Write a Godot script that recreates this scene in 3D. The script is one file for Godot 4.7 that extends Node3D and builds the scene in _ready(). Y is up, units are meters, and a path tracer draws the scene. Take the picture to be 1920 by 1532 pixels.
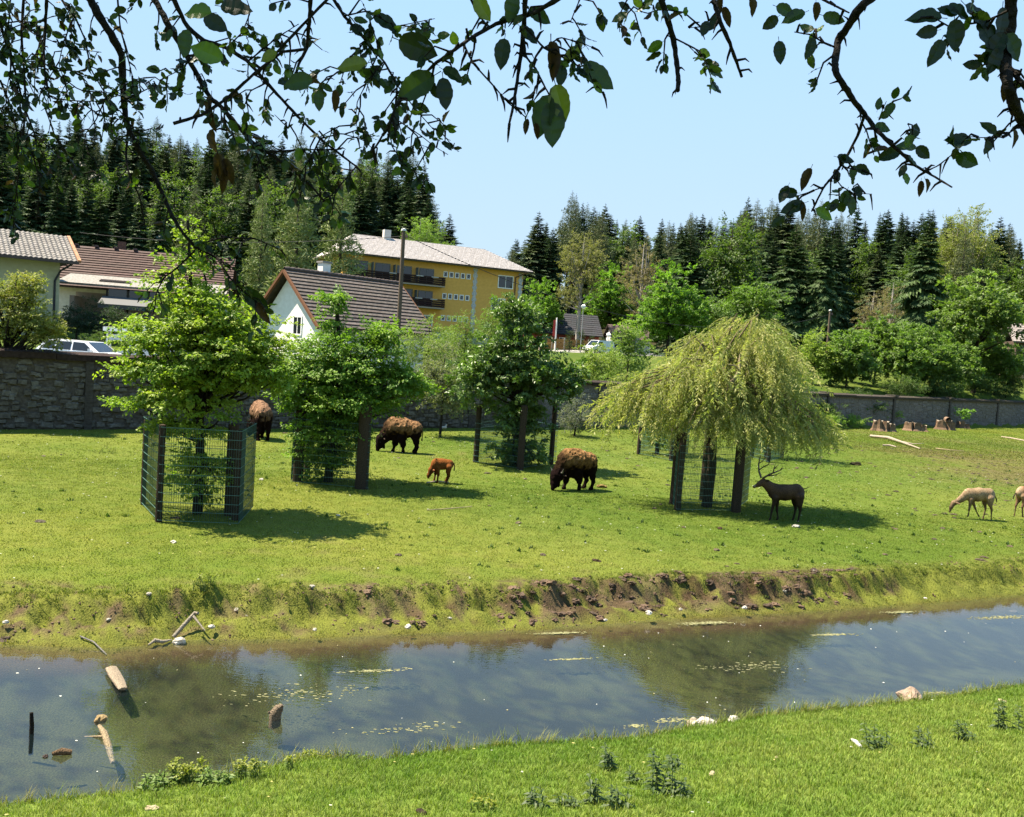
extends Node3D
# A pasture with bison and deer beside a small stream, seen from under an overhanging tree.

const F := 1650.0            # focal length in pixels of the 1920 x 1532 photograph
const EYE := Vector3(0, 4.2, 0)
var cb: Basis
var rng := RandomNumberGenerator.new()
var M := {}
var used := {}
var nz := FastNoiseLite.new()
var nf := FastNoiseLite.new()
const W0 := Vector3(-17.57, 0, -33.69)
const WU := Vector3(0.7865, 0, -0.6178)
const WF := Vector3(-0.6178, 0, -0.7865)

# ---------------------------------------------------------------- small helpers
func ray(px: float, py: float) -> Vector3:
	return cb * Vector3((px - 960.0) / F, -(py - 766.0) / F, -1.0)

func gp(px: float, py: float, h := 0.0) -> Vector3:
	var r = ray(px, py)
	return EYE + r * ((h - EYE.y) / r.y)

func at(px: float, py: float, s: float) -> Vector3:
	var r = ray(px, py)
	return EYE + r * (s / -r.z)

func rf(a: float, b: float) -> float:
	return rng.randf_range(a, b)

func rdir() -> Vector3:
	var z = rf(-1, 1)
	var a = rf(0, TAU)
	var q = sqrt(1.0 - z * z)
	return Vector3(q * cos(a), z, q * sin(a))

func numbered(n: String) -> String:
	if not used.has(n):
		used[n] = 0
		return n
	used[n] += 1
	return "%s_%03d" % [n, used[n]]

func tag(o: Node3D, label: String, category: String, group := ""):
	o.set_meta("label", label)
	o.set_meta("category", category)
	if group:
		o.set_meta("group", group)

func thing(called: String, label: String, category: String, pos := Vector3.ZERO, turn := 0.0, group := "") -> Node3D:
	var o = Node3D.new()
	o.name = numbered(called)
	add_child(o, true)
	o.position = pos
	o.rotation.y = turn
	tag(o, label, category, group)
	return o

func part(called: String, mesh: Mesh, mat: Material, parent: Node3D, pos := Vector3.ZERO, rot := Vector3.ZERO) -> MeshInstance3D:
	var o = MeshInstance3D.new()
	o.name = called
	o.mesh = mesh
	o.material_override = mat
	parent.add_child(o, true)
	o.position = pos
	o.rotation = rot
	return o

func solo(called: String, mesh: Mesh, mat: Material, label: String, category: String, pos := Vector3.ZERO, rot := Vector3.ZERO, group := "") -> MeshInstance3D:
	var o = part(numbered(called), mesh, mat, self, pos, rot)
	tag(o, label, category, group)
	return o

func setting(called: String, mesh: Mesh, mat: Material, kind := "structure") -> MeshInstance3D:
	var o = part(numbered(called), mesh, mat, self)
	o.set_meta("kind", kind)
	return o

func bx(called: String, parent: Node3D, mat: Material, c: Vector3, size: Vector3, rot := Vector3.ZERO) -> MeshInstance3D:
	var b = BoxMesh.new()
	b.size = size
	return part(called, b, mat, parent, c, rot)

func dup(o: Node3D, pos: Vector3, turn: float, sc := 1.0) -> Node3D:
	var r = o.duplicate()
	r.name = numbered(String(o.get_meta("kindname")) if o.has_meta("kindname") else String(o.name))
	add_child(r, true)
	r.position = pos
	r.rotation.y = turn
	r.scale = Vector3.ONE * sc
	return r

# ---------------------------------------------------------------- mesh collector
class MB:
	var v := PackedVector3Array()
	var n := PackedVector3Array()
	var c := PackedColorArray()
	var smooth := false
	func tri(a: Vector3, b: Vector3, d: Vector3, col: Color):      # counter-clockwise as seen from outside
		v.push_back(a); v.push_back(d); v.push_back(b)
		c.push_back(col); c.push_back(col); c.push_back(col)
	func tri_n(a, b, d, na, nb, nd, ca, cb_, cd):
		if (b - a).cross(d - a).dot(na + nb + nd) < 0.0:
			var t = b; b = d; d = t
			t = nb; nb = nd; nd = t
			t = cb_; cb_ = cd; cd = t
		v.push_back(a); v.push_back(d); v.push_back(b)
		n.push_back(na); n.push_back(nd); n.push_back(nb)
		c.push_back(ca); c.push_back(cd); c.push_back(cb_)
		smooth = true
	func quad(a: Vector3, b: Vector3, d: Vector3, e: Vector3, col: Color):
		tri(a, b, d, col)
		tri(a, d, e, col)
	func box(x: Transform3D, s: Vector3, col: Color):
		var h = s * 0.5
		var p = []
		for i in 8:
			p.append(x * Vector3(h.x if i & 1 else -h.x, h.y if i & 2 else -h.y, h.z if i & 4 else -h.z))
		quad(p[4], p[5], p[7], p[6], col)
		quad(p[1], p[0], p[2], p[3], col)
		quad(p[5], p[1], p[3], p[7], col)
		quad(p[0], p[4], p[6], p[2], col)
		quad(p[6], p[7], p[3], p[2], col)
		quad(p[0], p[1], p[5], p[4], col)
	func bar(a: Vector3, b: Vector3, r: float, col: Color):          # a thin square rod
		var d = (b - a).normalized()
		var s = d.cross(Vector3.UP if absf(d.y) < 0.9 else Vector3.RIGHT).normalized()
		box(Transform3D(Basis(s, d, s.cross(d)), (a + b) * 0.5), Vector3(r * 2, (b - a).length(), r * 2), col)
	func tube(p: Array, r: Array, sides: int, col: Color, knob := 0.0):
		var rings = []
		var norms = []
		var count = p.size()
		var side = Vector3.ZERO
		for i in count:
			var d: Vector3 = (p[mini(i + 1, count - 1)] - p[maxi(i - 1, 0)]).normalized()
			if side == Vector3.ZERO:
				side = d.cross(Vector3(0.31, 0.2, 0.93)).normalized()
			side = (side - d * side.dot(d)).normalized()
			var up = side.cross(d)
			var ring = []
			var nn = []
			for k in sides:
				var a = TAU * k / sides
				var dir = side * cos(a) + up * sin(a)
				var q = 1.0 + knob * sin(i * 2.399 + k * 1.7) * cos(i * 5.1 + k * 2.9)
				ring.append(p[i] + dir * r[i] * q)
				nn.append(dir)
			rings.append(ring)
			norms.append(nn)
		for i in count - 1:
			for k in sides:
				var l = (k + 1) % sides
				tri_n(rings[i][k], rings[i][l], rings[i + 1][l], norms[i][k], norms[i][l], norms[i + 1][l], col, col, col)
				tri_n(rings[i][k], rings[i + 1][l], rings[i + 1][k], norms[i][k], norms[i + 1][l], norms[i + 1][k], col, col, col)
		var e = count - 1
		var dd: Vector3 = (p[e] - p[e - 1]).normalized()
		for k in sides:
			var l = (k + 1) % sides
			tri_n(p[e] + dd * r[e] * 0.3, rings[e][k], rings[e][l], dd, dd, dd, col, col, col)
	func stamp(t: PackedVector3Array, x: Transform3D, col: Color):
		v.append_array(x * t)
		var cc = PackedColorArray()
		cc.resize(t.size())
		cc.fill(col)
		c.append_array(cc)
	func mesh() -> ArrayMesh:
		var a = []
		a.resize(Mesh.ARRAY_MAX)
		a[Mesh.ARRAY_VERTEX] = v
		if smooth and n.size() == v.size():
			a[Mesh.ARRAY_NORMAL] = n
		a[Mesh.ARRAY_COLOR] = c
		var m = ArrayMesh.new()
		m.add_surface_from_arrays(Mesh.PRIMITIVE_TRIANGLES, a)
		return m

# ---------------------------------------------------------------- materials
func noise_tex(seed_: int, freq: float, octaves: int, lo: Color, hi: Color, size := 512, type := FastNoiseLite.TYPE_SIMPLEX_SMOOTH) -> NoiseTexture2D:
	var f = FastNoiseLite.new()
	f.seed = seed_
	f.frequency = freq
	f.noise_type = type
	f.fractal_octaves = octaves
	var t = NoiseTexture2D.new()
	t.width = size
	t.height = size
	t.seamless = true
	t.noise = f
	var g = Gradient.new()
	g.offsets = PackedFloat32Array([0.15, 0.85])
	g.colors = PackedColorArray([lo, hi])
	t.color_ramp = g
	return t

func mat(rough: float, opts := {}) -> StandardMaterial3D:
	var m = StandardMaterial3D.new()
	m.roughness = rough
	m.metallic_specular = opts.get("spec", 0.4)
	if opts.has("col"):
		m.albedo_color = Color(opts.col[0], opts.col[1], opts.col[2]).linear_to_srgb()
	else:
		m.vertex_color_use_as_albedo = true
	if opts.has("tex"):
		m.albedo_texture = opts.tex
	if opts.has("bump"):
		m.heightmap_enabled = true
		m.heightmap_texture = opts.bump
		m.heightmap_scale = opts.get("depth", 1.0)
	if opts.has("tri"):
		m.uv1_triplanar = true
		m.uv1_world_triplanar = opts.get("world", true)
		m.uv1_scale = Vector3.ONE * float(opts.tri)
	if opts.has("back"):
		m.backlight_enabled = true
		m.backlight = Color(opts.back[0], opts.back[1], opts.back[2]).linear_to_srgb()
	m.metallic = opts.get("metal", 0.0)
	return m

func make_materials():
	var fine = noise_tex(3, 0.035, 5, Color(0.62, 0.62, 0.62), Color(1, 1, 1), 1024)
	var mid = noise_tex(5, 0.012, 5, Color(0.7, 0.68, 0.65), Color(1, 1, 1), 512)
	var faint = noise_tex(6, 0.02, 4, Color(0.93, 0.925, 0.91), Color(1, 1, 1), 512)
	var streak = noise_tex(9, 0.03, 4, Color(0.55, 0.55, 0.55), Color(1, 1, 1), 512)
	M.ground = mat(0.95, {"tex": fine, "tri": 0.8, "bump": fine, "depth": 3.0, "spec": 0.2})
	M.leaf = mat(0.5, {"back": [0.85, 1.0, 0.35], "spec": 0.4})
	M.gloss_leaf = mat(0.45, {"back": [0.6, 0.75, 0.3], "spec": 0.5})
	M.needle = mat(0.6, {"back": [0.25, 0.3, 0.15], "spec": 0.3})
	M.big_leaf = mat(0.42, {"back": [0.8, 1.0, 0.25], "spec": 0.5})
	M.grass = mat(0.6, {"back": [0.7, 0.8, 0.3], "spec": 0.3})
	M.bark = mat(0.9, {"tex": streak, "tri": 3.0, "bump": streak, "depth": 3.0, "spec": 0.2})
	M.post = mat(0.85, {"tex": streak, "tri": 2.0, "bump": streak, "depth": 1.0, "spec": 0.2})
	M.stone = mat(0.92, {"tex": mid, "tri": 1.2, "bump": fine, "depth": 3.0, "spec": 0.25})
	M.plain = mat(0.8)
	M.plaster = mat(0.9, {"tex": faint, "tri": 0.25, "spec": 0.25})
	M.roof = mat(0.75, {"tex": mid, "tri": 0.6, "spec": 0.35})
	M.wood = mat(0.8, {"tex": streak, "tri": 1.5, "spec": 0.3})
	M.rod = mat(0.55, {"spec": 0.5})
	M.glass = mat(0.06, {"col": [0.012, 0.014, 0.017], "spec": 0.6})
	M.paint = mat(0.25, {"spec": 0.5})
	M.paint.clearcoat_enabled = true
	M.paint.clearcoat = 0.6
	M.paint.clearcoat_roughness = 0.08
	M.rubber = mat(0.9, {"col": [0.02, 0.02, 0.02]})
	M.chrome = mat(0.3, {"col": [0.5, 0.5, 0.52], "metal": 0.9})
	var curl = noise_tex(21, 0.03, 3, Color(0.55, 0.5, 0.45), Color(1, 1, 1), 512)
	M.wool = mat(0.95, {"tex": curl, "tri": 3.4, "world": false, "bump": curl, "depth": 5.0, "spec": 0.15})
	M.coat = mat(0.7, {"tex": noise_tex(22, 0.05, 4, Color(0.6, 0.56, 0.52), Color(1, 1, 1), 256), "tri": 2.2, "world": false, "spec": 0.3})
	M.horn = mat(0.4)
	var w = StandardMaterial3D.new()
	w.transparency = BaseMaterial3D.TRANSPARENCY_ALPHA
	w.albedo_color = Color(0.04, 0.07, 0.075).linear_to_srgb()
	w.albedo_color.a = 0.06
	w.roughness = 0.0
	w.metallic_specular = 0.5
	w.heightmap_enabled = true
	w.heightmap_texture = noise_tex(31, 0.02, 3, Color(0, 0, 0), Color(1, 1, 1), 512)
	w.heightmap_scale = 0.035
	w.uv1_triplanar = true
	w.uv1_world_triplanar = true
	w.uv1_scale = Vector3(0.5, 0.5, 1.1)
	M.water = w

# ---------------------------------------------------------------- the lie of the land
const FX := [-30.0, -12.0, -7.0, -5.55, -4.75, -3.03, -1.46, 0.61, 3.03, 6.38, 9.71, 11.6, 16.0, 25.0, 70.0]
const FS := [10.4, 11.6, 12.18, 12.31, 12.81, 13.25, 13.84, 14.46, 15.56, 16.88, 18.3, 19.23, 21.5, 26.0, 50.0]
const NX := [-30.0, -14.0, -8.0, -4.51, -3.48, -2.53, -1.82, -1.14, 0.26, 1.79, 2.51, 4.06, 5.64, 7.99, 12.0, 20.0, 70.0]
const NS := [5.6, 6.2, 7.0, 7.92, 8.28, 8.74, 9.22, 9.29, 9.85, 10.27, 10.68, 11.34, 11.9, 13.01, 14.8, 19.0, 44.0]
const WATER := -0.5

func curve(xs: Array, ys: Array, x: float) -> float:
	if x <= xs[0]:
		return ys[0]
	for i in range(1, xs.size()):
		if x < xs[i]:
			return lerpf(ys[i - 1], ys[i], (x - xs[i - 1]) / (xs[i] - xs[i - 1]))
	return ys[-1]

func land(x: float, z: float) -> float:
	var s = -z
	if s < 60.0:
		var zf = curve(FX, FS, x) + 0.12 * nz.get_noise_2d(x * 9.0, 3.0)
		if s < zf:
			var zn = curve(NX, NS, x) + 0.1 * nz.get_noise_2d(x * 14.0, 40.0)
			if s > zn:
				return WATER - 0.03 - 0.3 * smoothstep(0.0, 1.5, minf(s - zn, (zf - s - 0.35) * 0.8)) + 0.03 * nz.get_noise_2d(x * 12, z * 12)
			var t = zn - s
			var up = WATER - 0.04 + 0.26 * smoothstep(0.0, 0.22, t) + 0.27 * t
			return minf(up, 2.5 + 0.02 * t) + 0.03 * nz.get_noise_2d(x * 9.0, z * 9.0) * smoothstep(0.2, 1.0, t)
		if s < zf + 3.0:
			var t2 = s - zf
			var wob = nz.get_noise_2d(x * 7.0, z * 3.0)
			var top = 1.25 + 0.45 * wob
			if x > 5.0:
				top *= 0.75
			var fine = nf.get_noise_2d(x * 40.0, z * 40.0)
			var h = WATER - 0.04 + 0.2 * smoothstep(0.0, 0.7, t2) + 0.34 * smoothstep(top * 0.62, top, t2 + 0.12 * fine)
			var rough = smoothstep(0.1, 0.5, t2) * (1.0 - smoothstep(top, top + 0.35, t2))
			return h + rough * (0.12 * fine + 0.13 * nf.get_noise_2d(x * 14.0, z * 14.0) + 0.05 * nf.get_noise_2d(x * 90.0, z * 90.0))
	var rel = Vector3(x, 0, z) - W0
	var wd = rel.dot(WF)
	var wt = rel.dot(WU)
	var low = 0.05 * nz.get_noise_2d(x * 1.5, z * 1.5) * smoothstep(3.0, 8.0, s - curve(FX, FS, x))
	if wd < 0.2:
		return low
	var r1 = lerpf(1.4, 2.9, smoothstep(10.0, 70.0, wt))
	var r2 = lerpf(3.3, 2.2, smoothstep(20.0, 80.0, wt))
	var reach = lerpf(58.0, 17.0, smoothstep(20.0, 85.0, wt))
	var y = low + r1 * smoothstep(0.2, 3.2, wd) + r2 * smoothstep(2.5, reach, wd)
	y -= 0.9 * smoothstep(18.0, 31.0, wd) * smoothstep(35.0, 55.0, wt)
	if s > 100.0:
		var b = x / s * F + 960.0
		var amp = 23.0 * (1.0 - smoothstep(690.0, 860.0, b)) + 10.0 * smoothstep(940.0, 1080.0, b) * (1.0 - 0.5 * smoothstep(1820.0, 1920.0, b))
		y += amp * smoothstep(118.0, 225.0, s)
	return y

func ground_color(x: float, z: float, h: float) -> Color:
	var s = -z
	var n1 = nz.get_noise_2d(x * 4.0, z * 4.0)
	var n2 = nf.get_noise_2d(x * 18.0, z * 18.0)
	var g1 = Color(0.106, 0.155, 0.02)
	var g2 = Color(0.17, 0.198, 0.034)
	var col = g1.lerp(g2, clampf(0.5 + 0.9 * n1 + 0.5 * n2, 0, 1))
	var broad = nz.get_noise_2d(x * 1.4 + 31.0, z * 2.2)
	col = Color(col.r * (1.0 + 0.34 * broad), col.g * (1.0 + 0.16 * broad), col.b * (1.0 + 0.2 * broad))
	var rel = Vector3(x, 0, z) - W0
	var wd = rel.dot(WF)
	if wd > 0.0:
		col = Color(0.075, 0.12, 0.016).lerp(Color(0.11, 0.145, 0.025), clampf(0.5 + n1, 0, 1))
		if s > 122.0 and h > 5.6:
			col = Color(0.05, 0.045, 0.022)
		return col
	var zf = curve(FX, FS, x)
	var zn = curve(NX, NS, x)
	if s > zf - 0.2:
		var t = s - zf
		var dirt = Color(0.06, 0.036, 0.022).lerp(Color(0.12, 0.083, 0.052), clampf(0.5 + n2, 0, 1))
		if t < 2.4:
			var strength = smoothstep(0.15, 0.6, t) * (1.0 - smoothstep(1.2, 1.9, t + 0.5 * n1))
			var d = clampf((n2 * 1.1 + nf.get_noise_2d(x * 45, z * 45) * 1.6 + nz.get_noise_2d(x * 6.0, z * 9.0) * 1.7 + 0.02 + 0.16 * (1.0 - smoothstep(-3.0, 3.0, x)) - 0.015 * maxf(x, 0.0)) * 2.2, 0, 1)
			col = col.lerp(Color(0.17, 0.165, 0.035), 0.6 * (1.0 - smoothstep(1.0, 2.0, t)))
			col = col.lerp(dirt, d * strength * 0.95)
			col = col.lerp(Color(0.085, 0.055, 0.018), (1.0 - smoothstep(0.05, 0.32, t)) * 0.85)
		# trodden, browner ground to the right
		var mud = smoothstep(14.0, 24.0, x) * smoothstep(22.0, 34.0, s) * (1.0 - smoothstep(50.0, 75.0, s))
		col = col.lerp(Color(0.13, 0.105, 0.048), mud * clampf(0.4 + 0.8 * n1 + 0.8 * n2, 0, 0.85))
		var bare = nz.get_noise_2d(x * 3.0 + 77.0, z * 3.0) * 0.8 + n2 * 0.6
		col = col.lerp(Color(0.15, 0.14, 0.05), smoothstep(0.45, 0.9, bare) * 0.6)
		return col
	if s > zn:
		var alg = clampf(0.45 + 1.2 * nz.get_noise_2d(x * 5.0, z * 9.0) + 1.1 * n2 + 0.9 * nf.get_noise_2d(x * 55.0, z * 80.0), 0, 1)
		return Color(0.014, 0.014, 0.006).lerp(Color(0.048, 0.052, 0.016), alg).lerp(Color(0.06, 0.038, 0.012), 1.0 - smoothstep(0.3, 0.9, zf - s))
	col = Color(0.105, 0.18, 0.022).lerp(Color(0.175, 0.23, 0.042), clampf(0.5 + 0.9 * n1 + 0.6 * n2, 0, 1))
	if zn - s < 0.16:
		col = Color(0.1, 0.075, 0.03)
	return col

func steps(list: Array) -> Array:                 # [from, step, to, step, to ...]
	var out = [list[0]]
	var i = 1
	while i < list.size():
		while out[-1] + list[i] * 0.5 < list[i + 1]:
			out.append(out[-1] + list[i])
		i += 2
	return out

func build_ground():
	var xs = steps([-700.0, 60.0, -160.0, 10.0, -60.0, 1.2, -30.0, 0.5, -9.0, 0.11, 13.0, 0.3, 24.0, 0.9, 75.0, 8.0, 190.0, 60.0, 700.0])
	var ss = steps([-20.0, 2.0, 2.0, 0.5, 6.0, 0.11, 20.5, 0.3, 30.0, 0.7, 62.0, 2.0, 130.0, 4.0, 260.0, 40.0, 900.0])
	var nx = xs.size()
	var ns = ss.size()
	var v = PackedVector3Array()
	var n = PackedVector3Array()
	var c = PackedColorArray()
	v.resize(nx * ns); n.resize(nx * ns); c.resize(nx * ns)
	for j in ns:
		for i in nx:
			var h = land(xs[i], -ss[j])
			v[j * nx + i] = Vector3(xs[i], h, -ss[j])
			c[j * nx + i] = ground_color(xs[i], -ss[j], h)
	for j in ns:
		for i in nx:
			var dx = v[j * nx + mini(i + 1, nx - 1)] - v[j * nx + maxi(i - 1, 0)]
			var dz = v[mini(j + 1, ns - 1) * nx + i] - v[maxi(j - 1, 0) * nx + i]
			n[j * nx + i] = dx.cross(dz).normalized()
			if n[j * nx + i].y < 0:
				n[j * nx + i] = -n[j * nx + i]
	var ind = PackedInt32Array()
	for j in ns - 1:
		for i in nx - 1:
			var a = j * nx + i
			ind.append_array(PackedInt32Array([a, a + nx, a + 1, a + 1, a + nx, a + nx + 1]))
	var arr = []
	arr.resize(Mesh.ARRAY_MAX)
	arr[Mesh.ARRAY_VERTEX] = v
	arr[Mesh.ARRAY_NORMAL] = n
	arr[Mesh.ARRAY_COLOR] = c
	arr[Mesh.ARRAY_INDEX] = ind
	var m = ArrayMesh.new()
	m.add_surface_from_arrays(Mesh.PRIMITIVE_TRIANGLES, arr)
	setting("ground", m, M.ground)
	# the stream
	var mb = MB.new()
	var wx = steps([-30.0, 1.0, 40.0])
	for i in wx.size() - 1:
		var a = wx[i]
		var b = wx[i + 1]
		mb.quad(Vector3(a, WATER, -curve(NX, NS, a) + 0.3), Vector3(b, WATER, -curve(NX, NS, b) + 0.3), Vector3(b, WATER, -curve(FX, FS, b) - 0.3), Vector3(a, WATER, -curve(FX, FS, a) - 0.3), Color.WHITE)
	setting("water", mb.mesh(), M.water)

func ribbon(called: String, pts: Array, width: float, col: Color):
	var mb = MB.new()
	for i in pts.size() - 1:
		var a: Vector3 = pts[i]
		var b: Vector3 = pts[i + 1]
		var d = (b - a).normalized()
		var side = Vector3(-d.z, 0, d.x) * width * 0.5
		var k = maxi(1, int((b - a).length() / 1.5))
		for q in k:
			for w in 4:
				var p = []
				for e in [[q, w], [q + 1, w], [q + 1, w + 1], [q, w + 1]]:
					var o = a.lerp(b, float(e[0]) / k) + side * (e[1] * 0.5 - 1.0)
					p.append(Vector3(o.x, land(o.x, o.z) + 0.07, o.z))
				mb.quad(p[0], p[1], p[2], p[3], col)
	setting(called, mb.mesh(), M.stone)

# ---------------------------------------------------------------- foliage
func leaf2(t: PackedVector3Array, b: Vector3, dir: Vector3, up: Vector3, l: float, w: float):
	dir = dir.normalized()
	var side = dir.cross(up).normalized()
	var nrm = side.cross(dir)
	var m = b + dir * l * 0.45
	var a1 = m + side * w * 0.5 + nrm * w * 0.14
	var a2 = m - side * w * 0.5 + nrm * w * 0.14
	var tip = b + dir * l - nrm * l * 0.1
	t.append_array(PackedVector3Array([b, a1, tip, b, tip, a2]))

# sprays run along +X, about one unit long, top side +Y
func spray(kind: String) -> PackedVector3Array:
	var t = PackedVector3Array()
	match kind:
		"broad":         # a loose flat fan of roundish leaves
			for i in 16:
				var x = rf(0.0, 1.0)
				var z = rf(-0.3, 0.3) * (1.15 - x * 0.6)
				leaf2(t, Vector3(x, rf(-0.07, 0.07), z), Vector3(rf(0.2, 1.0), rf(-0.5, 0.25), signf(z) * rf(0.1, 1.0)), Vector3(rf(-0.6, 0.6), 1, rf(-0.6, 0.6)), rf(0.2, 0.32), rf(0.15, 0.22))
		"cluster":       # rosettes of bigger drooping leaves
			for i in 16:
				var x = rf(0.2, 1.0)
				var a = rf(0, TAU)
				var d = Vector3(0.5, sin(a) * 0.55 - 0.25, cos(a))
				leaf2(t, Vector3(x, rf(-0.1, 0.1), rf(-0.1, 0.1)), d, Vector3(rf(-0.5, 0.5), 1, rf(-0.5, 0.5)), rf(0.34, 0.5), rf(0.2, 0.28))
		"fine":          # airy small leaves
			for i in 22:
				var x = rf(0.05, 1.0)
				var d = Vector3(rf(0.1, 1), rf(-0.8, 0.5), rf(-1, 1))
				leaf2(t, Vector3(x, rf(-0.14, 0.14), rf(-0.22, 0.22)), d, rdir(), rf(0.16, 0.24), rf(0.09, 0.13))
		"hang":          # drooping strand, along -Y really: leaves on a curve that falls
			for i in 44:
				var x = i / 43.0
				var p = Vector3(0.28 * sin(x * 1.7), -x, 0.06 * sin(x * 5.0 + 1.0))
				var a = rf(0, TAU)
				leaf2(t, p, Vector3(cos(a) * 0.75, -0.75, sin(a) * 0.75), Vector3(rf(-1, 1), 0.5, rf(-1, 1)), rf(0.07, 0.125), rf(0.018, 0.03))
				if i > 0:
					var q = Vector3(0.28 * sin((x - 0.023) * 1.7), -x + 0.023, 0.06 * sin((x - 0.023) * 5.0 + 1.0))
					t.append_array(PackedVector3Array([q, p, p + Vector3(0.008, 0, 0.004)]))
		"frond":         # one spruce bough: side twigs on a drooping stem
			for i in 17:
				var x = i / 16.0
				var y = -0.16 * x * x + 0.06 * x
				var w = (0.42 * (1.0 - x) + 0.13) * smoothstep(-0.1, 0.25, x)
				for s in [-1.0, 1.0]:
					leaf2(t, Vector3(x, y, 0), Vector3(0.75, rf(-0.75, -0.1), s * rf(0.8, 1.1)), Vector3(rf(-0.4, 0.4), 1, rf(-0.3, 0.3)), w * rf(0.85, 1.25), w * rf(0.26, 0.42))
			leaf2(t, Vector3(0.8, -0.06, 0), Vector3(1, -0.2, 0), Vector3.UP, 0.3, 0.07)
		"pine":
			for i in 24:
				var d = (rdir() + Vector3(0.5, 0.3, 0)).normalized()
				leaf2(t, Vector3(rf(0.2, 1.0), rf(-0.12, 0.12), rf(-0.3, 0.3)), d, rdir(), rf(0.2, 0.34), 0.06)
	return t

var sprays := {}
func sp(kind: String) -> PackedVector3Array:
	if not sprays.has(kind):
		var list = []
		for i in 5:
			list.append(spray(kind))
		sprays[kind] = list
	return sprays[kind][rng.randi() % 5]

func frame_of(dir: Vector3, up: Vector3) -> Basis:
	var x = dir.normalized()
	var z = x.cross(up)
	if z.length() < 0.01:
		z = x.cross(Vector3(0.3, 0.1, 0.9))
	z = z.normalized()
	return Basis(x, z.cross(x), z)

# lobes: [centre, radii]; leaf clumps spread through and over each lobe
func crown(lobes: Array, clumps: int, per: int, kind: String, size: float, ca: Color, cb2: Color, flat := 0.5, wood: MB = null, from := Vector3.ZERO, wood_r := 0.02, wood_col := Color(0.06, 0.05, 0.04)) -> MB:
	var mb = MB.new()
	var total = 0.0
	for l in lobes:
		total += pow(l[1].x * l[1].y * l[1].z, 0.667)
	for l in lobes:
		var share = maxi(8, int(ceil(clumps * pow(l[1].x * l[1].y * l[1].z, 0.667) / total)))
		for q in share:
			var u = rdir()
			var rad = pow(rng.randf(), 0.42)
			var p = l[0] + u * l[1] * rad
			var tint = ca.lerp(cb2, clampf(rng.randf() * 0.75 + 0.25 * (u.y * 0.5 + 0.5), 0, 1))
			var out = (u * Vector3(1, 0.35, 1) + Vector3(rf(-0.3, 0.3), rf(-0.15, 0.2), rf(-0.3, 0.3))).normalized()
			var cr = size * rf(0.9, 1.5)
			for k in per:
				var o = Vector3(rf(-1, 1), rf(-1, 1) * (1.0 - flat), rf(-1, 1)) * cr
				var d = (out + Vector3(rf(-0.7, 0.7), rf(-0.5, 0.25), rf(-0.7, 0.7))).normalized()
				var up = (Vector3.UP + u * (1.0 - flat) * 0.8 + Vector3(rf(-1, 1), 0, rf(-1, 1)) * (0.35 + 0.5 * (1.0 - flat))).normalized()
				var sc = size * rf(0.7, 1.25)
				mb.stamp(sp(kind), Transform3D(frame_of(d, up).scaled_local(Vector3(sc, sc, sc)), p + o - d * sc * 0.5), tint * rf(1.1, 1.6))
			if wood and q % 7 == 0:
				var a = from + Vector3(0, clampf((p.y - from.y) * 0.55, 0.0, 99.0), 0)
				var m = a.lerp(p, 0.5) + Vector3(rf(-0.1, 0.1), -0.06, rf(-0.1, 0.1)) * (p - a).length()
				wood.tube([a, m, p], [wood_r, wood_r * 0.6, wood_r * 0.2], 4, wood_col)
	return mb

const BARK := Color(0.05, 0.04, 0.032)

func leafy_tree(called: String, label: String, cat: String, pos: Vector3, o: Dictionary, group := "") -> Node3D:
	var t = thing(called, label, cat, pos, o.get("turn", 0.0), group)
	var w = MB.new()
	var bark = o.get("bark", BARK)
	var tr = o.trunk
	var r = o.r
	var rr = []
	for i in tr.size():
		rr.append(r * (1.0 - 0.75 * i / maxf(1.0, tr.size() - 1.0)))
	w.tube(tr, rr, 7, bark, 0.12)
	var c = crown(o.lobes, o.clumps, o.per, o.kind, o.size, o.ca, o.cb, o.get("flat", 0.5), w, tr[mini(1, tr.size() - 1)], r * 0.32, bark)
	part("trunk", w.mesh(), M.bark, t)
	part("crown", c.mesh(), o.get("mat", M.leaf), t)
	return t

func spruce_meshes(h: float, w: float, whorls: int, droop: float, bare: float, ca: Color, cb2: Color, kind := "frond") -> Array:
	var mb = MB.new()
	var tr = MB.new()
	tr.tube([Vector3.ZERO, Vector3(0.05, h * 0.5, 0), Vector3(0, h * 0.99, 0)], [h * 0.013, h * 0.008, 0.02], 6, Color(0.11, 0.085, 0.065))
	for i in whorls:
		var f = float(i) / (whorls - 1)
		var y = h * lerpf(bare, 0.985, f)
		var reach = w * pow(1.0 - f, 0.8) * rf(0.72, 1.12) + 0.18
		var count = 6 + rng.randi() % 4
		var a0 = rf(0, TAU)
		for k in count:
			var a = a0 + TAU * k / count + rf(-0.35, 0.35)
			var d = Vector3(cos(a), -droop * (1.0 - f) + 0.4 * f * f, sin(a))
			var l = reach * rf(0.7, 1.15)
			mb.stamp(sp(kind), Transform3D(frame_of(d, Vector3.UP).scaled_local(Vector3(l, l, l * rf(0.9, 1.3))), Vector3(0, y + rf(-0.3, 0.3), 0)), ca.lerp(cb2, rng.randf()) * 1.45)
	return [tr.mesh(), mb.mesh()]

func conifer(called: String, label: String, meshes: Array, pos: Vector3, sc: float, group: String, lean := 0.0) -> Node3D:
	var t = thing(called, label, "tree", pos, rf(0, TAU), group)
	var wide = sc * rf(0.78, 1.35)
	t.scale = Vector3(wide, sc, wide)
	part("trunk", meshes[0], M.bark, t)
	part("crown", meshes[1], M.needle, t)
	return t

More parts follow.
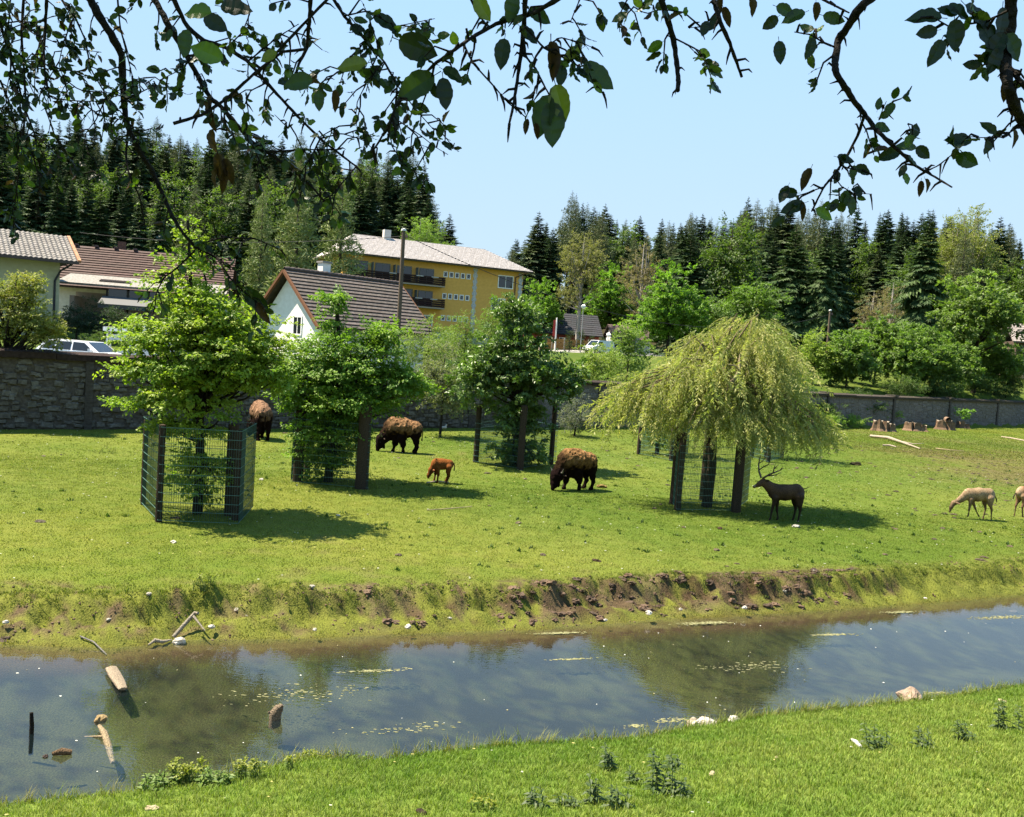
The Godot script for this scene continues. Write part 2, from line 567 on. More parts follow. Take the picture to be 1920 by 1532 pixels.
func broad_meshes(h: float, w: float, clumps: int, ca: Color, cb2: Color, kind: String, size: float, bark: Color, low := 0.25) -> Array:
	var wd = MB.new()
	wd.tube([Vector3.ZERO, Vector3(0.1, h * 0.35, 0.05), Vector3(-0.05, h * 0.7, 0), Vector3(0, h * 0.93, 0)], [h * 0.02, h * 0.014, h * 0.008, 0.02], 6, bark)
	var lobes = []
	lobes.append([Vector3(0, h * (0.62), 0), Vector3(w * 0.42, h * 0.36, w * 0.42)])
	for i in 6:
		var a = TAU * i / 6.0 + rf(-0.4, 0.4)
		var y = rf(low + 0.12, 0.8)
		var rr = w * (0.26 if y < 0.6 else 0.17)
		lobes.append([Vector3(cos(a) * rr, h * y, sin(a) * rr), Vector3(w * 0.24, h * rf(0.11, 0.17), w * 0.24)])
	var c = crown(lobes, clumps, 4, kind, size, ca, cb2, 0.35, wd, Vector3(0, h * low, 0), h * 0.006, bark)
	return [wd.mesh(), c.mesh()]

func broad_tree(called: String, label: String, meshes: Array, pos: Vector3, sc: float, group := "", m: Material = null) -> Node3D:
	var t = thing(called, label, "tree", pos, rf(0, TAU), group)
	t.scale = Vector3.ONE * sc
	part("trunk", meshes[0], M.bark, t)
	part("crown", meshes[1], m if m else M.leaf, t)
	return t

# ---------------------------------------------------------------- guards of posts and rod mesh round the young trees
func guard(label: String, corners: Array, posts: Array, h: float) -> Node3D:
	var mid = Vector3.ZERO
	for p in corners:
		mid += p / corners.size()
	mid.y = land(mid.x, mid.z)
	var t = thing("tree_guard", label, "tree guard", mid, 0.0, "mesh guards round the pasture trees")
	for p in posts:
		var mb = MB.new()
		var b: Vector3 = p[0] - mid
		b.y = land(p[0].x, p[0].z) - mid.y
		mb.tube([b - Vector3(0, 0.2, 0), b + Vector3(0, h * 0.5, 0), b + Vector3(0.01, p[2], 0.01)], [p[1], p[1] * 0.96, p[1] * 0.92], 9, Color(0.075, 0.058, 0.042), 0.05)
		part("post", mb.mesh(), M.post, t)
	var green = Color(0.018, 0.06, 0.045)
	for i in corners.size():
		var a: Vector3 = corners[i] - mid
		var b2: Vector3 = corners[(i + 1) % corners.size()] - mid
		a.y = 0.06
		b2.y = 0.06
		var mb2 = MB.new()
		var k = int((b2 - a).length() / 0.05)
		for q in k + 1:
			var x = a.lerp(b2, float(q) / k)
			mb2.bar(x, x + Vector3(0, h, 0), 0.0025, green)
		var panel = part("mesh_panel", mb2.mesh(), M.rod, t)
		var q2 = 0
		while q2 * 0.2 <= h:
			var r2 = MB.new()
			r2.bar(a + Vector3(0, q2 * 0.2, 0.006), b2 + Vector3(0, q2 * 0.2, 0.006), 0.0045, Color(0.06, 0.14, 0.12))
			part("rod", r2.mesh(), M.rod, panel)
			q2 += 1
	return t

# ---------------------------------------------------------------- animals: a smooth field meshed as surface nets
# caps: [a, b, radius a, radius b, sideways squash, blend]
func body(caps: Array, cell: float, rough: float, colf: Callable) -> ArrayMesh:
	var lo = Vector3.ONE * 1e9
	var hi = Vector3.ONE * -1e9
	for c in caps:
		for e in [[c[0], c[2]], [c[1], c[3]]]:
			var m = e[1] + 3.0 * cell + rough
			lo = lo.min(e[0] - Vector3(m, m, m / minf(1.0, c[4])))
			hi = hi.max(e[0] + Vector3(m, m, m / minf(1.0, c[4])))
	var nx = int((hi.x - lo.x) / cell) + 2
	var ny = int((hi.y - lo.y) / cell) + 2
	var nzz = int((hi.z - lo.z) / cell) + 2
	var f = PackedFloat32Array()
	f.resize(nx * ny * nzz)
	f.fill(1.0)
	for c in caps:
		var k: float = c[5]
		var z: float = c[4]
		var a = Vector3(c[0].x, c[0].y, c[0].z * z)
		var b = Vector3(c[1].x, c[1].y, c[1].z * z)
		var ab = b - a
		var l2 = maxf(ab.length_squared(), 1e-6)
		var pad = maxf(c[2], c[3]) + k + 2.0 * cell
		var l = c[0].min(c[1]) - Vector3(pad, pad, pad / z)
		var g = c[0].max(c[1]) + Vector3(pad, pad, pad / z)
		for i in range(maxi(0, int((l.x - lo.x) / cell)), mini(nx, int((g.x - lo.x) / cell) + 2)):
			for j in range(maxi(0, int((l.y - lo.y) / cell)), mini(ny, int((g.y - lo.y) / cell) + 2)):
				var at0 = (i * ny + j) * nzz
				for q in range(maxi(0, int((l.z - lo.z) / cell)), mini(nzz, int((g.z - lo.z) / cell) + 2)):
					var p = Vector3(lo.x + i * cell, lo.y + j * cell, (lo.z + q * cell) * z)
					var t = clampf((p - a).dot(ab) / l2, 0.0, 1.0)
					var d = (p - a - ab * t).length() - lerpf(c[2], c[3], t)
					var o = f[at0 + q]
					var hh = maxf(k - absf(d - o), 0.0) / k
					f[at0 + q] = minf(d, o) - hh * hh * k * 0.25
	if rough > 0.0:
		for i in nx:
			for j in ny:
				var at1 = (i * ny + j) * nzz
				for q in nzz:
					if absf(f[at1 + q]) < 2.5 * cell + rough:
						f[at1 + q] += rough * nf.get_noise_3d((lo.x + i * cell) * 120.0, (lo.y + j * cell) * 95.0, (lo.z + q * cell) * 120.0)
	var vid = {}
	var pos = PackedVector3Array()
	var nor = PackedVector3Array()
	var col = PackedColorArray()
	var sx = ny * nzz
	var sy = nzz
	for i in nx - 1:
		for j in ny - 1:
			for q in nzz - 1:
				var o = i * sx + j * sy + q
				var v0 = f[o]
				if absf(v0) > 2.0 * cell:
					continue
				var e = [v0, f[o + 1], f[o + sy], f[o + sy + 1], f[o + sx], f[o + sx + 1], f[o + sx + sy], f[o + sx + sy + 1]]
				var neg = 0
				for w in e:
					if w < 0.0:
						neg += 1
				if neg == 0 or neg == 8:
					continue
				var sum = Vector3.ZERO
				var cnt = 0
				for m in 8:
					for bit in [1, 2, 4]:
						if m & bit:
							continue
						var va = e[m]
						var vb = e[m | bit]
						if (va < 0.0) != (vb < 0.0):
							var t = va / (va - vb)
							var p = Vector3(float((m >> 2) & 1), float((m >> 1) & 1), float(m & 1))
							if bit == 1: p.z += t
							elif bit == 2: p.y += t
							else: p.x += t
							sum += p
							cnt += 1
				var g2 = Vector3(e[4] + e[5] + e[6] + e[7] - e[0] - e[1] - e[2] - e[3], e[2] + e[3] + e[6] + e[7] - e[0] - e[1] - e[4] - e[5], e[1] + e[3] + e[5] + e[7] - e[0] - e[2] - e[4] - e[6]).normalized()
				var pp = lo + (Vector3(i, j, q) + sum / cnt) * cell
				vid[o] = pos.size()
				pos.push_back(pp)
				nor.push_back(g2)
				col.push_back(colf.call(pp, g2))
	var mb = MB.new()
	for o in vid.keys():
		var v1 = f[o]
		var dirs = [[1, sx, sy], [sy, sx, 1], [sx, sy, 1]]
		for d in dirs:
			if o + d[0] >= f.size() or (v1 < 0.0) == (f[o + d[0]] < 0.0):
				continue
			var ids = [vid.get(o, -1), vid.get(o - d[1], -1), vid.get(o - d[1] - d[2], -1), vid.get(o - d[2], -1)]
			if ids.min() < 0:
				continue
			var A = ids[0]; var B = ids[1]; var C = ids[2]; var D = ids[3]
			mb.tri_n(pos[A], pos[B], pos[C], nor[A], nor[B], nor[C], col[A], col[B], col[C])
			mb.tri_n(pos[A], pos[C], pos[D], nor[A], nor[C], nor[D], col[A], col[C], col[D])
	return mb.mesh()

# shapes are drawn on the animal's side view: pixels of an enlarged picture, scaled to metres; the animal looks towards -x
func caps_from(list: Array, ox: float, oy: float, k: float, blend := 0.06) -> Array:
	var out = []
	for c in list:          # [x0, y0, x1, y1, r0, r1 (pixels), z0, z1 (metres), squash, blend]
		out.append([Vector3((c[0] - ox) / k, (oy - c[1]) / k, c[6]), Vector3((c[2] - ox) / k, (oy - c[3]) / k, c[7]), c[4] / k, c[5] / k, c[8], c[9] if c.size() > 9 else blend])
	return out

func ball(r: float, col: Color) -> ArrayMesh:
	var mb = MB.new()
	mb.tube([Vector3(-r * 0.95, 0, 0), Vector3(-r * 0.6, 0, 0), Vector3(0, 0, 0), Vector3(r * 0.6, 0, 0), Vector3(r * 0.95, 0, 0)], [r * 0.3, r * 0.8, r, r * 0.8, r * 0.3], 8, col)
	return mb.mesh()

func cone_part(called: String, parent: Node3D, pts: Array, radii: Array, col: Color, m: Material, sides := 6):
	var mb = MB.new()
	mb.tube(pts, radii, sides, col)
	return part(called, mb.mesh(), m, parent)

func ear_part(parent: Node3D, a: Vector3, b: Vector3, w: float, col: Color):
	var mb = MB.new()
	mb.tube([a, a.lerp(b, 0.35), a.lerp(b, 0.7), b], [w * 0.45, w, w * 0.7, w * 0.1], 6, col)
	return part("ear", mb.mesh(), M.coat, parent)

func bison(label: String, pos: Vector3, turn: float, head_turn: float, sc: float, cape: Color, group: String) -> Node3D:
	var t = thing("bison", label, "bison", pos, turn, group)
	var L = [
		[520, 400, 700, 410, 172, 165, 0.0, 0.0, 1.12, 0.12],
		[700, 410, 890, 415, 168, 140, 0.0, 0.0, 1.15, 0.12],
		[530, 365, 620, 345, 150, 130, 0.0, 0.0, 1.5, 0.12],
		[470, 450, 380, 560, 165, 120, 0.0, 0.0, 1.3, 0.12],
		[900, 430, 915, 500, 130, 110, -0.08, -0.08, 1.2, 0.1],
		[900, 430, 915, 500, 130, 110, 0.08, 0.08, 1.2, 0.1],
		[560, 600, 700, 590, 90, 70, 0.0, 0.0, 1.1, 0.1],
		# fore legs, shaggy above
		[660, 590, 705, 740, 80, 46, 0.15, 0.15, 1.0, 0.06], [705, 740, 712, 845, 32, 26, 0.15, 0.15, 1.0, 0.04], [712, 838, 706, 856, 32, 36, 0.15, 0.15, 1.0, 0.03],
		[560, 600, 540, 735, 80, 46, -0.15, -0.15, 1.0, 0.06], [540, 735, 522, 842, 32, 26, -0.15, -0.15, 1.0, 0.04], [522, 838, 514, 856, 32, 36, -0.15, -0.15, 1.0, 0.03],
		[720, 650, 735, 715, 34, 22, 0.15, 0.15, 1.0, 0.05], [572, 660, 585, 730, 34, 22, -0.15, -0.15, 1.0, 0.05],
		# hind legs
		[920, 520, 945, 660, 95, 52, 0.16, 0.17, 1.25, 0.06], [945, 660, 962, 730, 46, 34, 0.17, 0.17, 1.0, 0.04], [962, 730, 940, 842, 30, 26, 0.17, 0.17, 1.0, 0.03], [940, 840, 930, 857, 32, 36, 0.17, 0.17, 1.0, 0.03],
		[900, 520, 925, 660, 95, 52, -0.16, -0.17, 1.25, 0.06], [925, 660, 944, 730, 46, 34, -0.17, -0.17, 1.0, 0.04], [944, 730, 905, 842, 30, 26, -0.17, -0.17, 1.0, 0.03], [905, 840, 895, 857, 32, 36, -0.17, -0.17, 1.0, 0.03],
	]
	var caps = caps_from(L, 720.0, 862.0, 468.0)
	var H = [[360, 590, 300, 650, 112, 100, 0.0, 0.0, 1.2, 0.08], [300, 650, 262, 770, 96, 62, 0.0, 0.0, 1.1, 0.08], [262, 770, 240, 825, 55, 40, 0.0, 0.0, 1.0, 0.05], [330, 760, 350, 800, 55, 22, 0.0, 0.0, 1.4, 0.05]]
	var hc = caps_from(H, 720.0, 862.0, 468.0)
	var pivot = Vector3((400 - 720.0) / 468.0, (862.0 - 540) / 468.0, 0)
	var hb = Basis(Vector3.UP, head_turn)
	for c in hc:
		c[0] = pivot + hb * (c[0] - pivot)
		c[1] = pivot + hb * (c[1] - pivot)
		caps.append(c)
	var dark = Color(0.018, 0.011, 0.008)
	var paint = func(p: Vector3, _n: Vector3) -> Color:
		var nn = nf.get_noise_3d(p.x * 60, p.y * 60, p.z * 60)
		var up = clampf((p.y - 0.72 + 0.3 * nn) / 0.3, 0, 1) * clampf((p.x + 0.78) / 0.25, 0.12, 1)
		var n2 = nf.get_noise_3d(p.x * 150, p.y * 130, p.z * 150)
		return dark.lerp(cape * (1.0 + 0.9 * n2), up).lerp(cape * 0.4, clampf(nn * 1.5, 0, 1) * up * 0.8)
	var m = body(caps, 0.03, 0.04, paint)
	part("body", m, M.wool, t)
	for s in [-1.0, 1.0]:
		var b0 = pivot + hb * (Vector3((318 - 720.0) / 468.0, (862.0 - 590) / 468.0, s * 0.14) - pivot)
		var o1 = hb * Vector3(-0.02, 0.03, s * 0.1)
		var o2 = hb * Vector3(-0.05, 0.15, s * 0.15)
		cone_part("horn", t, [b0, b0 + o1, b0 + o2], [0.04, 0.032, 0.008], Color(0.12, 0.11, 0.1), M.horn)
		var e0 = pivot + hb * (Vector3((350 - 720.0) / 468.0, (862.0 - 625) / 468.0, s * 0.16) - pivot)
		ear_part(t, e0, e0 + hb * Vector3(0.05, -0.01, s * 0.15), 0.04, Color(0.04, 0.025, 0.018))
		var y0 = pivot + hb * (Vector3((285 - 720.0) / 468.0, (862.0 - 690) / 468.0, s * 0.165) - pivot)
		part("eye", ball(0.022, Color(0.01, 0.008, 0.006)), M.horn, t, y0)
	cone_part("tail", t, [Vector3(0.62, 1.0, 0), Vector3(0.69, 0.86, 0.0), Vector3(0.69, 0.62, 0.01), Vector3(0.68, 0.5, 0.01)], [0.035, 0.022, 0.02, 0.035], Color(0.03, 0.018, 0.012), M.wool)
	t.scale = Vector3.ONE * sc
	return t

func calf(label: String, pos: Vector3, turn: float) -> Node3D:
	var t = thing("bison_calf", label, "bison calf", pos, turn)
	var L = [
		[1215, 1035, 1310, 1040, 98, 92, 0.0, 0.0, 1.25, 0.08], [1310, 1040, 1430, 1035, 92, 88, 0.0, 0.0, 1.25, 0.08],
		[1190, 1060, 1130, 1150, 82, 56, 0.0, 0.0, 1.3, 0.07],
		[1120, 1160, 1085, 1245, 52, 34, 0.0, 0.0, 1.1, 0.05], [1085, 1245, 1072, 1296, 32, 22, 0.0, 0.0, 1.0, 0.04],
		[1235, 1100, 1250, 1230, 42, 24, 0.08, 0.08, 1, 0.04], [1250, 1230, 1240, 1350, 19, 15, 0.08, 0.08, 1, 0.03], [1240, 1348, 1232, 1362, 19, 22, 0.08, 0.08, 1, 0.02],
		[1205, 1110, 1200, 1230, 42, 24, -0.08, -0.08, 1, 0.04], [1200, 1230, 1185, 1345, 19, 15, -0.08, -0.08, 1, 0.03], [1185, 1343, 1177, 1358, 19, 22, -0.08, -0.08, 1, 0.02],
		[1435, 1080, 1430, 1190, 56, 30, 0.09, 0.09, 1, 0.04], [1430, 1190, 1445, 1240, 24, 19, 0.09, 0.09, 1, 0.03], [1445, 1240, 1408, 1352, 18, 15, 0.09, 0.09, 1, 0.03], [1408, 1350, 1400, 1365, 19, 22, 0.09, 0.09, 1, 0.02],
		[1430, 1080, 1415, 1190, 56, 30, -0.09, -0.09, 1, 0.04], [1415, 1190, 1432, 1240, 24, 19, -0.09, -0.09, 1, 0.03], [1432, 1240, 1395, 1340, 18, 15, -0.09, -0.09, 1, 0.03], [1395, 1338, 1387, 1354, 19, 22, -0.09, -0.09, 1, 0.02],
	]
	var caps = caps_from(L, 1290.0, 1366.0, 582.0, 0.05)
	var paint = func(p: Vector3, _n: Vector3) -> Color:
		var nn = nf.get_noise_3d(p.x * 90, p.y * 90, p.z * 90)
		var low = clampf((p.y - 0.2) / 0.3, 0, 1)
		return Color(0.2, 0.075, 0.025).lerp(Color(0.4, 0.15, 0.045), clampf(low + 0.4 * nn, 0, 1))
	part("body", body(caps, 0.02, 0.008, paint), M.wool, t)
	for s in [-1.0, 1.0]:
		ear_part(t, Vector3(-0.24, 0.37, s * 0.06), Vector3(-0.19, 0.38, s * 0.17), 0.03, Color(0.3, 0.12, 0.05))
		part("eye", ball(0.013, Color(0.01, 0.008, 0.006)), M.horn, t, Vector3(-0.335, 0.3, s * 0.072))
	cone_part("tail", t, [Vector3(0.38, 0.62, 0), Vector3(0.42, 0.52, 0.01), Vector3(0.41, 0.38, 0.01)], [0.022, 0.016, 0.022], Color(0.06, 0.03, 0.02), M.coat)
	return t

func stag(label: String, pos: Vector3, turn: float) -> Node3D:
	var t = thing("stag", label, "deer", pos, turn)
	var L = [
		[740, 760, 900, 760, 168, 160, 0.0, 0.0, 1.4, 0.08], [900, 760, 1120, 735, 160, 158, 0.0, 0.0, 1.4, 0.08], [1120, 735, 1180, 760, 150, 110, 0, 0, 1.3, 0.08],
		[690, 740, 560, 640, 150, 98, 0.0, 0.0, 1.6, 0.07], [570, 660, 460, 590, 92, 76, 0.0, 0.0, 1.4, 0.06],
		[450, 585, 380, 630, 72, 54, 0.0, 0.0, 1.25, 0.05], [380, 630, 300, 675, 50, 30, 0.0, 0.0, 1.1, 0.04], [300, 675, 280, 685, 30, 27, 0.0, 0.0, 1.0, 0.03],
		[690, 860, 680, 960, 72, 44, 0.09, 0.09, 1.1, 0.05], [680, 960, 650, 1120, 42, 24, 0.09, 0.09, 1, 0.03], [650, 1120, 632, 1262, 21, 18, 0.09, 0.09, 1, 0.03], [632, 1262, 618, 1285, 22, 24, 0.09, 0.09, 1, 0.02],
		[770, 860, 785, 960, 72, 44, -0.09, -0.09, 1.1, 0.05], [785, 960, 800, 1130, 42, 24, -0.09, -0.09, 1, 0.03], [800, 1130, 830, 1268, 21, 18, -0.09, -0.09, 1, 0.03], [830, 1268, 818, 1292, 22, 24, -0.09, -0.09, 1, 0.02],
		[1160, 820, 1175, 960, 110, 66, 0.1, 0.11, 1.25, 0.05], [1175, 960, 1200, 1070, 54, 32, 0.11, 0.11, 1, 0.03], [1200, 1070, 1175, 1285, 26, 20, 0.11, 0.11, 1, 0.03], [1175, 1285, 1160, 1312, 23, 25, 0.11, 0.11, 1, 0.02],
		[1140, 820, 1150, 960, 110, 66, -0.1, -0.11, 1.25, 0.05], [1150, 960, 1172, 1060, 54, 32, -0.11, -0.11, 1, 0.03], [1172, 1060, 1145, 1260, 26, 20, -0.11, -0.11, 1, 0.03], [1145, 1260, 1130, 1288, 23, 25, -0.11, -0.11, 1, 0.02],
	]
	var caps = caps_from(L, 930.0, 1312.0, 694.0, 0.05)
	var paint = func(p: Vector3, _n: Vector3) -> Color:
		var nn = nf.get_noise_3d(p.x * 50, p.y * 50, p.z * 50)
		var c = Color(0.035, 0.02, 0.012).lerp(Color(0.12, 0.07, 0.042), clampf((p.y - 0.55) * 1.6 + 0.5 * nn, 0, 1))
		if p.x < -0.9 and p.x > -0.94 and p.y > 0.9:
			c = Color(0.3, 0.26, 0.22)
		return c
	for cq in caps:
		cq[2] *= 0.93
		cq[3] *= 0.93
		cq[5] *= 0.8
	part("body", body(caps, 0.024, 0.005, paint), M.coat, t)
	var hc = Color(0.045, 0.03, 0.02)
	for s in [-1.0, 1.0]:
		var b = Vector3(-0.73, 1.16, s * 0.06)
		var mb = MB.new()
		if s < 0:      # the far beam rises almost straight
			mb.tube([b, Vector3(-0.77, 1.33, -0.16), Vector3(-0.78, 1.52, -0.2), Vector3(-0.75, 1.76, -0.2)], [0.03, 0.024, 0.02, 0.007], 7, hc)
			mb.tube([Vector3(-0.77, 1.36, -0.16), Vector3(-0.66, 1.46, -0.12), Vector3(-0.55, 1.53, -0.08), Vector3(-0.52, 1.62, -0.06)], [0.02, 0.017, 0.014, 0.005], 6, hc)
			mb.tube([Vector3(-0.77, 1.54, -0.2), Vector3(-0.67, 1.6, -0.22), Vector3(-0.59, 1.7, -0.24)], [0.016, 0.013, 0.004], 6, hc)
		else:
			mb.tube([b, Vector3(-0.6, 1.29, 0.18), Vector3(-0.52, 1.34, 0.22), Vector3(-0.34, 1.42, 0.22), Vector3(-0.22, 1.5, 0.22)], [0.03, 0.024, 0.022, 0.016, 0.005], 7, hc)
			mb.tube([Vector3(-0.52, 1.34, 0.22), Vector3(-0.51, 1.46, 0.24), Vector3(-0.48, 1.62, 0.25)], [0.02, 0.016, 0.005], 6, hc)
			mb.tube([Vector3(-0.51, 1.45, 0.24), Vector3(-0.45, 1.52, 0.24), Vector3(-0.39, 1.61, 0.24)], [0.015, 0.012, 0.004], 6, hc)
			mb.tube([Vector3(-0.34, 1.42, 0.22), Vector3(-0.3, 1.48, 0.24), Vector3(-0.27, 1.56, 0.25)], [0.014, 0.011, 0.004], 6, hc)
			mb.tube([Vector3(-0.64, 1.24, 0.13), Vector3(-0.45, 1.3, 0.26), Vector3(-0.3, 1.4, 0.3)], [0.018, 0.014, 0.004], 6, hc)
		part("antler", mb.mesh(), M.horn, t)
		ear_part(t, Vector3(-0.66, 1.1, s * 0.08), Vector3(-0.58, 1.13, s * 0.2), 0.035, Color(0.06, 0.04, 0.03))
		part("eye", ball(0.014, Color(0.01, 0.008, 0.006)), M.horn, t, Vector3(-0.765, 1.03, s * 0.058))
	cone_part("tail", t, [Vector3(0.44, 0.92, 0), Vector3(0.54, 0.93, 0.0), Vector3(0.64, 0.99, 0.0)], [0.02, 0.013, 0.006], Color(0.03, 0.02, 0.015), M.coat)
	return t

func hind(label: String, pos: Vector3, turn: float, ca: Color, cb2: Color, rump: Color, group: String, stride: bool) -> Node3D:
	var t = thing("deer", label, "deer", pos, turn, group)
	var L = [
		[650, 480, 850, 465, 158, 168, 0.0, 0.0, 1.5, 0.08], [850, 465, 1090, 450, 168, 150, 0.0, 0.0, 1.45, 0.08], [1090, 450, 1150, 480, 140, 90, 0, 0, 1.3, 0.08],
		[600, 460, 470, 580, 130, 88, 0.0, 0.0, 1.6, 0.07], [470, 580, 310, 690, 84, 62, 0.0, 0.0, 1.3, 0.06],
		[280, 690, 240, 790, 60, 48, 0.0, 0.0, 1.15, 0.05], [240, 790, 215, 885, 44, 26, 0.0, 0.0, 1.05, 0.04],
		[650, 580, 640, 690, 64, 40, 0.08, 0.08, 1.1, 0.05], [640, 690, 632, 820, 34, 24, 0.08, 0.08, 1, 0.03], [632, 820, 622, 945, 18, 15, 0.08, 0.08, 1, 0.03], [622, 945, 612, 968, 19, 21, 0.08, 0.08, 1, 0.02],
		[1090, 540, 1100, 660, 110, 66, 0.09, 0.1, 1.3, 0.05], [1100, 660, 1148, 790, 48, 28, 0.1, 0.1, 1, 0.03], [1148, 790, 1160, 1030, 21, 17, 0.1, 0.1, 1, 0.03], [1160, 1030, 1148, 1060, 20, 22, 0.1, 0.1, 1, 0.02],
		[1070, 540, 1060, 660, 105, 62, -0.09, -0.1, 1.3, 0.05], [1060, 660, 1098, 790, 46, 27, -0.1, -0.1, 1, 0.03], [1098, 790, 1065, 1005, 21, 17, -0.1, -0.1, 1, 0.03], [1065, 1005, 1052, 1032, 20, 22, -0.1, -0.1, 1, 0.02],
	]
	if stride:
		L.append_array([[740, 580, 790, 690, 64, 40, -0.08, -0.08, 1.1, 0.05], [790, 690, 850, 810, 36, 25, -0.08, -0.08, 1, 0.03], [850, 810, 930, 945, 18, 15, -0.08, -0.08, 1, 0.03], [930, 945, 950, 972, 19, 21, -0.08, -0.08, 1, 0.02]])
	else:
		L.append_array([[690, 580, 700, 690, 64, 40, -0.08, -0.08, 1.1, 0.05], [700, 690, 712, 810, 36, 25, -0.08, -0.08, 1, 0.03], [712, 810, 706, 945, 18, 15, -0.08, -0.08, 1, 0.03], [706, 945, 696, 972, 19, 21, -0.08, -0.08, 1, 0.02]])
	var caps = caps_from(L, 800.0, 1040.0, 745.0, 0.05)
	var paint = func(p: Vector3, _n: Vector3) -> Color:
		var nn = nf.get_noise_3d(p.x * 45, p.y * 45, p.z * 45)
		var c = ca.lerp(cb2, clampf((p.y - 0.45) * 2.0 + 0.9 * nn, 0, 1)) * (1.0 + 0.35 * nf.get_noise_3d(p.x * 130, p.y * 90, p.z * 130))
		if p.y < 0.38:
			c = c.lerp(ca * 0.55, clampf((0.38 - p.y) * 4.0, 0, 0.8))
		if p.x < -0.74:
			c = c.lerp(ca * 0.4, clampf((-0.74 - p.x) * 12.0, 0, 0.8))
		return c.lerp(rump, clampf((p.x - 0.33) * 5.0, 0, 1) * clampf((p.y - 0.4) * 4.0, 0, 1))
	for cq in caps:
		cq[2] *= 0.9
		cq[3] *= 0.9
		cq[5] *= 0.7
	part("body", body(caps, 0.022, 0.004, paint), M.coat, t)
	for s in [-1.0, 1.0]:
		ear_part(t, Vector3(-0.68, 0.5, s * 0.06), Vector3(-0.58, 0.47, s * 0.19), 0.035, ca)
		part("eye", ball(0.014, Color(0.01, 0.008, 0.006)), M.horn, t, Vector3(-0.735, 0.4, s * 0.058))
	cone_part("tail", t, [Vector3(0.53, 0.8, 0), Vector3(0.6, 0.74, 0.0), Vector3(0.65, 0.66, 0.0), Vector3(0.67, 0.56, 0.0)], [0.02, 0.016, 0.018, 0.012], Color(0.05, 0.035, 0.025), M.coat)
	return t

# ---------------------------------------------------------------- the tree overhead
func leaf_mesh(bend: float, fold: float, wide: float, col: Color) -> ArrayMesh:      # one unit long, along +Y, flat side +Z
	var mb = MB.new()
	var N = 12
	var L = []
	var R = []
	var C = []
	for i in N:
		var f = i / (N - 1.0)
		var q = pow(maxf(sin(PI * pow(f, 0.9)), 0.0), 0.62)
		var y = f * 0.96 + (0.04 if i == N - 1 else 0.0)
		var z = -bend * f * f
		var w = q * wide * 0.5 * (1.0 + (0.035 if i % 2 else -0.025))
		C.append(Vector3(0, y, z))
		L.append(Vector3(-w, y - 0.02 * q, z + fold * w + 0.03 * sin(i * 1.3)))
		R.append(Vector3(w, y - 0.02 * q, z + fold * w + 0.03 * sin(i * 1.7 + 1.0)))
	for i in N - 1:
		for sd in [[L, -1.0], [R, 1.0]]:
			var S = sd[0]
			var k0 = (S[i] - C[i])
			var n0 = Vector3(-sd[1] * fold, 0.15 * sin(i * 2.0), 1.0).normalized()
			var edge = col * (0.92 if i % 2 else 1.05)
			mb.tri_n(C[i], C[i + 1], S[i + 1], n0, n0, n0, col * 1.25, col * 1.25, edge)
			mb.tri_n(C[i], S[i + 1], S[i], n0, n0, n0, col * 1.25, edge, edge)
	mb.tube([Vector3(0, -0.17, 0.02), Vector3(0, -0.08, 0.01), Vector3(0, 0.03, 0)], [0.014, 0.012, 0.01], 4, Color(0.06, 0.055, 0.025))
	return mb.mesh()

var leaf_kinds := {}
func leaf_kind(tone: String) -> ArrayMesh:
	if not leaf_kinds.has(tone):
		var base = {"mid": Color(0.032, 0.056, 0.013), "dark": Color(0.015, 0.027, 0.009), "bright": Color(0.09, 0.15, 0.02), "yellow": Color(0.15, 0.17, 0.025), "brown": Color(0.06, 0.034, 0.018)}[tone]
		var list = []
		for i in 5:
			list.append(leaf_mesh(rf(-0.05, 0.35), rf(0.05, 0.5) + (0.9 if tone == "brown" else 0.0), rf(0.52, 0.7) * (0.6 if tone == "brown" else 1.0), base * rf(0.85, 1.15)))
		leaf_kinds[tone] = list
	return leaf_kinds[tone][rng.randi() % 5]

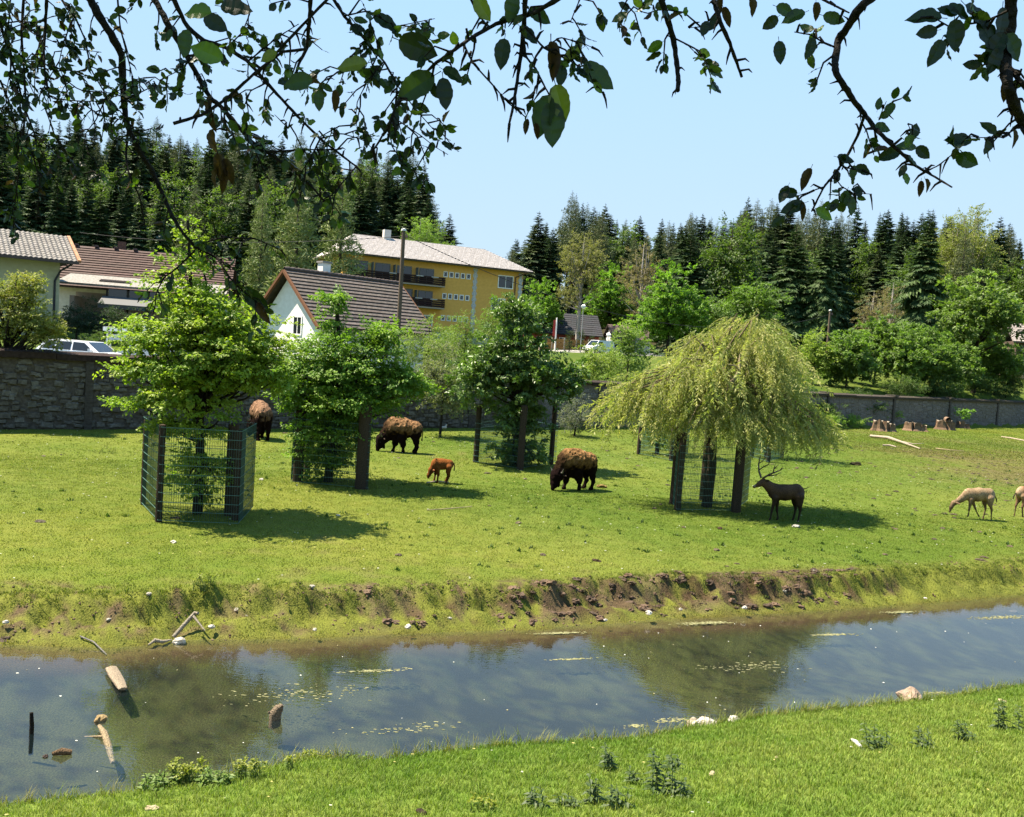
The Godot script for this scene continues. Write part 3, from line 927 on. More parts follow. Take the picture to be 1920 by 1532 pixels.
func bough(tree: Node3D, lines: Array, s: float, leaf_len: float, density: float, hero: Array, n_parts: int):
	var wood = MB.new()
	var wc = Color(0.03, 0.024, 0.022)
	var rest = MB.new()
	var places = []
	for l in lines:           # [pixel points, width from, width to (pixels), leaf share, depth offset]
		var pts = []
		var rr = []
		var raw = l[0]
		var ds = l[4] if l.size() > 4 else 0.0
		var c3 = Curve3D.new()
		for i in raw.size():
			var q = at(raw[i][0], raw[i][1], s + ds + 0.05 * sin(i * 1.3 + raw[0][0]))
			var a = at(raw[maxi(i - 1, 0)][0], raw[maxi(i - 1, 0)][1], s + ds)
			var b = at(raw[mini(i + 1, raw.size() - 1)][0], raw[mini(i + 1, raw.size() - 1)][1], s + ds)
			c3.add_point(q, (a - b) / 6.0, (b - a) / 6.0)
		var n = maxi(4, raw.size() * 4)
		var total = c3.get_baked_length()
		for i in n + 1:
			pts.append(c3.sample_baked(total * i / n))
			rr.append(lerpf(l[1], l[2], float(i) / n) * 0.5 * s / F)
		wood.tube(pts, rr, 7, wc, 0.22)
		var share = (l[3] if l.size() > 3 else 1.0) * density
		var step = (0.045 if s > 3.0 else 0.058) * leaf_len / 0.055
		var d = rf(0.0, step)
		while d < total:
			if rng.randf() < share:
				var p = c3.sample_baked(d)
				var dir = (c3.sample_baked(minf(d + 0.05, total)) - c3.sample_baked(maxf(d - 0.05, 0.0))).normalized()
				var side = (rdir() + dir * 0.7 + Vector3(0, -0.35, 0)).normalized()
				var ln = leaf_len * rf(0.5, 3.2)
				var mid = p + side * ln * 0.5 + Vector3(rf(-0.01, 0.01), 0.01, rf(-0.01, 0.01))
				var tip = p + side * ln + Vector3(0, -0.015, 0)
				wood.tube([p, mid, tip], [0.0032, 0.0026, 0.0016], 4, wc)
				var k = 4 + rng.randi() % 4
				for q in k:
					var o = mid.lerp(tip, rf(0.0, 1.0)) if q else tip
					var ld = (side * rf(0.2, 1.0) + rdir() * 0.9 + Vector3(0, -0.45, 0)).normalized()
					places.append([o, ld, rdir(), leaf_len * rf(0.55, 1.3)])
			else:
				var p2 = c3.sample_baked(d)
				var side2 = rdir()
				wood.tube([p2, p2 + side2 * rf(0.015, 0.03), p2 + side2 * 0.035 + Vector3(0, -0.01, 0)], [0.004, 0.003, 0.001], 4, wc)
			d += step * rf(0.5, 1.5)
	var root = part("bough", wood.mesh(), M.bark, tree)
	var count = 0
	for h in hero:           # [x, y, length in pixels, direction of the tip, tone, depth]
		var z = h[5] if h.size() > 5 else s
		var ang = deg_to_rad(h[3])
		var a = at(h[0] - cos(ang) * h[2] * 0.45, h[1] - sin(ang) * h[2] * 0.45, z)
		var b = at(h[0] + cos(ang) * h[2] * 0.55, h[1] + sin(ang) * h[2] * 0.55, z)
		var y = (b - a)
		var zz = (Vector3(rf(-0.5, 0.5), rf(-0.3, 0.6), 1.0)).normalized()
		var x = y.cross(zz).normalized()
		zz = x.cross(y).normalized()
		var o = part("leaf", leaf_kind(h[4]), M.big_leaf, root)
		o.transform = Transform3D(Basis(x * y.length(), y, zz * y.length()), a)
	for pl in places:
		var y = pl[1]
		var x = y.cross(pl[2]).normalized()
		var z = x.cross(y)
		var tf = Transform3D(Basis(x, y, z) * pl[3], pl[0] + y * pl[3] * 0.15)
		var u = rng.randf()
		var tone = "dark" if u < 0.42 else ("mid" if u < 0.82 else ("brown" if u < 0.88 else "bright"))
		if count < n_parts:
			var o = part("leaf", leaf_kind(tone), M.big_leaf, root)
			o.transform = tf
		else:
			var m = leaf_kind(tone)
			var ar = m.surface_get_arrays(0)
			rest.v.append_array(tf * ar[Mesh.ARRAY_VERTEX])
			rest.c.append_array(ar[Mesh.ARRAY_COLOR])
		count += 1
	if rest.v.size():
		part("leaves", rest.mesh(), M.big_leaf, root).set_meta("kind", "stuff")

func overhead_tree():
	var t = thing("overhanging_tree", "large dark leafy tree whose boughs hang into view from above", "tree")
	var w = MB.new()
	w.tube([Vector3(-4.2, 2.2, 2.4), Vector3(-4.0, 4.2, 2.0), Vector3(-3.4, 6.6, 0.6), Vector3(-2.6, 8.2, -1.4)], [0.3, 0.26, 0.2, 0.1], 10, BARK, 0.08)
	w.tube([Vector3(-3.4, 6.6, 0.6), Vector3(-1.5, 7.4, -1.2), Vector3(0.6, 7.4, -2.2)], [0.12, 0.08, 0.04], 7, BARK, 0.1)
	part("trunk", w.mesh(), M.bark, t)
	var c = crown([[Vector3(-2.4, 8.7, -1.0), Vector3(4.4, 1.7, 2.6)], [Vector3(-3.6, 9.0, -3.3), Vector3(3.6, 1.2, 1.7)], [Vector3(0.8, 8.0, -1.8), Vector3(2.2, 0.8, 1.2)]], 230, 6, "broad", 0.42, Color(0.06, 0.1, 0.02), Color(0.09, 0.14, 0.025), 0.4)
	part("crown", c.mesh(), M.leaf, t)
	# left tangle
	bough(t, [
		[[[0, 40], [12, 85], [30, 140], [45, 200], [65, 250], [70, 285], [80, 330]], 5, 2],
		[[[45, -12], [40, 60], [45, 130], [48, 190], [40, 290], [30, 360], [25, 430]], 5, 2, 0.9],
		[[[0, 150], [15, 185], [25, 220], [38, 270]], 4, 2],
		[[[-5, -10], [30, 35], [60, 62], [130, 90], [190, 98]], 3, 1.2],
		[[[-5, 45], [35, 40], [70, 42], [100, 30]], 3, 1.5],
		[[[-5, 95], [40, 110], [75, 130], [120, 128], [160, 145]], 3, 1.2],
		[[[-5, 230], [35, 245], [75, 262], [120, 300]], 3, 1.2, 0.8],
		[[[60, 285], [75, 340], [70, 390], [85, 430]], 2.6, 1.2, 0.5],
		[[[20, -8], [15, 60], [22, 120], [10, 180]], 3, 1.4]], 4.2, 0.043, 0.75, [], 22)
	bough(t, [
		[[[88, -12], [85, 50], [82, 100], [85, 150], [95, 190]], 6, 2.5],
		[[[110, -8], [140, 30], [160, 75], [170, 130], [200, 180], [212, 215]], 4, 1.6],
		[[[75, 165], [100, 185], [150, 190], [205, 190]], 3, 1.2],
		[[[60, 100], [110, 140], [150, 170], [215, 175], [250, 150], [300, 165]], 3, 1.2],
		[[[80, 190], [105, 260], [130, 300], [160, 330]], 2.6, 1.2, 0.7],
		[[[140, 30], [120, 75], [110, 120], [125, 165]], 2.6, 1.2],
		[[[200, 180], [180, 225], [160, 250], [165, 290]], 2.6, 1.2, 0.7],
		[[[150, 190], [185, 215], [230, 225], [270, 250]], 2.6, 1.2, 0.7]], 3.9, 0.042, 0.8, [], 22)
	bough(t, [
		[[[160, -20], [180, 20], [208, 65], [228, 100], [230, 150], [235, 220], [242, 245], [262, 285], [285, 320], [305, 365], [325, 410], [345, 440], [365, 462], [400, 480], [430, 500]], 16, 4, 0.55],
		[[[240, 245], [236, 290], [240, 320], [262, 370], [272, 425]], 5, 2, 0.5],
		[[[230, 190], [260, 175], [290, 160], [312, 165]], 3, 1.2],
		[[[365, 465], [392, 452], [420, 445], [480, 448], [530, 470]], 4, 1.6, 0.6],
		[[[365, 470], [335, 500], [308, 520], [293, 548], [290, 580]], 4, 2, 0.7],
		[[[405, 480], [430, 520], [455, 545], [492, 575]], 4, 2, 1.2]], 4.0, 0.043, 0.72, [[478, 560, 55, 40, "dark"], [495, 585, 50, 60, "brown"]], 24)
	bough(t, [
		[[[220, -8], [225, 50], [240, 110], [250, 150], [275, 145]], 3.5, 1.5, 0.5],
		[[[280, -20], [320, 55], [345, 95], [372, 145], [395, 185], [415, 200], [445, 235], [470, 265], [500, 285], [550, 320], [585, 350], [610, 380], [622, 430]], 12, 3, 0.6],
		[[[415, 200], [440, 240], [480, 252], [520, 280]], 3.5, 1.4],
		[[[500, 285], [560, 281], [640, 280]], 4, 2, 0.3],
		[[[470, 265], [495, 320], [510, 345]], 3, 1.2]], 3.5, 0.042, 0.65,
		[[395, 200, 48, 95, "brown"], [398, 225, 40, 80, "brown"], [402, 262, 46, 85, "brown"], [412, 312, 58, 80, "brown"], [420, 338, 48, 100, "brown"], [428, 318, 50, 70, "brown"], [404, 330, 40, 110, "brown"]], 24)
	bough(t, [
		[[[325, 232], [380, 215], [425, 185], [480, 135], [530, 97], [575, 92]], 6, 5, 0.35],
		[[[480, 140], [550, 65], [622, -10]], 5, 5, 0.4],
		[[[583, -12], [580, 40], [575, 92], [560, 120], [550, 158]], 8, 4, 0.7],
		[[[425, 185], [420, 220], [428, 260]], 4, 2, 0.8]], 2.7, 0.036, 0.6,
		[[388, 98, 76, 205, "bright", 1.7], [372, 22, 56, 185, "bright", 1.7], [346, 78, 52, 105, "mid", 1.8], [440, 14, 60, 5, "dark", 1.8], [402, 42, 50, 30, "dark", 1.9], [560, 152, 60, 175, "mid", 2.0], [598, 187, 38, 92, "mid", 2.2], [662, 122, 60, 172, "yellow", 1.9], [628, 188, 44, 90, "brown", 2.3], [505, 105, 36, 150, "yellow", 2.3]], 22)
	bough(t, [
		[[[320, -14], [350, 50], [380, 75], [425, 90], [465, 115], [500, 155], [550, 210], [600, 260], [645, 295], [668, 312]], 9, 3.5, 0.65],
		[[[465, 115], [490, 95], [520, 70], [560, 45]], 3.5, 1.4],
		[[[550, 210], [540, 240], [515, 215]], 3, 1.2],
		[[[600, 260], [640, 250], [680, 262], [700, 280]], 3, 1.2],
		[[[668, 312], [640, 345], [620, 370], [600, 352]], 3, 1.2, 0.8],
		[[[425, 90], [455, 60], [470, 20], [460, -8]], 3, 1.4],
		[[[500, 155], [470, 170], [455, 205], [470, 235]], 3, 1.2],
		[[[600, 260], [580, 300], [560, 330], [565, 360]], 2.6, 1.2],
		[[[380, 75], [360, 110], [340, 130], [300, 150]], 2.6, 1.2, 0.7]], 3.2, 0.04, 0.75, [], 24)
	bough(t, [
		[[[620, -10], [645, 30], [685, 75], [720, 115], [745, 160], [740, 210], [730, 240]], 6, 2.5, 0.8],
		[[[645, 30], [690, 20], [740, 50], [790, 40], [815, 35]], 3, 1.2],
		[[[685, 75], [660, 110], [640, 130], [612, 150]], 3, 1.2],
		[[[720, 115], [690, 150], [670, 190], [665, 235]], 3, 1.2],
		[[[745, 160], [775, 200], [810, 240], [835, 245]], 2.6, 1.1],
		[[[730, 240], [735, 275], [760, 310], [795, 335]], 2.6, 1.2],
		[[[745, 225], [790, 255], [815, 275], [840, 290]], 2.4, 1.1]], 3.1, 0.04, 0.85, [[722, 40, 55, 28, "dark"], [740, 250, 34, 95, "brown"]], 26)
	bough(t, [
		[[[1060, -10], [1000, 25], [960, 35], [930, 45], [885, 70], [850, 95], [815, 120], [780, 155], [755, 175], [742, 200], [728, 235], [705, 275], [690, 292]], 9, 3, 0.4],
		[[[985, -14], [983, 40], [978, 90], [970, 150], [962, 200], [953, 241]], 10, 4, 0.12],
		[[[870, 85], [888, 120], [920, 155], [955, 195], [985, 219]], 4, 2, 0.15],
		[[[980, 45], [985, 105], [1005, 130], [1020, 160], [1030, 178]], 5, 3, 0.3],
		[[[984, 50], [1020, 90], [1050, 105], [1080, 120], [1110, 150], [1135, 178]], 4, 1.4, 0.35],
		[[[880, -8], [895, 25], [915, 50]], 5, 3, 0.6],
		[[[1020, 90], [1050, 70], [1090, 80], [1125, 95]], 3, 1.2]], 2.2, 0.03, 0.7,
		[[780, 88, 78, 22, "dark"], [782, 160, 84, 150, "mid"], [834, 172, 60, 82, "dark"], [848, 138, 44, 25, "dark"], [942, 97, 56, 100, "dark"], [1034, 112, 78, 88, "brown"], [1052, 140, 40, 95, "dark"], [1120, 140, 74, 40, "mid"], [1018, 212, 80, 110, "mid"], [1050, 190, 72, 75, "yellow"], [1036, 228, 84, 85, "mid"], [905, 14, 56, 60, "yellow"], [960, 12, 60, 100, "mid"], [1010, 28, 48, 30, "mid"], [987, 236, 30, 100, "brown"], [1006, 244, 30, 80, "brown"], [1075, 100, 40, 150, "yellow"], [990, 62, 46, 40, "dark"]], 20)
	bough(t, [
		[[[1236, -14], [1250, 30], [1262, 70], [1268, 110], [1272, 150], [1271, 170]], 12, 8, 0.1],
		[[[1180, -8], [1160, 30], [1162, 60]], 3, 1.4, 0.9],
		[[[1245, 15], [1215, 25], [1195, 20]], 3, 1.2, 1.0],
		[[[1262, 70], [1290, 85], [1305, 100]], 3, 1.2, 0.9],
		[[[1090, -8], [1070, 40], [1050, 45]], 3, 1.4, 0.8]], 2.6, 0.04, 0.8, [], 18)
	bough(t, [
		[[[1335, -14], [1350, 40], [1368, 80], [1384, 125], [1391, 144]], 10, 5, 0.05],
		[[[1345, 20], [1320, 50], [1290, 52]], 3, 1.2, 0.5]], 2.3, 0.034, 0.8,
		[[1350, 12, 40, 95, "brown"], [1362, 30, 40, 70, "brown"], [1340, 40, 34, 120, "dark"], [1408, 10, 40, 80, "brown"], [1322, 52, 30, 110, "dark"]], 10)
	bough(t, [
		[[[1650, -18], [1612, 15], [1590, 50], [1572, 75], [1566, 110], [1566, 135], [1582, 160], [1605, 195], [1622, 215], [1640, 240], [1665, 265], [1690, 287], [1715, 310], [1750, 330], [1785, 351]], 17, 3, 0.14],
		[[[1620, 218], [1610, 250], [1590, 290], [1570, 320], [1545, 350], [1530, 380], [1522, 396]], 6, 3, 0.3],
		[[[1640, 240], [1643, 270], [1652, 300]], 5, 3, 0.1],
		[[[1735, 322], [1760, 310], [1785, 290], [1800, 272]], 3, 1.6, 0.4],
		[[[1564, 88], [1545, 80], [1520, 65], [1490, 60]], 4, 2, 0.7],
		[[[1535, -5], [1560, 8], [1592, 24]], 5, 3, 0.1],
		[[[1545, 350], [1512, 362], [1480, 372]], 2.6, 1.4, 0.5],
		[[[1562, 328], [1578, 350], [1600, 362], [1635, 364]], 2.4, 1.2, 0.5],
		[[[1575, 310], [1600, 318], [1630, 320]], 2.4, 1.2, 0.4],
		[[[1698, 268], [1708, 245], [1702, 232]], 2.2, 1.2, 0.3],
		[[[1648, 225], [1655, 205], [1662, 190]], 2.2, 1.2, 0.3]], 2.4, 0.036, 0.75,
		[[1462, 96, 44, 85, "dark"], [1446, 42, 36, 140, "dark"], [1520, 88, 40, 100, "dark"], [1490, 30, 46, 160, "mid"], [1562, 34, 44, 15, "mid"], [1530, 20, 36, 90, "brown"], [1472, 18, 40, 20, "mid"], [1585, 372, 36, 105, "mid"], [1597, 384, 38, 88, "mid"], [1488, 388, 48, 160, "dark"], [1512, 334, 46, 115, "brown"], [1470, 362, 36, 120, "dark"], [1480, 362, 34, 180, "dark"], [1545, 400, 40, 30, "bright"], [1505, 395, 36, 85, "brown"], [1715, 246, 32, 290, "dark"], [1670, 288, 44, 160, "dark"], [1700, 275, 40, 190, "mid"], [1730, 285, 34, 40, "dark"], [1648, 195, 26, 285, "mid"], [1660, 215, 26, 340, "mid"], [1655, 238, 34, 10, "mid"], [1726, 352, 30, 95, "brown"], [1738, 346, 26, 70, "brown"], [1585, 297, 36, 10, "dark"], [1600, 322, 28, 100, "mid"], [1618, 318, 36, 15, "dark"]], 12)
	bough(t, [
		[[[1898, -22], [1892, 60], [1885, 125], [1890, 160], [1900, 190], [1915, 225], [1928, 252]], 24, 16, 0.35],
		[[[1888, 120], [1915, 155], [1938, 182]], 10, 8, 0.1],
		[[[1912, 237], [1880, 257], [1840, 258], [1805, 255]], 3, 1.4, 0.25],
		[[[1890, 20], [1850, 40], [1815, 45], [1780, 50], [1745, 30]], 5, 2, 0.4],
		[[[1915, 130], [1905, 165], [1902, 210]], 4, 2, 0.3]], 1.95, 0.034, 0.9,
		[[1792, 62, 58, 85, "dark"], [1757, 96, 52, 112, "dark"], [1738, 30, 62, 188, "dark"], [1740, 60, 40, 170, "dark"], [1832, 28, 66, 40, "dark"], [1850, 60, 66, 60, "dark"], [1868, 85, 60, 120, "dark"], [1866, 112, 52, 110, "dark"], [1800, 22, 60, 15, "dark"], [1880, 40, 60, 90, "dark"], [1900, 85, 56, 60, "mid"], [1812, 300, 50, 20, "mid"], [1800, 262, 50, 185, "dark"], [1856, 240, 36, 230, "dark"], [1855, 272, 34, 110, "dark"], [1902, 258, 34, 80, "brown"], [1780, 20, 40, 200, "dark"], [1886, 168, 44, 100, "brown"], [1895, 195, 40, 80, "brown"]], 16)

# ---------------------------------------------------------------- buildings
const WHITE := Color(0.78, 0.77, 0.74)

func window_part(parent: Node3D, x: float, y: float, w: float, h: float, z: float, frame: Color, mull := 1, deep := 0.06):
	var mb = MB.new()
	var t = minf(0.1, w * 0.16)
	mb.box(Transform3D(Basis(), Vector3(x, y + h / 2 - t / 2, z)), Vector3(w, t, deep), frame)
	mb.box(Transform3D(Basis(), Vector3(x, y - h / 2 + t / 2, z)), Vector3(w, t, deep), frame)
	for s in [-1, 1]:
		mb.box(Transform3D(Basis(), Vector3(x + s * (w / 2 - t / 2), y, z)), Vector3(t, h - 2 * t, deep), frame)
	for i in range(1, mull + 1):
		mb.box(Transform3D(Basis(), Vector3(x - w / 2 + w * i / (mull + 1.0), y, z)), Vector3(0.06, h - 2 * t, deep * 0.8), frame)
	var f = part("window", mb.mesh(), M.plain, parent)
	for i in mull + 1:
		var pw = (w - 2 * t) / (mull + 1)
		bx("pane", f, M.glass, Vector3(x - w / 2 + t + pw * (i + 0.5), y, z - 0.01), Vector3(pw - 0.03, h - 2 * t, 0.02))
	return f

func solid(parent: Node3D, called: String, c: Vector3, s: Vector3, col: Color, m: Material = null, rot := Basis()):
	var mb = MB.new()
	mb.box(Transform3D(rot, c), s, col)
	return part(called, mb.mesh(), m if m else M.plain, parent)

# a roof slope from ridge (x0..x1 at y1, z1) down to the eave (y0, z0), as a deck with rows of tiles lying on it
func slope(parent: Node3D, x0: float, x1: float, y1: float, z1: float, y0: float, z0: float, rows: int, col: Color, lip := 0.05, wavy := 0.0):
	var mb = MB.new()
	var a = Vector3(x0, y1, z1)
	var b = Vector3(x1, y1, z1)
	var c = Vector3(x1, y0, z0)
	var d = Vector3(x0, y0, z0)
	var n = (c - b).cross(a - b).normalized()
	if n.y < 0:
		n = -n
	var dn = Vector3(0, -0.12, 0)
	if (b - a).cross(d - a).y < 0:
		mb.quad(d, c, b, a, col)
	else:
		mb.quad(a, b, c, d, col)
	mb.quad(a + dn, b + dn, c + dn, d + dn, col * 0.5)
	mb.quad(d, c, c + dn, d + dn, col * 0.6)
	mb.quad(a, d, d + dn, a + dn, col * 0.7)
	mb.quad(b, c, c + dn, b + dn, col * 0.7)
	var deck = part("roof", mb.mesh(), M.roof, parent)
	for r in rows:
		var p = a.lerp(d, float(r) / rows) + n * 0.012
		var q = a.lerp(d, (r + 1.0) / rows) + n * (0.012 + lip)
		var len_ = (b - a)
		var rm = MB.new()
		var cc = col * rf(0.88, 1.12)
		var k = int(len_.length() / 0.3) if wavy > 0.0 else int(maxf(1, len_.length() / 1.2))
		for i in k:
			var u0 = len_ * (float(i) / k)
			var u1 = len_ * ((i + 1.0) / k)
			var ct = cc * rf(0.9, 1.1)
			if wavy > 0.0:
				var um = (u0 + u1) * 0.5
				var up = n * wavy
				rm.quad(q + u0, q + um + up, p + um + up, p + u0, ct)
				rm.quad(q + um + up, q + u1, p + u1, p + um + up, ct)
				rm.quad(q + u0 - n * lip, q + u1 - n * lip, q + u1, q + u0, ct * 0.9)
				rm.tri(q + u0, q + u1, q + um + up, ct * 0.9)
			else:
				rm.quad(q + u0, q + u1, p + u1, p + u0, ct)
				rm.quad(q + u0 - n * lip, q + u1 - n * lip, q + u1, q + u0, ct * 0.8)
		part("tile_row", rm.mesh(), M.roof, deck)
	return deck

func gable_walls(parent: Node3D, L: float, half: float, wall_h: float, ridge_h: float, col: Color):
	solid(parent, "wall", Vector3(L / 2, wall_h / 2, half - 0.15), Vector3(L, wall_h, 0.3), col, M.plaster)
	solid(parent, "wall", Vector3(L / 2, wall_h / 2, -half + 0.15), Vector3(L, wall_h, 0.3), col, M.plaster)
	for x in [0.15, L - 0.15]:
		var mb = MB.new()
		for s in [-0.147, 0.147]:
			var z = half - 0.3
			var pts = [Vector3(x + s, 0, -z), Vector3(x + s, 0, z), Vector3(x + s, wall_h, z), Vector3(x + s, ridge_h - 0.25, 0), Vector3(x + s, wall_h, -z)]
			for i in 3:
				if s > 0:
					mb.tri(pts[0], pts[i + 2], pts[i + 1], col)
				else:
					mb.tri(pts[0], pts[i + 1], pts[i + 2], col)
		part("wall", mb.mesh(), M.plaster, parent)

func white_house():
	var base = Vector3(-15.57, 1.7, -60.0)
	var t = thing("white_house", "white house with brown tiled gable roof in front of the yellow hotel", "house", base, deg_to_rad(46))
	var H = 6.86
	var ov = 0.5
	var e = 3.3
	gable_walls(t, 8.8, 3.9, e, H, WHITE)
	slope(t, -ov, 8.9 + ov, H + 0.05, 0.0, e - 0.1, 4.5, 15, Color(0.115, 0.095, 0.083), 0.07)
	slope(t, -ov, 8.9 + ov, H + 0.05, 0.0, e - 0.1, -4.5, 15, Color(0.115, 0.095, 0.083), 0.07)
	for s in [-1.0, 1.0]:
		for x in [-ov - 0.04, 8.9 + ov + 0.04]:
			var mb = MB.new()
			mb.bar(Vector3(x, H - 0.05, 0.02 * s), Vector3(x, e - 0.2, 4.5 * s), 0.09, Color(0.22, 0.1, 0.05))
			part("bargeboard", mb.mesh(), M.wood, t)
	var rc = MB.new()
	for i in 26:
		var x0 = -ov + i * 0.38
		rc.tube([Vector3(x0, H + 0.1, 0), Vector3(x0 + 0.4, H + 0.13, 0)], [0.13, 0.15], 8, Color(0.1, 0.075, 0.07))
	part("ridge_tiles", rc.mesh(), M.roof, t)
	var gut = MB.new()
	gut.bar(Vector3(-ov, e - 0.15, 4.58), Vector3(8.9 + ov, e - 0.15, 4.58), 0.07, Color(0.12, 0.07, 0.05))
	part("gutter", gut.mesh(), M.wood, t)
	# window in the gable and on the long side
	var g = Node3D.new()
	g.name = "gable_window"
	t.add_child(g)
	g.rotation.y = -PI / 2
	var w = window_part(g, 1.2, 3.2, 1.1, 1.3, 0.02, Color(0.72, 0.72, 0.7))
	g.position = Vector3(0, 0, 0)
	window_part(t, 5.2, 1.7, 1.0, 1.2, 3.92, Color(0.5, 0.5, 0.48))
	window_part(t, 2.0, 1.7, 1.0, 1.2, 3.92, Color(0.5, 0.5, 0.48))
	var ch = solid(t, "chimney", Vector3(3.1, H + 0.15, -0.7), Vector3(0.65, 1.5, 0.65), Color(0.7, 0.69, 0.66), M.plaster)
	solid(ch, "cap", Vector3(3.1, H + 0.95, -0.7), Vector3(0.8, 0.12, 0.8), Color(0.2, 0.19, 0.18))

func hotel():
	var base = Vector3(-21.67, 3.6, -108.0)
	var t = thing("hotel", "four-storey yellow hotel with grey roof and dark wooden balconies", "hotel", base, deg_to_rad(24.7))
	var Y = func(a): return a - 3.6       # absolute height to local
	var yel = Color(0.66, 0.37, 0.095)
	var L = 24.2
	var D = 13.0
	var ev = 14.75 - 3.6
	# walls with real thickness
	solid(t, "wall", Vector3(L / 2, (ev + 2.3) / 2, -0.2), Vector3(L, ev - 2.3, 0.4), yel, M.plaster)
	solid(t, "wall", Vector3(L / 2, (ev + 2.3) / 2, -D + 0.2), Vector3(L, ev - 2.3, 0.4), yel, M.plaster)
	solid(t, "wall", Vector3(0.2, (ev + 2.3) / 2, -D / 2), Vector3(0.396, ev - 2.3, D - 0.8), yel * 1.05, M.plaster)
	solid(t, "wall", Vector3(L - 0.2, (ev + 2.3) / 2, -D / 2), Vector3(0.396, ev - 2.3, D - 0.8), yel, M.plaster)
	solid(t, "plinth", Vector3(L / 2, 0.9, -D / 2 + 0.05), Vector3(L + 0.1, 2.8, D + 0.1), Color(0.36, 0.36, 0.37), M.plaster)
	for i in 4:
		window_part(t, 13.6 + i * 1.0, 1.35, 0.55, 0.7, 0.12, WHITE, 0)
	# roof: two slopes with hips
	var rm = MB.new()
	var o = 1.0
	var ry = ev + 3.1
	var gc = Color(0.46, 0.43, 0.42)
	var A = Vector3(-o, ev, o)
	var B = Vector3(L + o, ev, o)
	var Cc = Vector3(L + o, ev, -D - o)
	var Dd = Vector3(-o, ev, -D - o)
	var R0 = Vector3(2.5, ry, -D / 2)
	var R1 = Vector3(L - 3.2, ry, -D / 2)
	rm.quad(A, B, R1, R0, gc)
	rm.quad(Cc, Dd, R0, R1, gc)
	rm.tri(B, Cc, R1, gc * 0.95)
	rm.tri(Dd, A, R0, gc * 0.95)
	rm.quad(A + Vector3(0, -0.2, 0), Dd + Vector3(0, -0.2, 0), Cc + Vector3(0, -0.2, 0), B + Vector3(0, -0.2, 0), gc * 0.6)
	rm.quad(A + Vector3(0, -0.2, 0), B + Vector3(0, -0.2, 0), B, A, Color(0.08, 0.06, 0.05))
	rm.quad(B + Vector3(0, -0.2, 0), Cc + Vector3(0, -0.2, 0), Cc, B, Color(0.08, 0.06, 0.05))
	rm.quad(Dd + Vector3(0, -0.2, 0), A + Vector3(0, -0.2, 0), A, Dd, Color(0.08, 0.06, 0.05))
	var roof = part("roof", rm.mesh(), M.roof, t)
	var seams = MB.new()
	for r in 16:
		var f = (r + 0.5) / 16.0
		seams.bar(A.lerp(R0, f) + Vector3(0, 0.02, 0), B.lerp(R1, f) + Vector3(0, 0.02, 0), 0.025, gc * 0.85)
	part("seams", seams.mesh(), M.roof, roof)
	var chm = solid(roof, "chimney", Vector3(7.0, ry + 0.3, -D / 2 + 0.3), Vector3(0.9, 1.3, 0.9), Color(0.55, 0.53, 0.5), M.plaster)
	# white quoin blocks
	for x in [17.35, 23.85]:
		for i in 22:
			var w = 0.62 if i % 2 else 0.4
			solid(t, "quoin", Vector3(x, 2.6 + i * 0.385, 0.02), Vector3(w, 0.375, 0.06), Color(0.6, 0.61, 0.63) * rf(0.92, 1.05), M.stone)
	# small stair windows
	for row in [13.32, 10.55, 7.75]:
		for i in 5:
			window_part(t, 13.25 + i * 0.79, Y.call(row), 0.58, 0.72, 0.03, Color(0.72, 0.7, 0.66), 0)
	window_part(t, 21.7, Y.call(13.1), 2.2, 1.7, 0.03, WHITE, 1)
	window_part(t, 20.8, Y.call(10.1), 2.0, 1.6, 0.03, WHITE, 1)
	window_part(t, 10.9, Y.call(7.2), 1.9, 1.5, 0.03, WHITE, 1)
	# balcony doors
	for d in [[2.1, 13.05], [4.95, 13.0], [7.75, 12.95], [10.7, 12.9], [8.0, 10.15], [10.7, 10.1], [4.9, 10.2], [2.0, 10.2]]:
		window_part(t, d[0], Y.call(d[1]) - 0.1, 1.95, 2.0, 0.03, Color(0.16, 0.15, 0.13), 1)
		solid(t, "divider", Vector3(d[0] - 1.45, Y.call(d[1]) - 0.1, 0.55), Vector3(0.05, 1.9, 1.0), Color(0.1, 0.12, 0.12))
	# balconies
	var dk = Color(0.045, 0.022, 0.018)
	for b in [[0.6, 12.85, 11.72], [0.6, 12.95, 8.95]]:
		var y0 = Y.call(b[2])
		var bal = solid(t, "balcony", Vector3((b[0] + b[1]) / 2, y0 - 0.08, 0.62), Vector3(b[1] - b[0], 0.16, 1.2), Color(0.3, 0.25, 0.2))
		for k in 4:
			solid(bal, "plank", Vector3((b[0] + b[1]) / 2, y0 + 0.14 + k * 0.27, 1.24), Vector3(b[1] - b[0], 0.2, 0.05), dk * rf(0.8, 1.3), M.wood)
			solid(bal, "plank", Vector3(b[1] - 0.03, y0 + 0.14 + k * 0.27, 0.64), Vector3(0.05, 0.2, 1.14), dk, M.wood)
		for k in 7:
			solid(bal, "baluster", Vector3(lerpf(b[0] + 0.1, b[1] - 0.1, k / 6.0), y0 + 0.53, 1.18), Vector3(0.07, 1.06, 0.06), dk, M.wood)
		for x in [5.9, 9.4, 11.4]:
			solid(bal, "flower_box", Vector3(x, y0 + 0.98, 1.36), Vector3(0.9, 0.12, 0.16), Color(0.35, 0.33, 0.32))
	var dp = MB.new()
	dp.bar(Vector3(23.1, 2.4, 0.08), Vector3(23.1, ev - 0.9, 0.08), 0.06, Color(0.1, 0.05, 0.03))
	dp.bar(Vector3(23.1, ev - 0.9, 0.08), Vector3(24.3, ev - 0.25, 0.85), 0.06, Color(0.1, 0.05, 0.03))
	part("downpipe", dp.mesh(), M.plain, t)
	# windows in the sunlit end wall
	var g = Node3D.new()
	g.name = "end_windows"
	t.add_child(g)
	g.rotation.y = -PI / 2
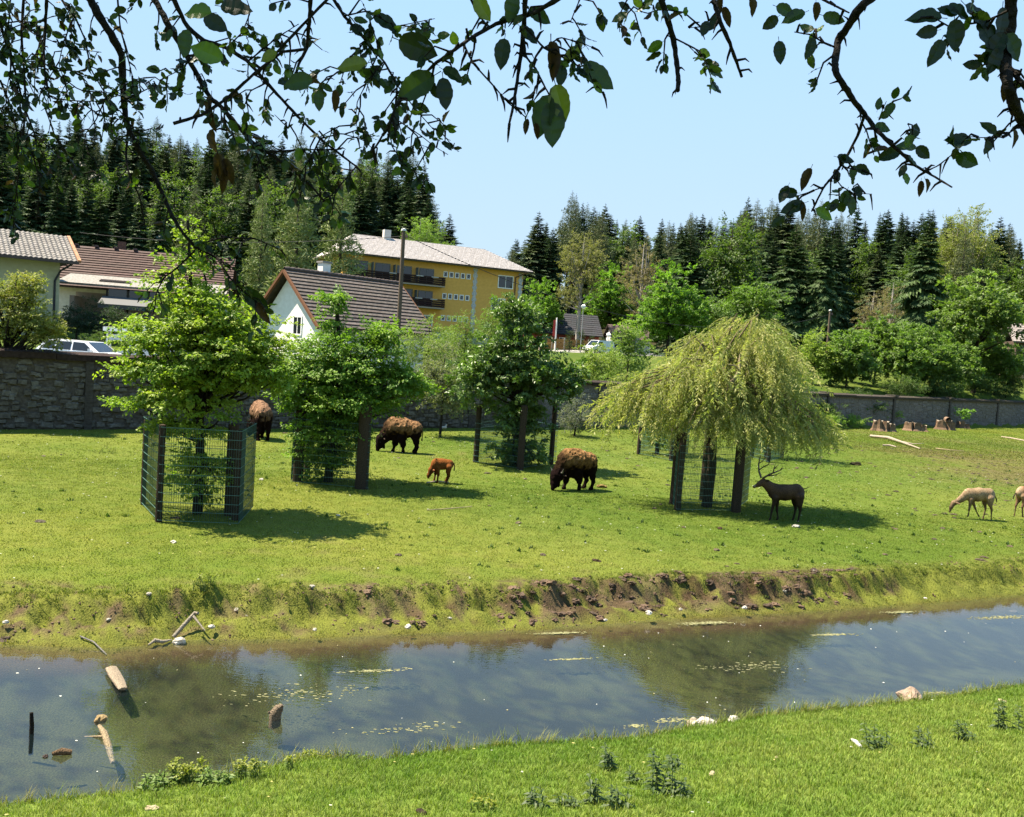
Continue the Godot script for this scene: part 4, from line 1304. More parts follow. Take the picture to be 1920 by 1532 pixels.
	for i in 3:
		for row in [13.1, 10.3, 7.5]:
			window_part(g, -2.6 - i * 3.6, Y.call(row), 1.2, 1.4, 0.03, WHITE, 1)

func left_houses():
	# tiled house at the edge
	var t = thing("tiled_house", "cream house with a pale glinting tiled hip roof beside the stone wall", "house", Vector3(-36.4, 1.5, -56.4), deg_to_rad(35))
	var cream = Color(0.36, 0.36, 0.24)
	var e = 6.75
	solid(t, "wall", Vector3(1.9, e / 2, -0.65), Vector3(9.0, e, 0.3), cream, M.plaster)
	solid(t, "wall", Vector3(6.25, e / 2, -5.2), Vector3(0.3, e, 8.7), cream, M.plaster)
	solid(t, "wall", Vector3(-2.45, e / 2, -5.2), Vector3(0.3, e, 8.7), cream, M.plaster)
	solid(t, "wall", Vector3(1.9, e / 2, -9.7), Vector3(9.0, e, 0.3), cream, M.plaster)
	slope(t, -3.2, 7.4, e + 2.0, -4.6, e - 0.05, 0.45, 12, Color(0.18, 0.168, 0.158), 0.03, 0.07)
	var hm = MB.new()
	hm.tri(Vector3(7.4, e, 0.45), Vector3(7.4, e, -9.8), Vector3(7.4, e + 2.0, -4.6), Color(0.3, 0.28, 0.26))
	hm.quad(Vector3(-3.2, e, -9.8), Vector3(7.4, e, -9.8), Vector3(7.4, e + 2.0, -4.6), Vector3(-3.2, e + 2.0, -4.6), Color(0.3, 0.28, 0.26))
	part("roof", hm.mesh(), M.roof, t)
	var hip = MB.new()
	hip.bar(Vector3(7.42, e + 2.0, -4.6), Vector3(7.45, e, 0.5), 0.1, Color(0.42, 0.22, 0.12))
	part("verge", hip.mesh(), M.roof, t)
	var gt = MB.new()
	gt.bar(Vector3(-3.2, e - 0.12, 0.55), Vector3(7.4, e - 0.12, 0.55), 0.09, Color(0.06, 0.045, 0.04))
	part("gutter", gt.mesh(), M.plain, t)
	var p = MB.new()
	p.tube([Vector3(7.0, e - 0.2, 0.5), Vector3(6.4, e - 0.7, -0.2), Vector3(6.1, e - 1.4, -0.44), Vector3(6.1, 0.2, -0.44)], [0.07, 0.07, 0.07, 0.07], 8, Color(0.03, 0.03, 0.035))
	part("downpipe", p.mesh(), M.plain, t)
	window_part(t, 0.7, 4.6, 1.3, 1.7, -0.47, Color(0.6, 0.58, 0.5))
	window_part(t, 4.2, 4.6, 1.1, 1.5, -0.47, Color(0.6, 0.58, 0.5))
	# brown roof behind
	var b = thing("brown_roofed_house", "long house with reddish brown tiled roof below the spruce hillside", "house", Vector3(-40.0, 3.0, -78.0), deg_to_rad(14))
	gable_walls(b, 13.6, 4.0, 4.3, 7.7, Color(0.62, 0.6, 0.58))
	slope(b, -0.5, 14.2, 7.85, 0.0, 4.1, 4.8, 17, Color(0.085, 0.046, 0.038), 0.07)
	slope(b, -0.5, 14.2, 7.85, 0.0, 4.1, -4.8, 17, Color(0.085, 0.046, 0.038), 0.07)
	var vg = MB.new()
	vg.bar(Vector3(-0.55, 7.9, 0), Vector3(-0.55, 4.15, 4.85), 0.14, Color(0.42, 0.3, 0.27))
	vg.bar(Vector3(-0.55, 7.9, 0), Vector3(-0.55, 4.15, -4.85), 0.14, Color(0.42, 0.3, 0.27))
	part("verge", vg.mesh(), M.roof, b)
	solid(b, "chimney", Vector3(4.4, 8.0, -0.4), Vector3(0.6, 1.1, 0.6), Color(0.16, 0.09, 0.07), M.stone)
	for i in 9:
		solid(b, "ridge_vent", Vector3(0.8 + i * 1.6, 7.95, 0.12), Vector3(0.3, 0.16, 0.3), Color(0.08, 0.05, 0.045))
	# grey roof with lantern and awning
	var g = thing("lean_to", "low building with pale grey sheet roof and dark awning beside the cream house", "outbuilding", Vector3(-35.2, 2.2, -69.0), deg_to_rad(16))
	var rm = MB.new()
	var pale = Color(0.25, 0.235, 0.21)
	rm.box(Transform3D(Basis(Vector3.RIGHT, 0.17), Vector3(5.6, 5.35, -1.2)), Vector3(12.4, 0.16, 5.6), pale)
	part("roof", rm.mesh(), M.roof, g)
	solid(g, "wall", Vector3(5.6, 2.2, -2.6), Vector3(11.0, 4.4, 0.3), Color(0.42, 0.34, 0.3), M.plaster)
	solid(g, "wall", Vector3(0.4, 2.0, -0.9), Vector3(0.3, 4.0, 3.0), Color(0.42, 0.34, 0.3), M.plaster)
	solid(g, "rooflight", Vector3(3.3, 5.37, -0.5), Vector3(2.2, 0.1, 0.9), Color(0.03, 0.05, 0.09), M.glass, Basis(Vector3.RIGHT, 0.17))
	for i in 5:
		solid(g, "post", Vector3(3.0 + i * 1.5, 2.3, 1.2), Vector3(0.14, 4.6, 0.14), Color(0.03, 0.025, 0.022))
	for i in 3:
		solid(g, "pane", Vector3(3.75 + i * 1.5, 4.3, 1.15), Vector3(1.3, 0.75, 0.04), Color(0.2, 0.2, 0.19), M.glass)
	solid(g, "awning", Vector3(4.9, 3.75, 2.3), Vector3(4.4, 0.08, 2.2), Color(0.1, 0.1, 0.1), M.plain, Basis(Vector3.RIGHT, 0.3))
	solid(g, "valance", Vector3(4.9, 3.28, 3.33), Vector3(4.4, 0.3, 0.04), Color(0.07, 0.07, 0.07))
	# white stand by the cars
	var st = thing("white_stand", "white flat-roofed stall beside the parked estate car", "stall", Vector3(-22.2, 1.75, -49.0), deg_to_rad(18))
	solid(st, "roof", Vector3(0.9, 2.15, 0), Vector3(3.0, 0.22, 1.8), WHITE)
	solid(st, "panel", Vector3(1.0, 1.72, 0.7), Vector3(2.6, 0.34, 0.05), Color(0.5, 0.53, 0.57))
	for x in [-0.4, 2.2]:
		for z in [-0.7, 0.65]:
			solid(st, "post", Vector3(x, 1.0, z), Vector3(0.1, 2.1, 0.1), WHITE)
	solid(st, "counter", Vector3(0.9, 0.5, 0.55), Vector3(2.5, 1.0, 0.1), WHITE)
	# caravan behind the nearest tree
	var cv = thing("caravan", "white caravan parked behind the tallest caged tree", "caravan", Vector3(-17.7, 1.75, -46.5), deg_to_rad(20))
	var mb = MB.new()
	var prof = [[-2.3, 0.45], [2.3, 0.45], [2.55, 1.2], [2.3, 2.3], [1.9, 2.55], [-2.0, 2.55], [-2.4, 2.2], [-2.5, 1.0]]
	for i in prof.size():
		var a = prof[i]
		var c = prof[(i + 1) % prof.size()]
		mb.quad(Vector3(a[0], a[1], 1.05), Vector3(a[0], a[1], -1.05), Vector3(c[0], c[1], -1.05), Vector3(c[0], c[1], 1.05), WHITE)
	for i in range(1, prof.size() - 1):
		for s in [-1.05, 1.05]:
			mb.tri(Vector3(prof[0][0], prof[0][1], s), Vector3(prof[i][0], prof[i][1], s), Vector3(prof[i + 1][0], prof[i + 1][1], s), WHITE)
	part("body", mb.mesh(), M.paint, cv)
	for x in [-1.4, 0.6]:
		solid(cv, "window", Vector3(x, 1.65, 1.06), Vector3(1.1, 0.6, 0.04), WHITE, M.glass)
	for s in [-1.0, 1.0]:
		var wh = CylinderMesh.new()
		wh.top_radius = 0.32
		wh.bottom_radius = 0.32
		wh.height = 0.2
		part("wheel", wh, M.rubber, cv, Vector3(0.2, 0.32, s * 0.95), Vector3(PI / 2, 0, 0))

func vehicle(called: String, label: String, cat: String, pos: Vector3, turn: float, lower: Array, upper: Array, wide: float, wheels: Array, wr: float, glass_side: Array, screen: Array, col: Color) -> Node3D:
	var t = thing(called, label, cat, pos, turn)
	# side profiles: lower body and greenhouse; the greenhouse leans inward
	var mb = MB.new()
	var h = wide * 0.5
	for pr in [[lower, h, h], [upper, h * 0.97, h * 0.8]]:
		var p = pr[0]
		var y0 = 1e9
		var y1 = -1e9
		for q in p:
			y0 = minf(y0, q[1])
			y1 = maxf(y1, q[1])
		var zz = func(y): return lerpf(pr[1], pr[2], clampf((y - y0) / maxf(0.01, y1 - y0), 0, 1))
		for i in p.size():
			var a = p[i]
			var b = p[(i + 1) % p.size()]
			var za = zz.call(a[1])
			var zb = zz.call(b[1])
			mb.quad(Vector3(a[0], a[1], za), Vector3(a[0], a[1], -za), Vector3(b[0], b[1], -zb), Vector3(b[0], b[1], zb), col)
		var ctr = Vector2.ZERO
		for q in p:
			ctr += Vector2(q[0], q[1]) / p.size()
		for i in p.size():
			var a = p[i]
			var b = p[(i + 1) % p.size()]
			for s in [-1.0, 1.0]:
				mb.tri(Vector3(a[0], a[1], s * zz.call(a[1])), Vector3(b[0], b[1], s * zz.call(b[1])), Vector3(ctr.x, ctr.y, s * zz.call(ctr.y)), col)
	part("body", mb.mesh(), M.paint, t)
	var u0 = 1e9
	var u1 = -1e9
	for q in upper:
		u0 = minf(u0, q[1])
		u1 = maxf(u1, q[1])
	for g in glass_side:
		for s in [-1.0, 1.0]:
			var gm = MB.new()
			var P = []
			for q in g:
				P.append(Vector3(q[0], q[1], s * (lerpf(h * 0.97, h * 0.8, clampf((q[1] - u0) / (u1 - u0), 0, 1)) + 0.012)))
			for i in range(1, P.size() - 1):
				gm.tri(P[0], P[i], P[i + 1], Color.BLACK)
			part("window", gm.mesh(), M.glass, t)
	for sc in screen:       # [x0,y0,x1,y1] bands across the width
		var gm2 = MB.new()
		var a = Vector2(sc[0], sc[1])
		var b = Vector2(sc[2], sc[3])
		var nn = Vector2(b.y - a.y, a.x - b.x).normalized() * 0.015
		if nn.x * (a.x + b.x) < 0:
			nn = -nn
		a += nn
		b += nn
		var w0 = h * 0.86
		var w1 = h * 0.74
		gm2.quad(Vector3(a.x, a.y, w0), Vector3(a.x, a.y, -w0), Vector3(b.x, b.y, -w1), Vector3(b.x, b.y, w1), Color.BLACK)
		part("windscreen", gm2.mesh(), M.glass, t)
	for x in wheels:
		for s in [-1.0, 1.0]:
			var wh = CylinderMesh.new()
			wh.top_radius = wr
			wh.bottom_radius = wr
			wh.height = 0.2
			var ty = part("wheel", wh, M.rubber, t, Vector3(x, wr, s * (h - 0.09)), Vector3(PI / 2, 0, 0))
			var rm = CylinderMesh.new()
			rm.top_radius = wr * 0.62
			rm.bottom_radius = wr * 0.62
			rm.height = 0.22
			part("rim", rm, M.chrome, ty)
	for s in [-1.0, 1.0]:
		solid(t, "headlight", Vector3(lower[0][0] + 0.06, lerpf(lower[0][1], u0, 0.62), s * h * 0.72), Vector3(0.14, 0.16, 0.32), Color(0.5, 0.5, 0.52), M.chrome)
		solid(t, "mirror", Vector3(glass_side[0][0][0] + 0.12, u0 + 0.1, s * (h + 0.1)), Vector3(0.12, 0.16, 0.2), col, M.paint)
	solid(t, "bumper", Vector3(lower[0][0] + 0.02, lower[0][1] + 0.16, 0), Vector3(0.16, 0.22, wide * 0.92), Color(0.03, 0.03, 0.03))
	solid(t, "number_plate", Vector3(lower[0][0] - 0.07, lower[0][1] + 0.2, 0), Vector3(0.02, 0.11, 0.5), WHITE)
	return t

func vehicles():
	# front looks towards -x
	var white = Color(0.75, 0.76, 0.78)
	var est_low = [[-2.25, 0.3], [2.2, 0.3], [2.25, 0.92], [-1.2, 0.95], [-2.15, 0.72]]
	var est_up = [[-1.25, 0.94], [-0.5, 1.45], [1.75, 1.48], [2.22, 0.93]]
	var est_g = [[[-1.0, 0.97], [-0.42, 1.38], [0.2, 1.4], [0.2, 0.98]], [[0.3, 0.98], [0.3, 1.4], [1.1, 1.4], [1.15, 0.98]], [[1.22, 0.98], [1.2, 1.4], [1.65, 1.4], [1.9, 0.98]]]
	var p = at(160, 690, 46.0)
	vehicle("estate_car", "white estate car parked just beyond the stone wall", "car", Vector3(p.x, land(p.x, p.z) + 0.05, p.z), PI - deg_to_rad(8), est_low, est_up, 1.8, [-1.4, 1.35], 0.32, est_g, [[-1.22, 0.96, -0.55, 1.42]], white)
	var q = at(1122, 662, 127.0)
	var v_low = [[-2.4, 0.35], [2.3, 0.35], [2.3, 1.15], [-1.55, 1.15], [-2.3, 0.95]]
	var v_up = [[-1.6, 1.14], [-0.85, 1.95], [2.25, 1.98], [2.3, 1.14]]
	vehicle("van", "white delivery van parked by the columnar evergreens", "van", Vector3(q.x, land(q.x, q.z) + 0.08, q.z), deg_to_rad(42), v_low, v_up, 1.95, [-1.55, 1.5], 0.34, [[[-1.3, 1.2], [-0.8, 1.75], [-0.1, 1.78], [-0.1, 1.2]]], [[-1.58, 1.17, -0.9, 1.9]], white)
	var r = at(1152, 661, 131.0)
	vehicle("silver_car", "small silver car half hidden behind the white van", "car", Vector3(r.x, land(r.x, r.z) + 0.08, r.z), deg_to_rad(30), est_low, est_up, 1.75, [-1.4, 1.35], 0.31, est_g, [[-1.22, 0.96, -0.55, 1.42]], Color(0.3, 0.32, 0.34))

func village():
	# dark-roofed building behind the birches
	var q = at(1030, 625, 142.0)
	var t = thing("red_house", "red-walled house with dark roof behind the two birches", "house", Vector3(q.x - 3.5, 4.6, q.z), deg_to_rad(12))
	gable_walls(t, 11.0, 3.2, 2.9, 6.0, Color(0.25, 0.07, 0.05))
	slope(t, -0.5, 11.5, 6.1, 0.0, 2.7, 3.9, 10, Color(0.05, 0.052, 0.06), 0.05)
	slope(t, -0.5, 11.5, 6.1, 0.0, 2.7, -3.9, 10, Color(0.05, 0.052, 0.06), 0.05)
	for x in [2.0, 5.0, 8.0]:
		window_part(t, x, 1.6, 1.1, 1.1, 3.23, WHITE)
	var w = at(1160, 632, 140.0)
	var s = thing("white_cottage", "white-walled cottage behind the last columnar evergreen", "house", Vector3(w.x - 1.5, 4.6, w.z), deg_to_rad(8))
	gable_walls(s, 6.0, 2.6, 2.7, 4.6, WHITE)
	slope(s, -0.4, 6.4, 4.7, 0.0, 2.5, 3.2, 9, Color(0.14, 0.1, 0.09), 0.05)
	slope(s, -0.4, 6.4, 4.7, 0.0, 2.5, -3.2, 9, Color(0.14, 0.1, 0.09), 0.05)
	solid(s, "door", Vector3(3.6, 1.05, 2.63), Vector3(0.95, 2.1, 0.06), Color(0.05, 0.04, 0.035))
	window_part(s, 1.6, 1.5, 1.0, 1.1, 2.63, Color(0.3, 0.28, 0.25))
	# house at the right edge
	var e = at(1905, 650, 120.0)
	var h = thing("edge_house", "stone and timber house with a grey roof beyond the big broadleaf tree", "house", Vector3(e.x, 4.6, e.z), deg_to_rad(-10))
	solid(h, "wall", Vector3(4, 1.6, -3), Vector3(8, 3.2, 6), Color(0.5, 0.44, 0.34), M.stone)
	solid(h, "upper_wall", Vector3(4, 4.3, -3), Vector3(7.9, 2.2, 5.9), Color(0.14, 0.1, 0.08), M.wood)
	slope(h, -0.7, 9.0, 7.9, -3.0, 5.3, 0.8, 9, Color(0.34, 0.3, 0.28), 0.05)
	slope(h, -0.7, 9.0, 7.9, -3.0, 5.3, -6.8, 9, Color(0.34, 0.3, 0.28), 0.05)
	for i in 2:
		window_part(h, 1.0 + i * 2.6, 4.3, 1.0, 1.1, -0.02, Color(0.05, 0.04, 0.03))
		window_part(h, 1.2 + i * 2.6, 1.9, 1.0, 1.1, 0.03, Color(0.2, 0.15, 0.1))
	# board fence
	var f0 = at(1012, 640, 133.0)
	var f1 = at(1190, 668, 137.0)
	f0.y = land(f0.x, f0.z)
	f1.y = land(f1.x, f1.z)
	var fd = f1 - f0
	var fl = fd.length()
	var fe = thing("board_fence", "honey-coloured board fence behind the van and evergreens", "fence", f0, atan2(-fd.z, fd.x))
	var n = int(fl / 1.9)
	for i in n:
		var x = i * fl / n
		solid(fe, "post", Vector3(x, 1.1, 0), Vector3(0.16, 2.2, 0.16), Color(0.6, 0.52, 0.4), M.wood)
		for k in 3:
			solid(fe, "board", Vector3(x + fl / n * 0.5, 0.62 + k * 0.56, 0.0), Vector3(fl / n - 0.2, 0.5, 0.05), Color(0.42, 0.25, 0.08) * rf(0.85, 1.15), M.wood)
	# flagpole and lamp
	for d in [[1040, 618, 132.0, 5.4, "flagpole", "white flagpole between the hotel and the birches", "flagpole"]]:
		var b = at(d[0], d[1] + 40, d[2])
		b.y = land(b.x, b.z)
		var fp = thing(d[4], d[5], d[6], b)
		cone_part("pole", fp, [Vector3.ZERO, Vector3(0, 2.4, 0), Vector3(0, 4.9, 0)], [0.14, 0.13, 0.11], WHITE, M.plain, 8)
		solid(fp, "flag", Vector3(-0.3, 3.4, 0), Vector3(0.36, 2.4, 0.03), Color(0.4, 0.05, 0.04))
	for d in [[1094, 575, 126.0, "white globe street lamp under the left birch"], [1141, 628, 130.0, "low white globe lamp standing beside the van"]]:
		var b = at(d[0], d[1], d[2])
		var g0 = land(b.x, b.z)
		var lp = thing("street_lamp", d[3], "street lamp", Vector3(b.x, g0, b.z), 0, "globe lamps by the car park")
		cone_part("pole", lp, [Vector3.ZERO, Vector3(0, b.y - g0, 0)], [0.07, 0.05], Color(0.3, 0.3, 0.3), M.plain, 6)
		part("globe", ball(0.34, Color(0.8, 0.8, 0.78)), M.plain, lp, Vector3(0, b.y - g0, 0))
	# poles and wires
	var tops = []
	for d in [[757, 433, 56.0, "tall weathered wooden utility pole in front of the white house"], [1557, 583, 94.0, "wooden utility pole among the trees right of the willow"]]:
		var top = at(d[0], d[1], d[2])
		var g1 = land(top.x, top.z)
		var po = thing("utility_pole", d[3], "utility pole", Vector3(top.x, g1, top.z), 0, "wooden utility poles")
		var hh = top.y - g1
		cone_part("pole", po, [Vector3(0, -0.3, 0), Vector3(0.02, hh * 0.5, 0), Vector3(0, hh, 0)], [0.15, 0.135, 0.12], Color(0.17, 0.13, 0.095), M.post, 10)
		cone_part("cap", po, [Vector3(0, hh, 0), Vector3(0, hh + 0.12, 0)], [0.17, 0.15], Color(0.6, 0.6, 0.6), M.plain, 8)
		solid(po, "insulator", Vector3(0.2, hh - 0.3, 0.0), Vector3(0.12, 0.22, 0.12), Color(0.2, 0.12, 0.1))
		tops.append(Vector3(top.x + 0.2, top.y - 0.3, top.z))
	var far = at(150, 436, 76.0)
	var i2 = 0
	for pr in [[tops[0], tops[1], 3.3, "black overhead wire sagging between the two utility poles"], [far, tops[0], 0.6, "black overhead wire running left from the tall pole"]]:
		var mb = MB.new()
		var pts = []
		var rs = []
		for k in 33:
			var f = k / 32.0
			pts.append(pr[0].lerp(pr[1], f) - Vector3(0, pr[2] * 4.0 * f * (1.0 - f), 0))
			rs.append(0.022 if i2 == 0 else 0.018)
		mb.tube(pts, rs, 5, Color(0.02, 0.02, 0.02))
		solo("wire", mb.mesh(), M.plain, pr[3], "wire")
		i2 += 1

# ---------------------------------------------------------------- the pasture wall
func stone_shape(w: float, h: float, d: float, col: Color, mb: MB, x: Transform3D):
	var p = []
	for f in [0.0, 1.0]:
		for c in [[-1, -1], [1, -1], [1, 1], [-1, 1]]:
			var inset = 0.78 if f > 0.5 else 1.0
			p.append(x * Vector3(c[0] * w * 0.5 * inset + rf(-0.1, 0.1) * w, c[1] * h * 0.5 * inset + rf(-0.1, 0.1) * h, d * f))
	mb.quad(p[4], p[5], p[6], p[7], col)
	for i in 4:
		var j = (i + 1) % 4
		mb.quad(p[i], p[j], p[j + 4], p[i + 4], col)

func pasture_wall():
	var t = thing("pasture_wall", "long dark rubble stone wall with coping closing off the pasture", "wall", W0, atan2(-WU.z, WU.x))
	# local: x along, z towards the pasture
	var h_at = func(x): return lerpf(2.86, 2.42, clampf((x + 2.0) / 60.0, 0, 1))
	var x = -14.0
	while x < 120.0:
		var l = 4.0
		var h = h_at.call(x + 2.0)
		solid(t, "core", Vector3(x + l / 2, h / 2 - 0.3, -0.25), Vector3(l, h + 0.4, 0.46), (Color(0.11, 0.095, 0.08) if x < 22.0 else Color(0.17, 0.155, 0.145)) * rf(0.92, 1.08), M.stone)
		x += l
	x = -14.0
	while x < 120.0:
		var l = 2.0 if x < 40.0 else 4.0
		var h = h_at.call(x + 1.0)
		var dk = Color(0.05, 0.036, 0.03) if x < 30.0 else Color(0.07, 0.06, 0.05)
		solid(t, "coping", Vector3(x + l / 2, h + rf(0.0, 0.02), -0.22), Vector3(l - 0.02, 0.24 if x < 16 else 0.16, 0.78), dk * rf(0.85, 1.2), M.stone, Basis(Vector3.RIGHT, 0.12))
		x += l
	x = 1.2
	while x < 110.0:
		var h = h_at.call(x)
		solid(t, "pilaster", Vector3(x, h / 2 - 0.1, 0.04), Vector3(0.28, h - 0.1, 0.14), Color(0.09, 0.078, 0.066) if x < 20 else Color(0.1, 0.09, 0.08), M.stone)
		if x > 30:
			solid(t, "cap", Vector3(x, h + 0.14, -0.2), Vector3(0.6, 0.14, 0.86), Color(0.09, 0.08, 0.07), M.stone)
		x += 4.6 if x < 30.0 else 9.5
	var near = 0
	var mb = MB.new()
	x = -9.0
	while x < 90.0:
		var big = x < 22.0
		var y = 0.05
		while y < h_at.call(x) - 0.42:
			var w = rf(0.22, 0.6) if big else rf(0.5, 1.1)
			var h = rf(0.12, 0.3) if big else rf(0.25, 0.4)
			var tone = Color(0.13, 0.115, 0.095).lerp(Color(0.2, 0.185, 0.16), pow(rng.randf(), 2.0)) if big else Color(0.19, 0.175, 0.165) * rf(0.85, 1.15)
			var tf = Transform3D(Basis(Vector3(0, 0, 1), rf(-0.12, 0.12)), Vector3(x + rf(-0.1, 0.4), y + h / 2, -0.03))
			var dp = rf(0.05, 0.11) if big else 0.045
			if x > -2.6 and x < 5.2 and near < 300 and rng.randf() < 0.97:
				var one = MB.new()
				stone_shape(w * 0.9, h * 0.86, dp, tone, one, tf)
				part("stone", one.mesh(), M.stone, t)
				near += 1
			else:
				stone_shape(w * 0.9, h * 0.86, dp, tone, mb, tf)
			y += h
		x += 0.42 if big else 0.8
	part("stones", mb.mesh(), M.stone, t).set_meta("kind", "stuff")

# ---------------------------------------------------------------- trees of the pasture
func pasture_trees():
	var p1 = gp(370, 965)
	leafy_tree("hornbeam", "bright yellow-green young tree with layered sprays in the nearest mesh guard", "tree", p1, {
		"trunk": [Vector3.ZERO, Vector3(0.0, 1.3, 0), Vector3(-0.05, 2.6, 0), Vector3(-0.3, 4.4, 0), Vector3(-0.5, 6.6, 0)], "r": 0.12,
		"lobes": [[Vector3(0.0, 3.7, 0), Vector3(1.65, 1.1, 1.6)], [Vector3(-0.2, 2.75, 0), Vector3(1.25, 0.55, 1.4)], [Vector3(-1.3, 3.9, 0.2), Vector3(0.5, 0.5, 0.6)], [Vector3(1.1, 3.8, 0), Vector3(0.85, 1.0, 0.9)], [Vector3(-0.45, 5.2, 0), Vector3(0.6, 0.75, 0.6)], [Vector3(-0.45, 6.2, 0), Vector3(0.22, 0.6, 0.22)], [Vector3(0.05, 4.5, 0), Vector3(1.1, 0.6, 1.0)], [Vector3(-1.45, 2.5, 0.2), Vector3(0.45, 0.14, 0.4)], [Vector3(-1.5, 3.2, 0.3), Vector3(0.4, 0.14, 0.4)], [Vector3(1.6, 3.3, 0.2), Vector3(0.35, 0.2, 0.5)], [Vector3(-0.3, 2.0, 0.2), Vector3(0.8, 0.2, 0.7)], [Vector3(0.0, 1.0, 0), Vector3(0.62, 0.8, 0.5)]],
		"clumps": 470, "per": 6, "kind": "broad", "size": 0.33, "ca": Color(0.1, 0.175, 0.02), "cb": Color(0.23, 0.28, 0.035), "flat": 0.82})
	var p2 = gp(615, 903)
	leafy_tree("hornbeam", "dense mid-green round-headed tree in the second mesh guard", "tree", p2, {
		"trunk": [Vector3.ZERO, Vector3(0.05, 1.2, 0), Vector3(0.15, 2.6, 0), Vector3(0.1, 4.2, 0), Vector3(0.0, 5.2, 0)], "r": 0.14,
		"lobes": [[Vector3(0.3, 3.5, 0), Vector3(1.65, 1.0, 1.4)], [Vector3(0.25, 2.4, 0), Vector3(1.75, 0.6, 1.5)], [Vector3(-1.15, 3.1, 0.3), Vector3(0.5, 0.9, 0.7)], [Vector3(2.0, 3.1, 0), Vector3(0.75, 0.55, 0.8)], [Vector3(-0.1, 5.3, 0), Vector3(0.35, 0.3, 0.35)], [Vector3(-0.05, 4.7, 0), Vector3(0.2, 0.35, 0.2)], [Vector3(1.35, 4.5, 0), Vector3(0.6, 0.35, 0.5)], [Vector3(-0.2, 0.8, 0), Vector3(0.9, 0.75, 0.75)], [Vector3(0.1, 1.6, 0.2), Vector3(1.1, 0.5, 0.9)]],
		"clumps": 600, "per": 6, "kind": "broad", "size": 0.33, "ca": Color(0.06, 0.13, 0.018), "cb": Color(0.16, 0.24, 0.03), "flat": 0.75})
	var p3 = gp(965, 872)
	leafy_tree("dogwood", "dark glossy-leaved tree with drooping clusters in the third mesh guard", "tree", p3, {
		"trunk": [Vector3.ZERO, Vector3(0.0, 1.4, 0), Vector3(-0.1, 3.0, 0), Vector3(-0.15, 5.4, 0)], "r": 0.15, "mat": M.gloss_leaf,
		"lobes": [[Vector3(-0.25, 4.0, 0), Vector3(1.6, 1.2, 1.4)], [Vector3(0.85, 3.0, 0.2), Vector3(1.3, 0.75, 1.2)], [Vector3(-1.6, 3.1, 0.2), Vector3(1.0, 0.95, 1.0)], [Vector3(-0.2, 5.5, 0), Vector3(0.75, 0.6, 0.75)], [Vector3(1.8, 3.4, 0), Vector3(0.45, 0.45, 0.5)], [Vector3(-0.1, 1.8, 0), Vector3(1.1, 0.7, 0.9)], [Vector3(0.0, 0.55, 0), Vector3(1.1, 0.5, 0.8)]],
		"clumps": 360, "per": 5, "kind": "cluster", "size": 0.34, "ca": Color(0.045, 0.085, 0.02), "cb": Color(0.11, 0.165, 0.035), "flat": 0.5})
	# the weeping willow
	var pw = gp(1325, 950)
	var t = thing("weeping_willow", "pale yellow-green weeping willow with twisted strands beside the stag", "tree", pw)
	var w = MB.new()
	var wc = Color(0.24, 0.19, 0.11)
	w.tube([Vector3.ZERO, Vector3(0.05, 1.2, 0), Vector3(-0.05, 2.6, 0.1), Vector3(0.0, 3.6, 0.2)], [0.17, 0.14, 0.12, 0.09], 8, Color(0.07, 0.055, 0.04), 0.1)
	var lobes = [[Vector3(0.95, 4.75, 0), Vector3(0.85, 0.9, 0.8)], [Vector3(1.6, 4.1, 0), Vector3(0.85, 0.7, 0.9)], [Vector3(0.6, 3.9, 0.1), Vector3(1.2, 0.8, 1.1)], [Vector3(-0.6, 3.8, 0.2), Vector3(1.0, 0.75, 1.2)], [Vector3(-1.7, 3.3, 0.1), Vector3(0.95, 0.65, 1.0)], [Vector3(-2.5, 2.95, 0.2), Vector3(0.6, 0.45, 0.7)], [Vector3(1.9, 3.2, 0.1), Vector3(1.1, 0.7, 1.1)], [Vector3(2.75, 2.9, 0), Vector3(0.6, 0.4, 0.7)], [Vector3(-0.4, 4.4, 0), Vector3(0.55, 0.55, 0.6)], [Vector3(0.2, 2.7, 0.4), Vector3(1.9, 0.5, 1.2)]]
	for l in lobes:
		l[0] = Vector3(l[0].x * 0.93, l[0].y + (0.2 if l[0].y > 4.0 else 0.0) - (0.25 if l[0].x > 1.7 and l[0].y < 3.5 else 0.0), l[0].z)
	var c = MB.new()
	for l in lobes:
		var root = Vector3(0, 3.3, 0.2)
		for q in 9:
			var u = rdir()
			u.y = absf(u.y) * 0.8 + 0.2
			var e = l[0] + u.normalized() * l[1]
			var m = root.lerp(e, 0.55) + Vector3(0, 0.45, 0) + Vector3(rf(-0.2, 0.2), 0, rf(-0.2, 0.2))
			var m2 = root.lerp(e, 0.25) + Vector3(rf(-0.15, 0.15), 0.15, rf(-0.15, 0.15))
			var fall = e + Vector3(u.x, -0.9, u.z) * rf(0.4, 0.8)
			w.tube([root, m2, m, e, fall], [0.05, 0.036, 0.026, 0.014, 0.005], 5, wc, 0.15)
		var count = int(360.0 * pow(l[1].x * l[1].y * l[1].z, 0.667) / 1.2) + 40
		var bunch = 0
		var p = Vector3.ZERO
		var o = Vector3.RIGHT
		for q in count:
			if bunch <= 0:
				bunch = 3 + rng.randi() % 7
				var u = rdir()
				if u.y < -0.3:
					u.y = -u.y
				p = l[0] + u * l[1] * pow(rng.randf(), 0.3)
				o = Vector3(u.x, 0, u.z + 0.001).normalized()
			bunch -= 1
			var at0 = p + rdir() * 0.16
			var ln = rf(0.4, 1.25) * (1.0 if rng.randf() < 0.8 else 1.5)
			if at0.y - ln < 1.55:
				ln = maxf(0.3, at0.y - rf(1.45, 2.1))
			var b = Basis(o, Vector3.UP, o.cross(Vector3.UP)).rotated(Vector3.UP, rf(-1.0, 1.0)).rotated(Vector3(o.z, 0, -o.x), -rf(0.0, 0.75)).rotated(rdir(), rf(0.0, 0.35))
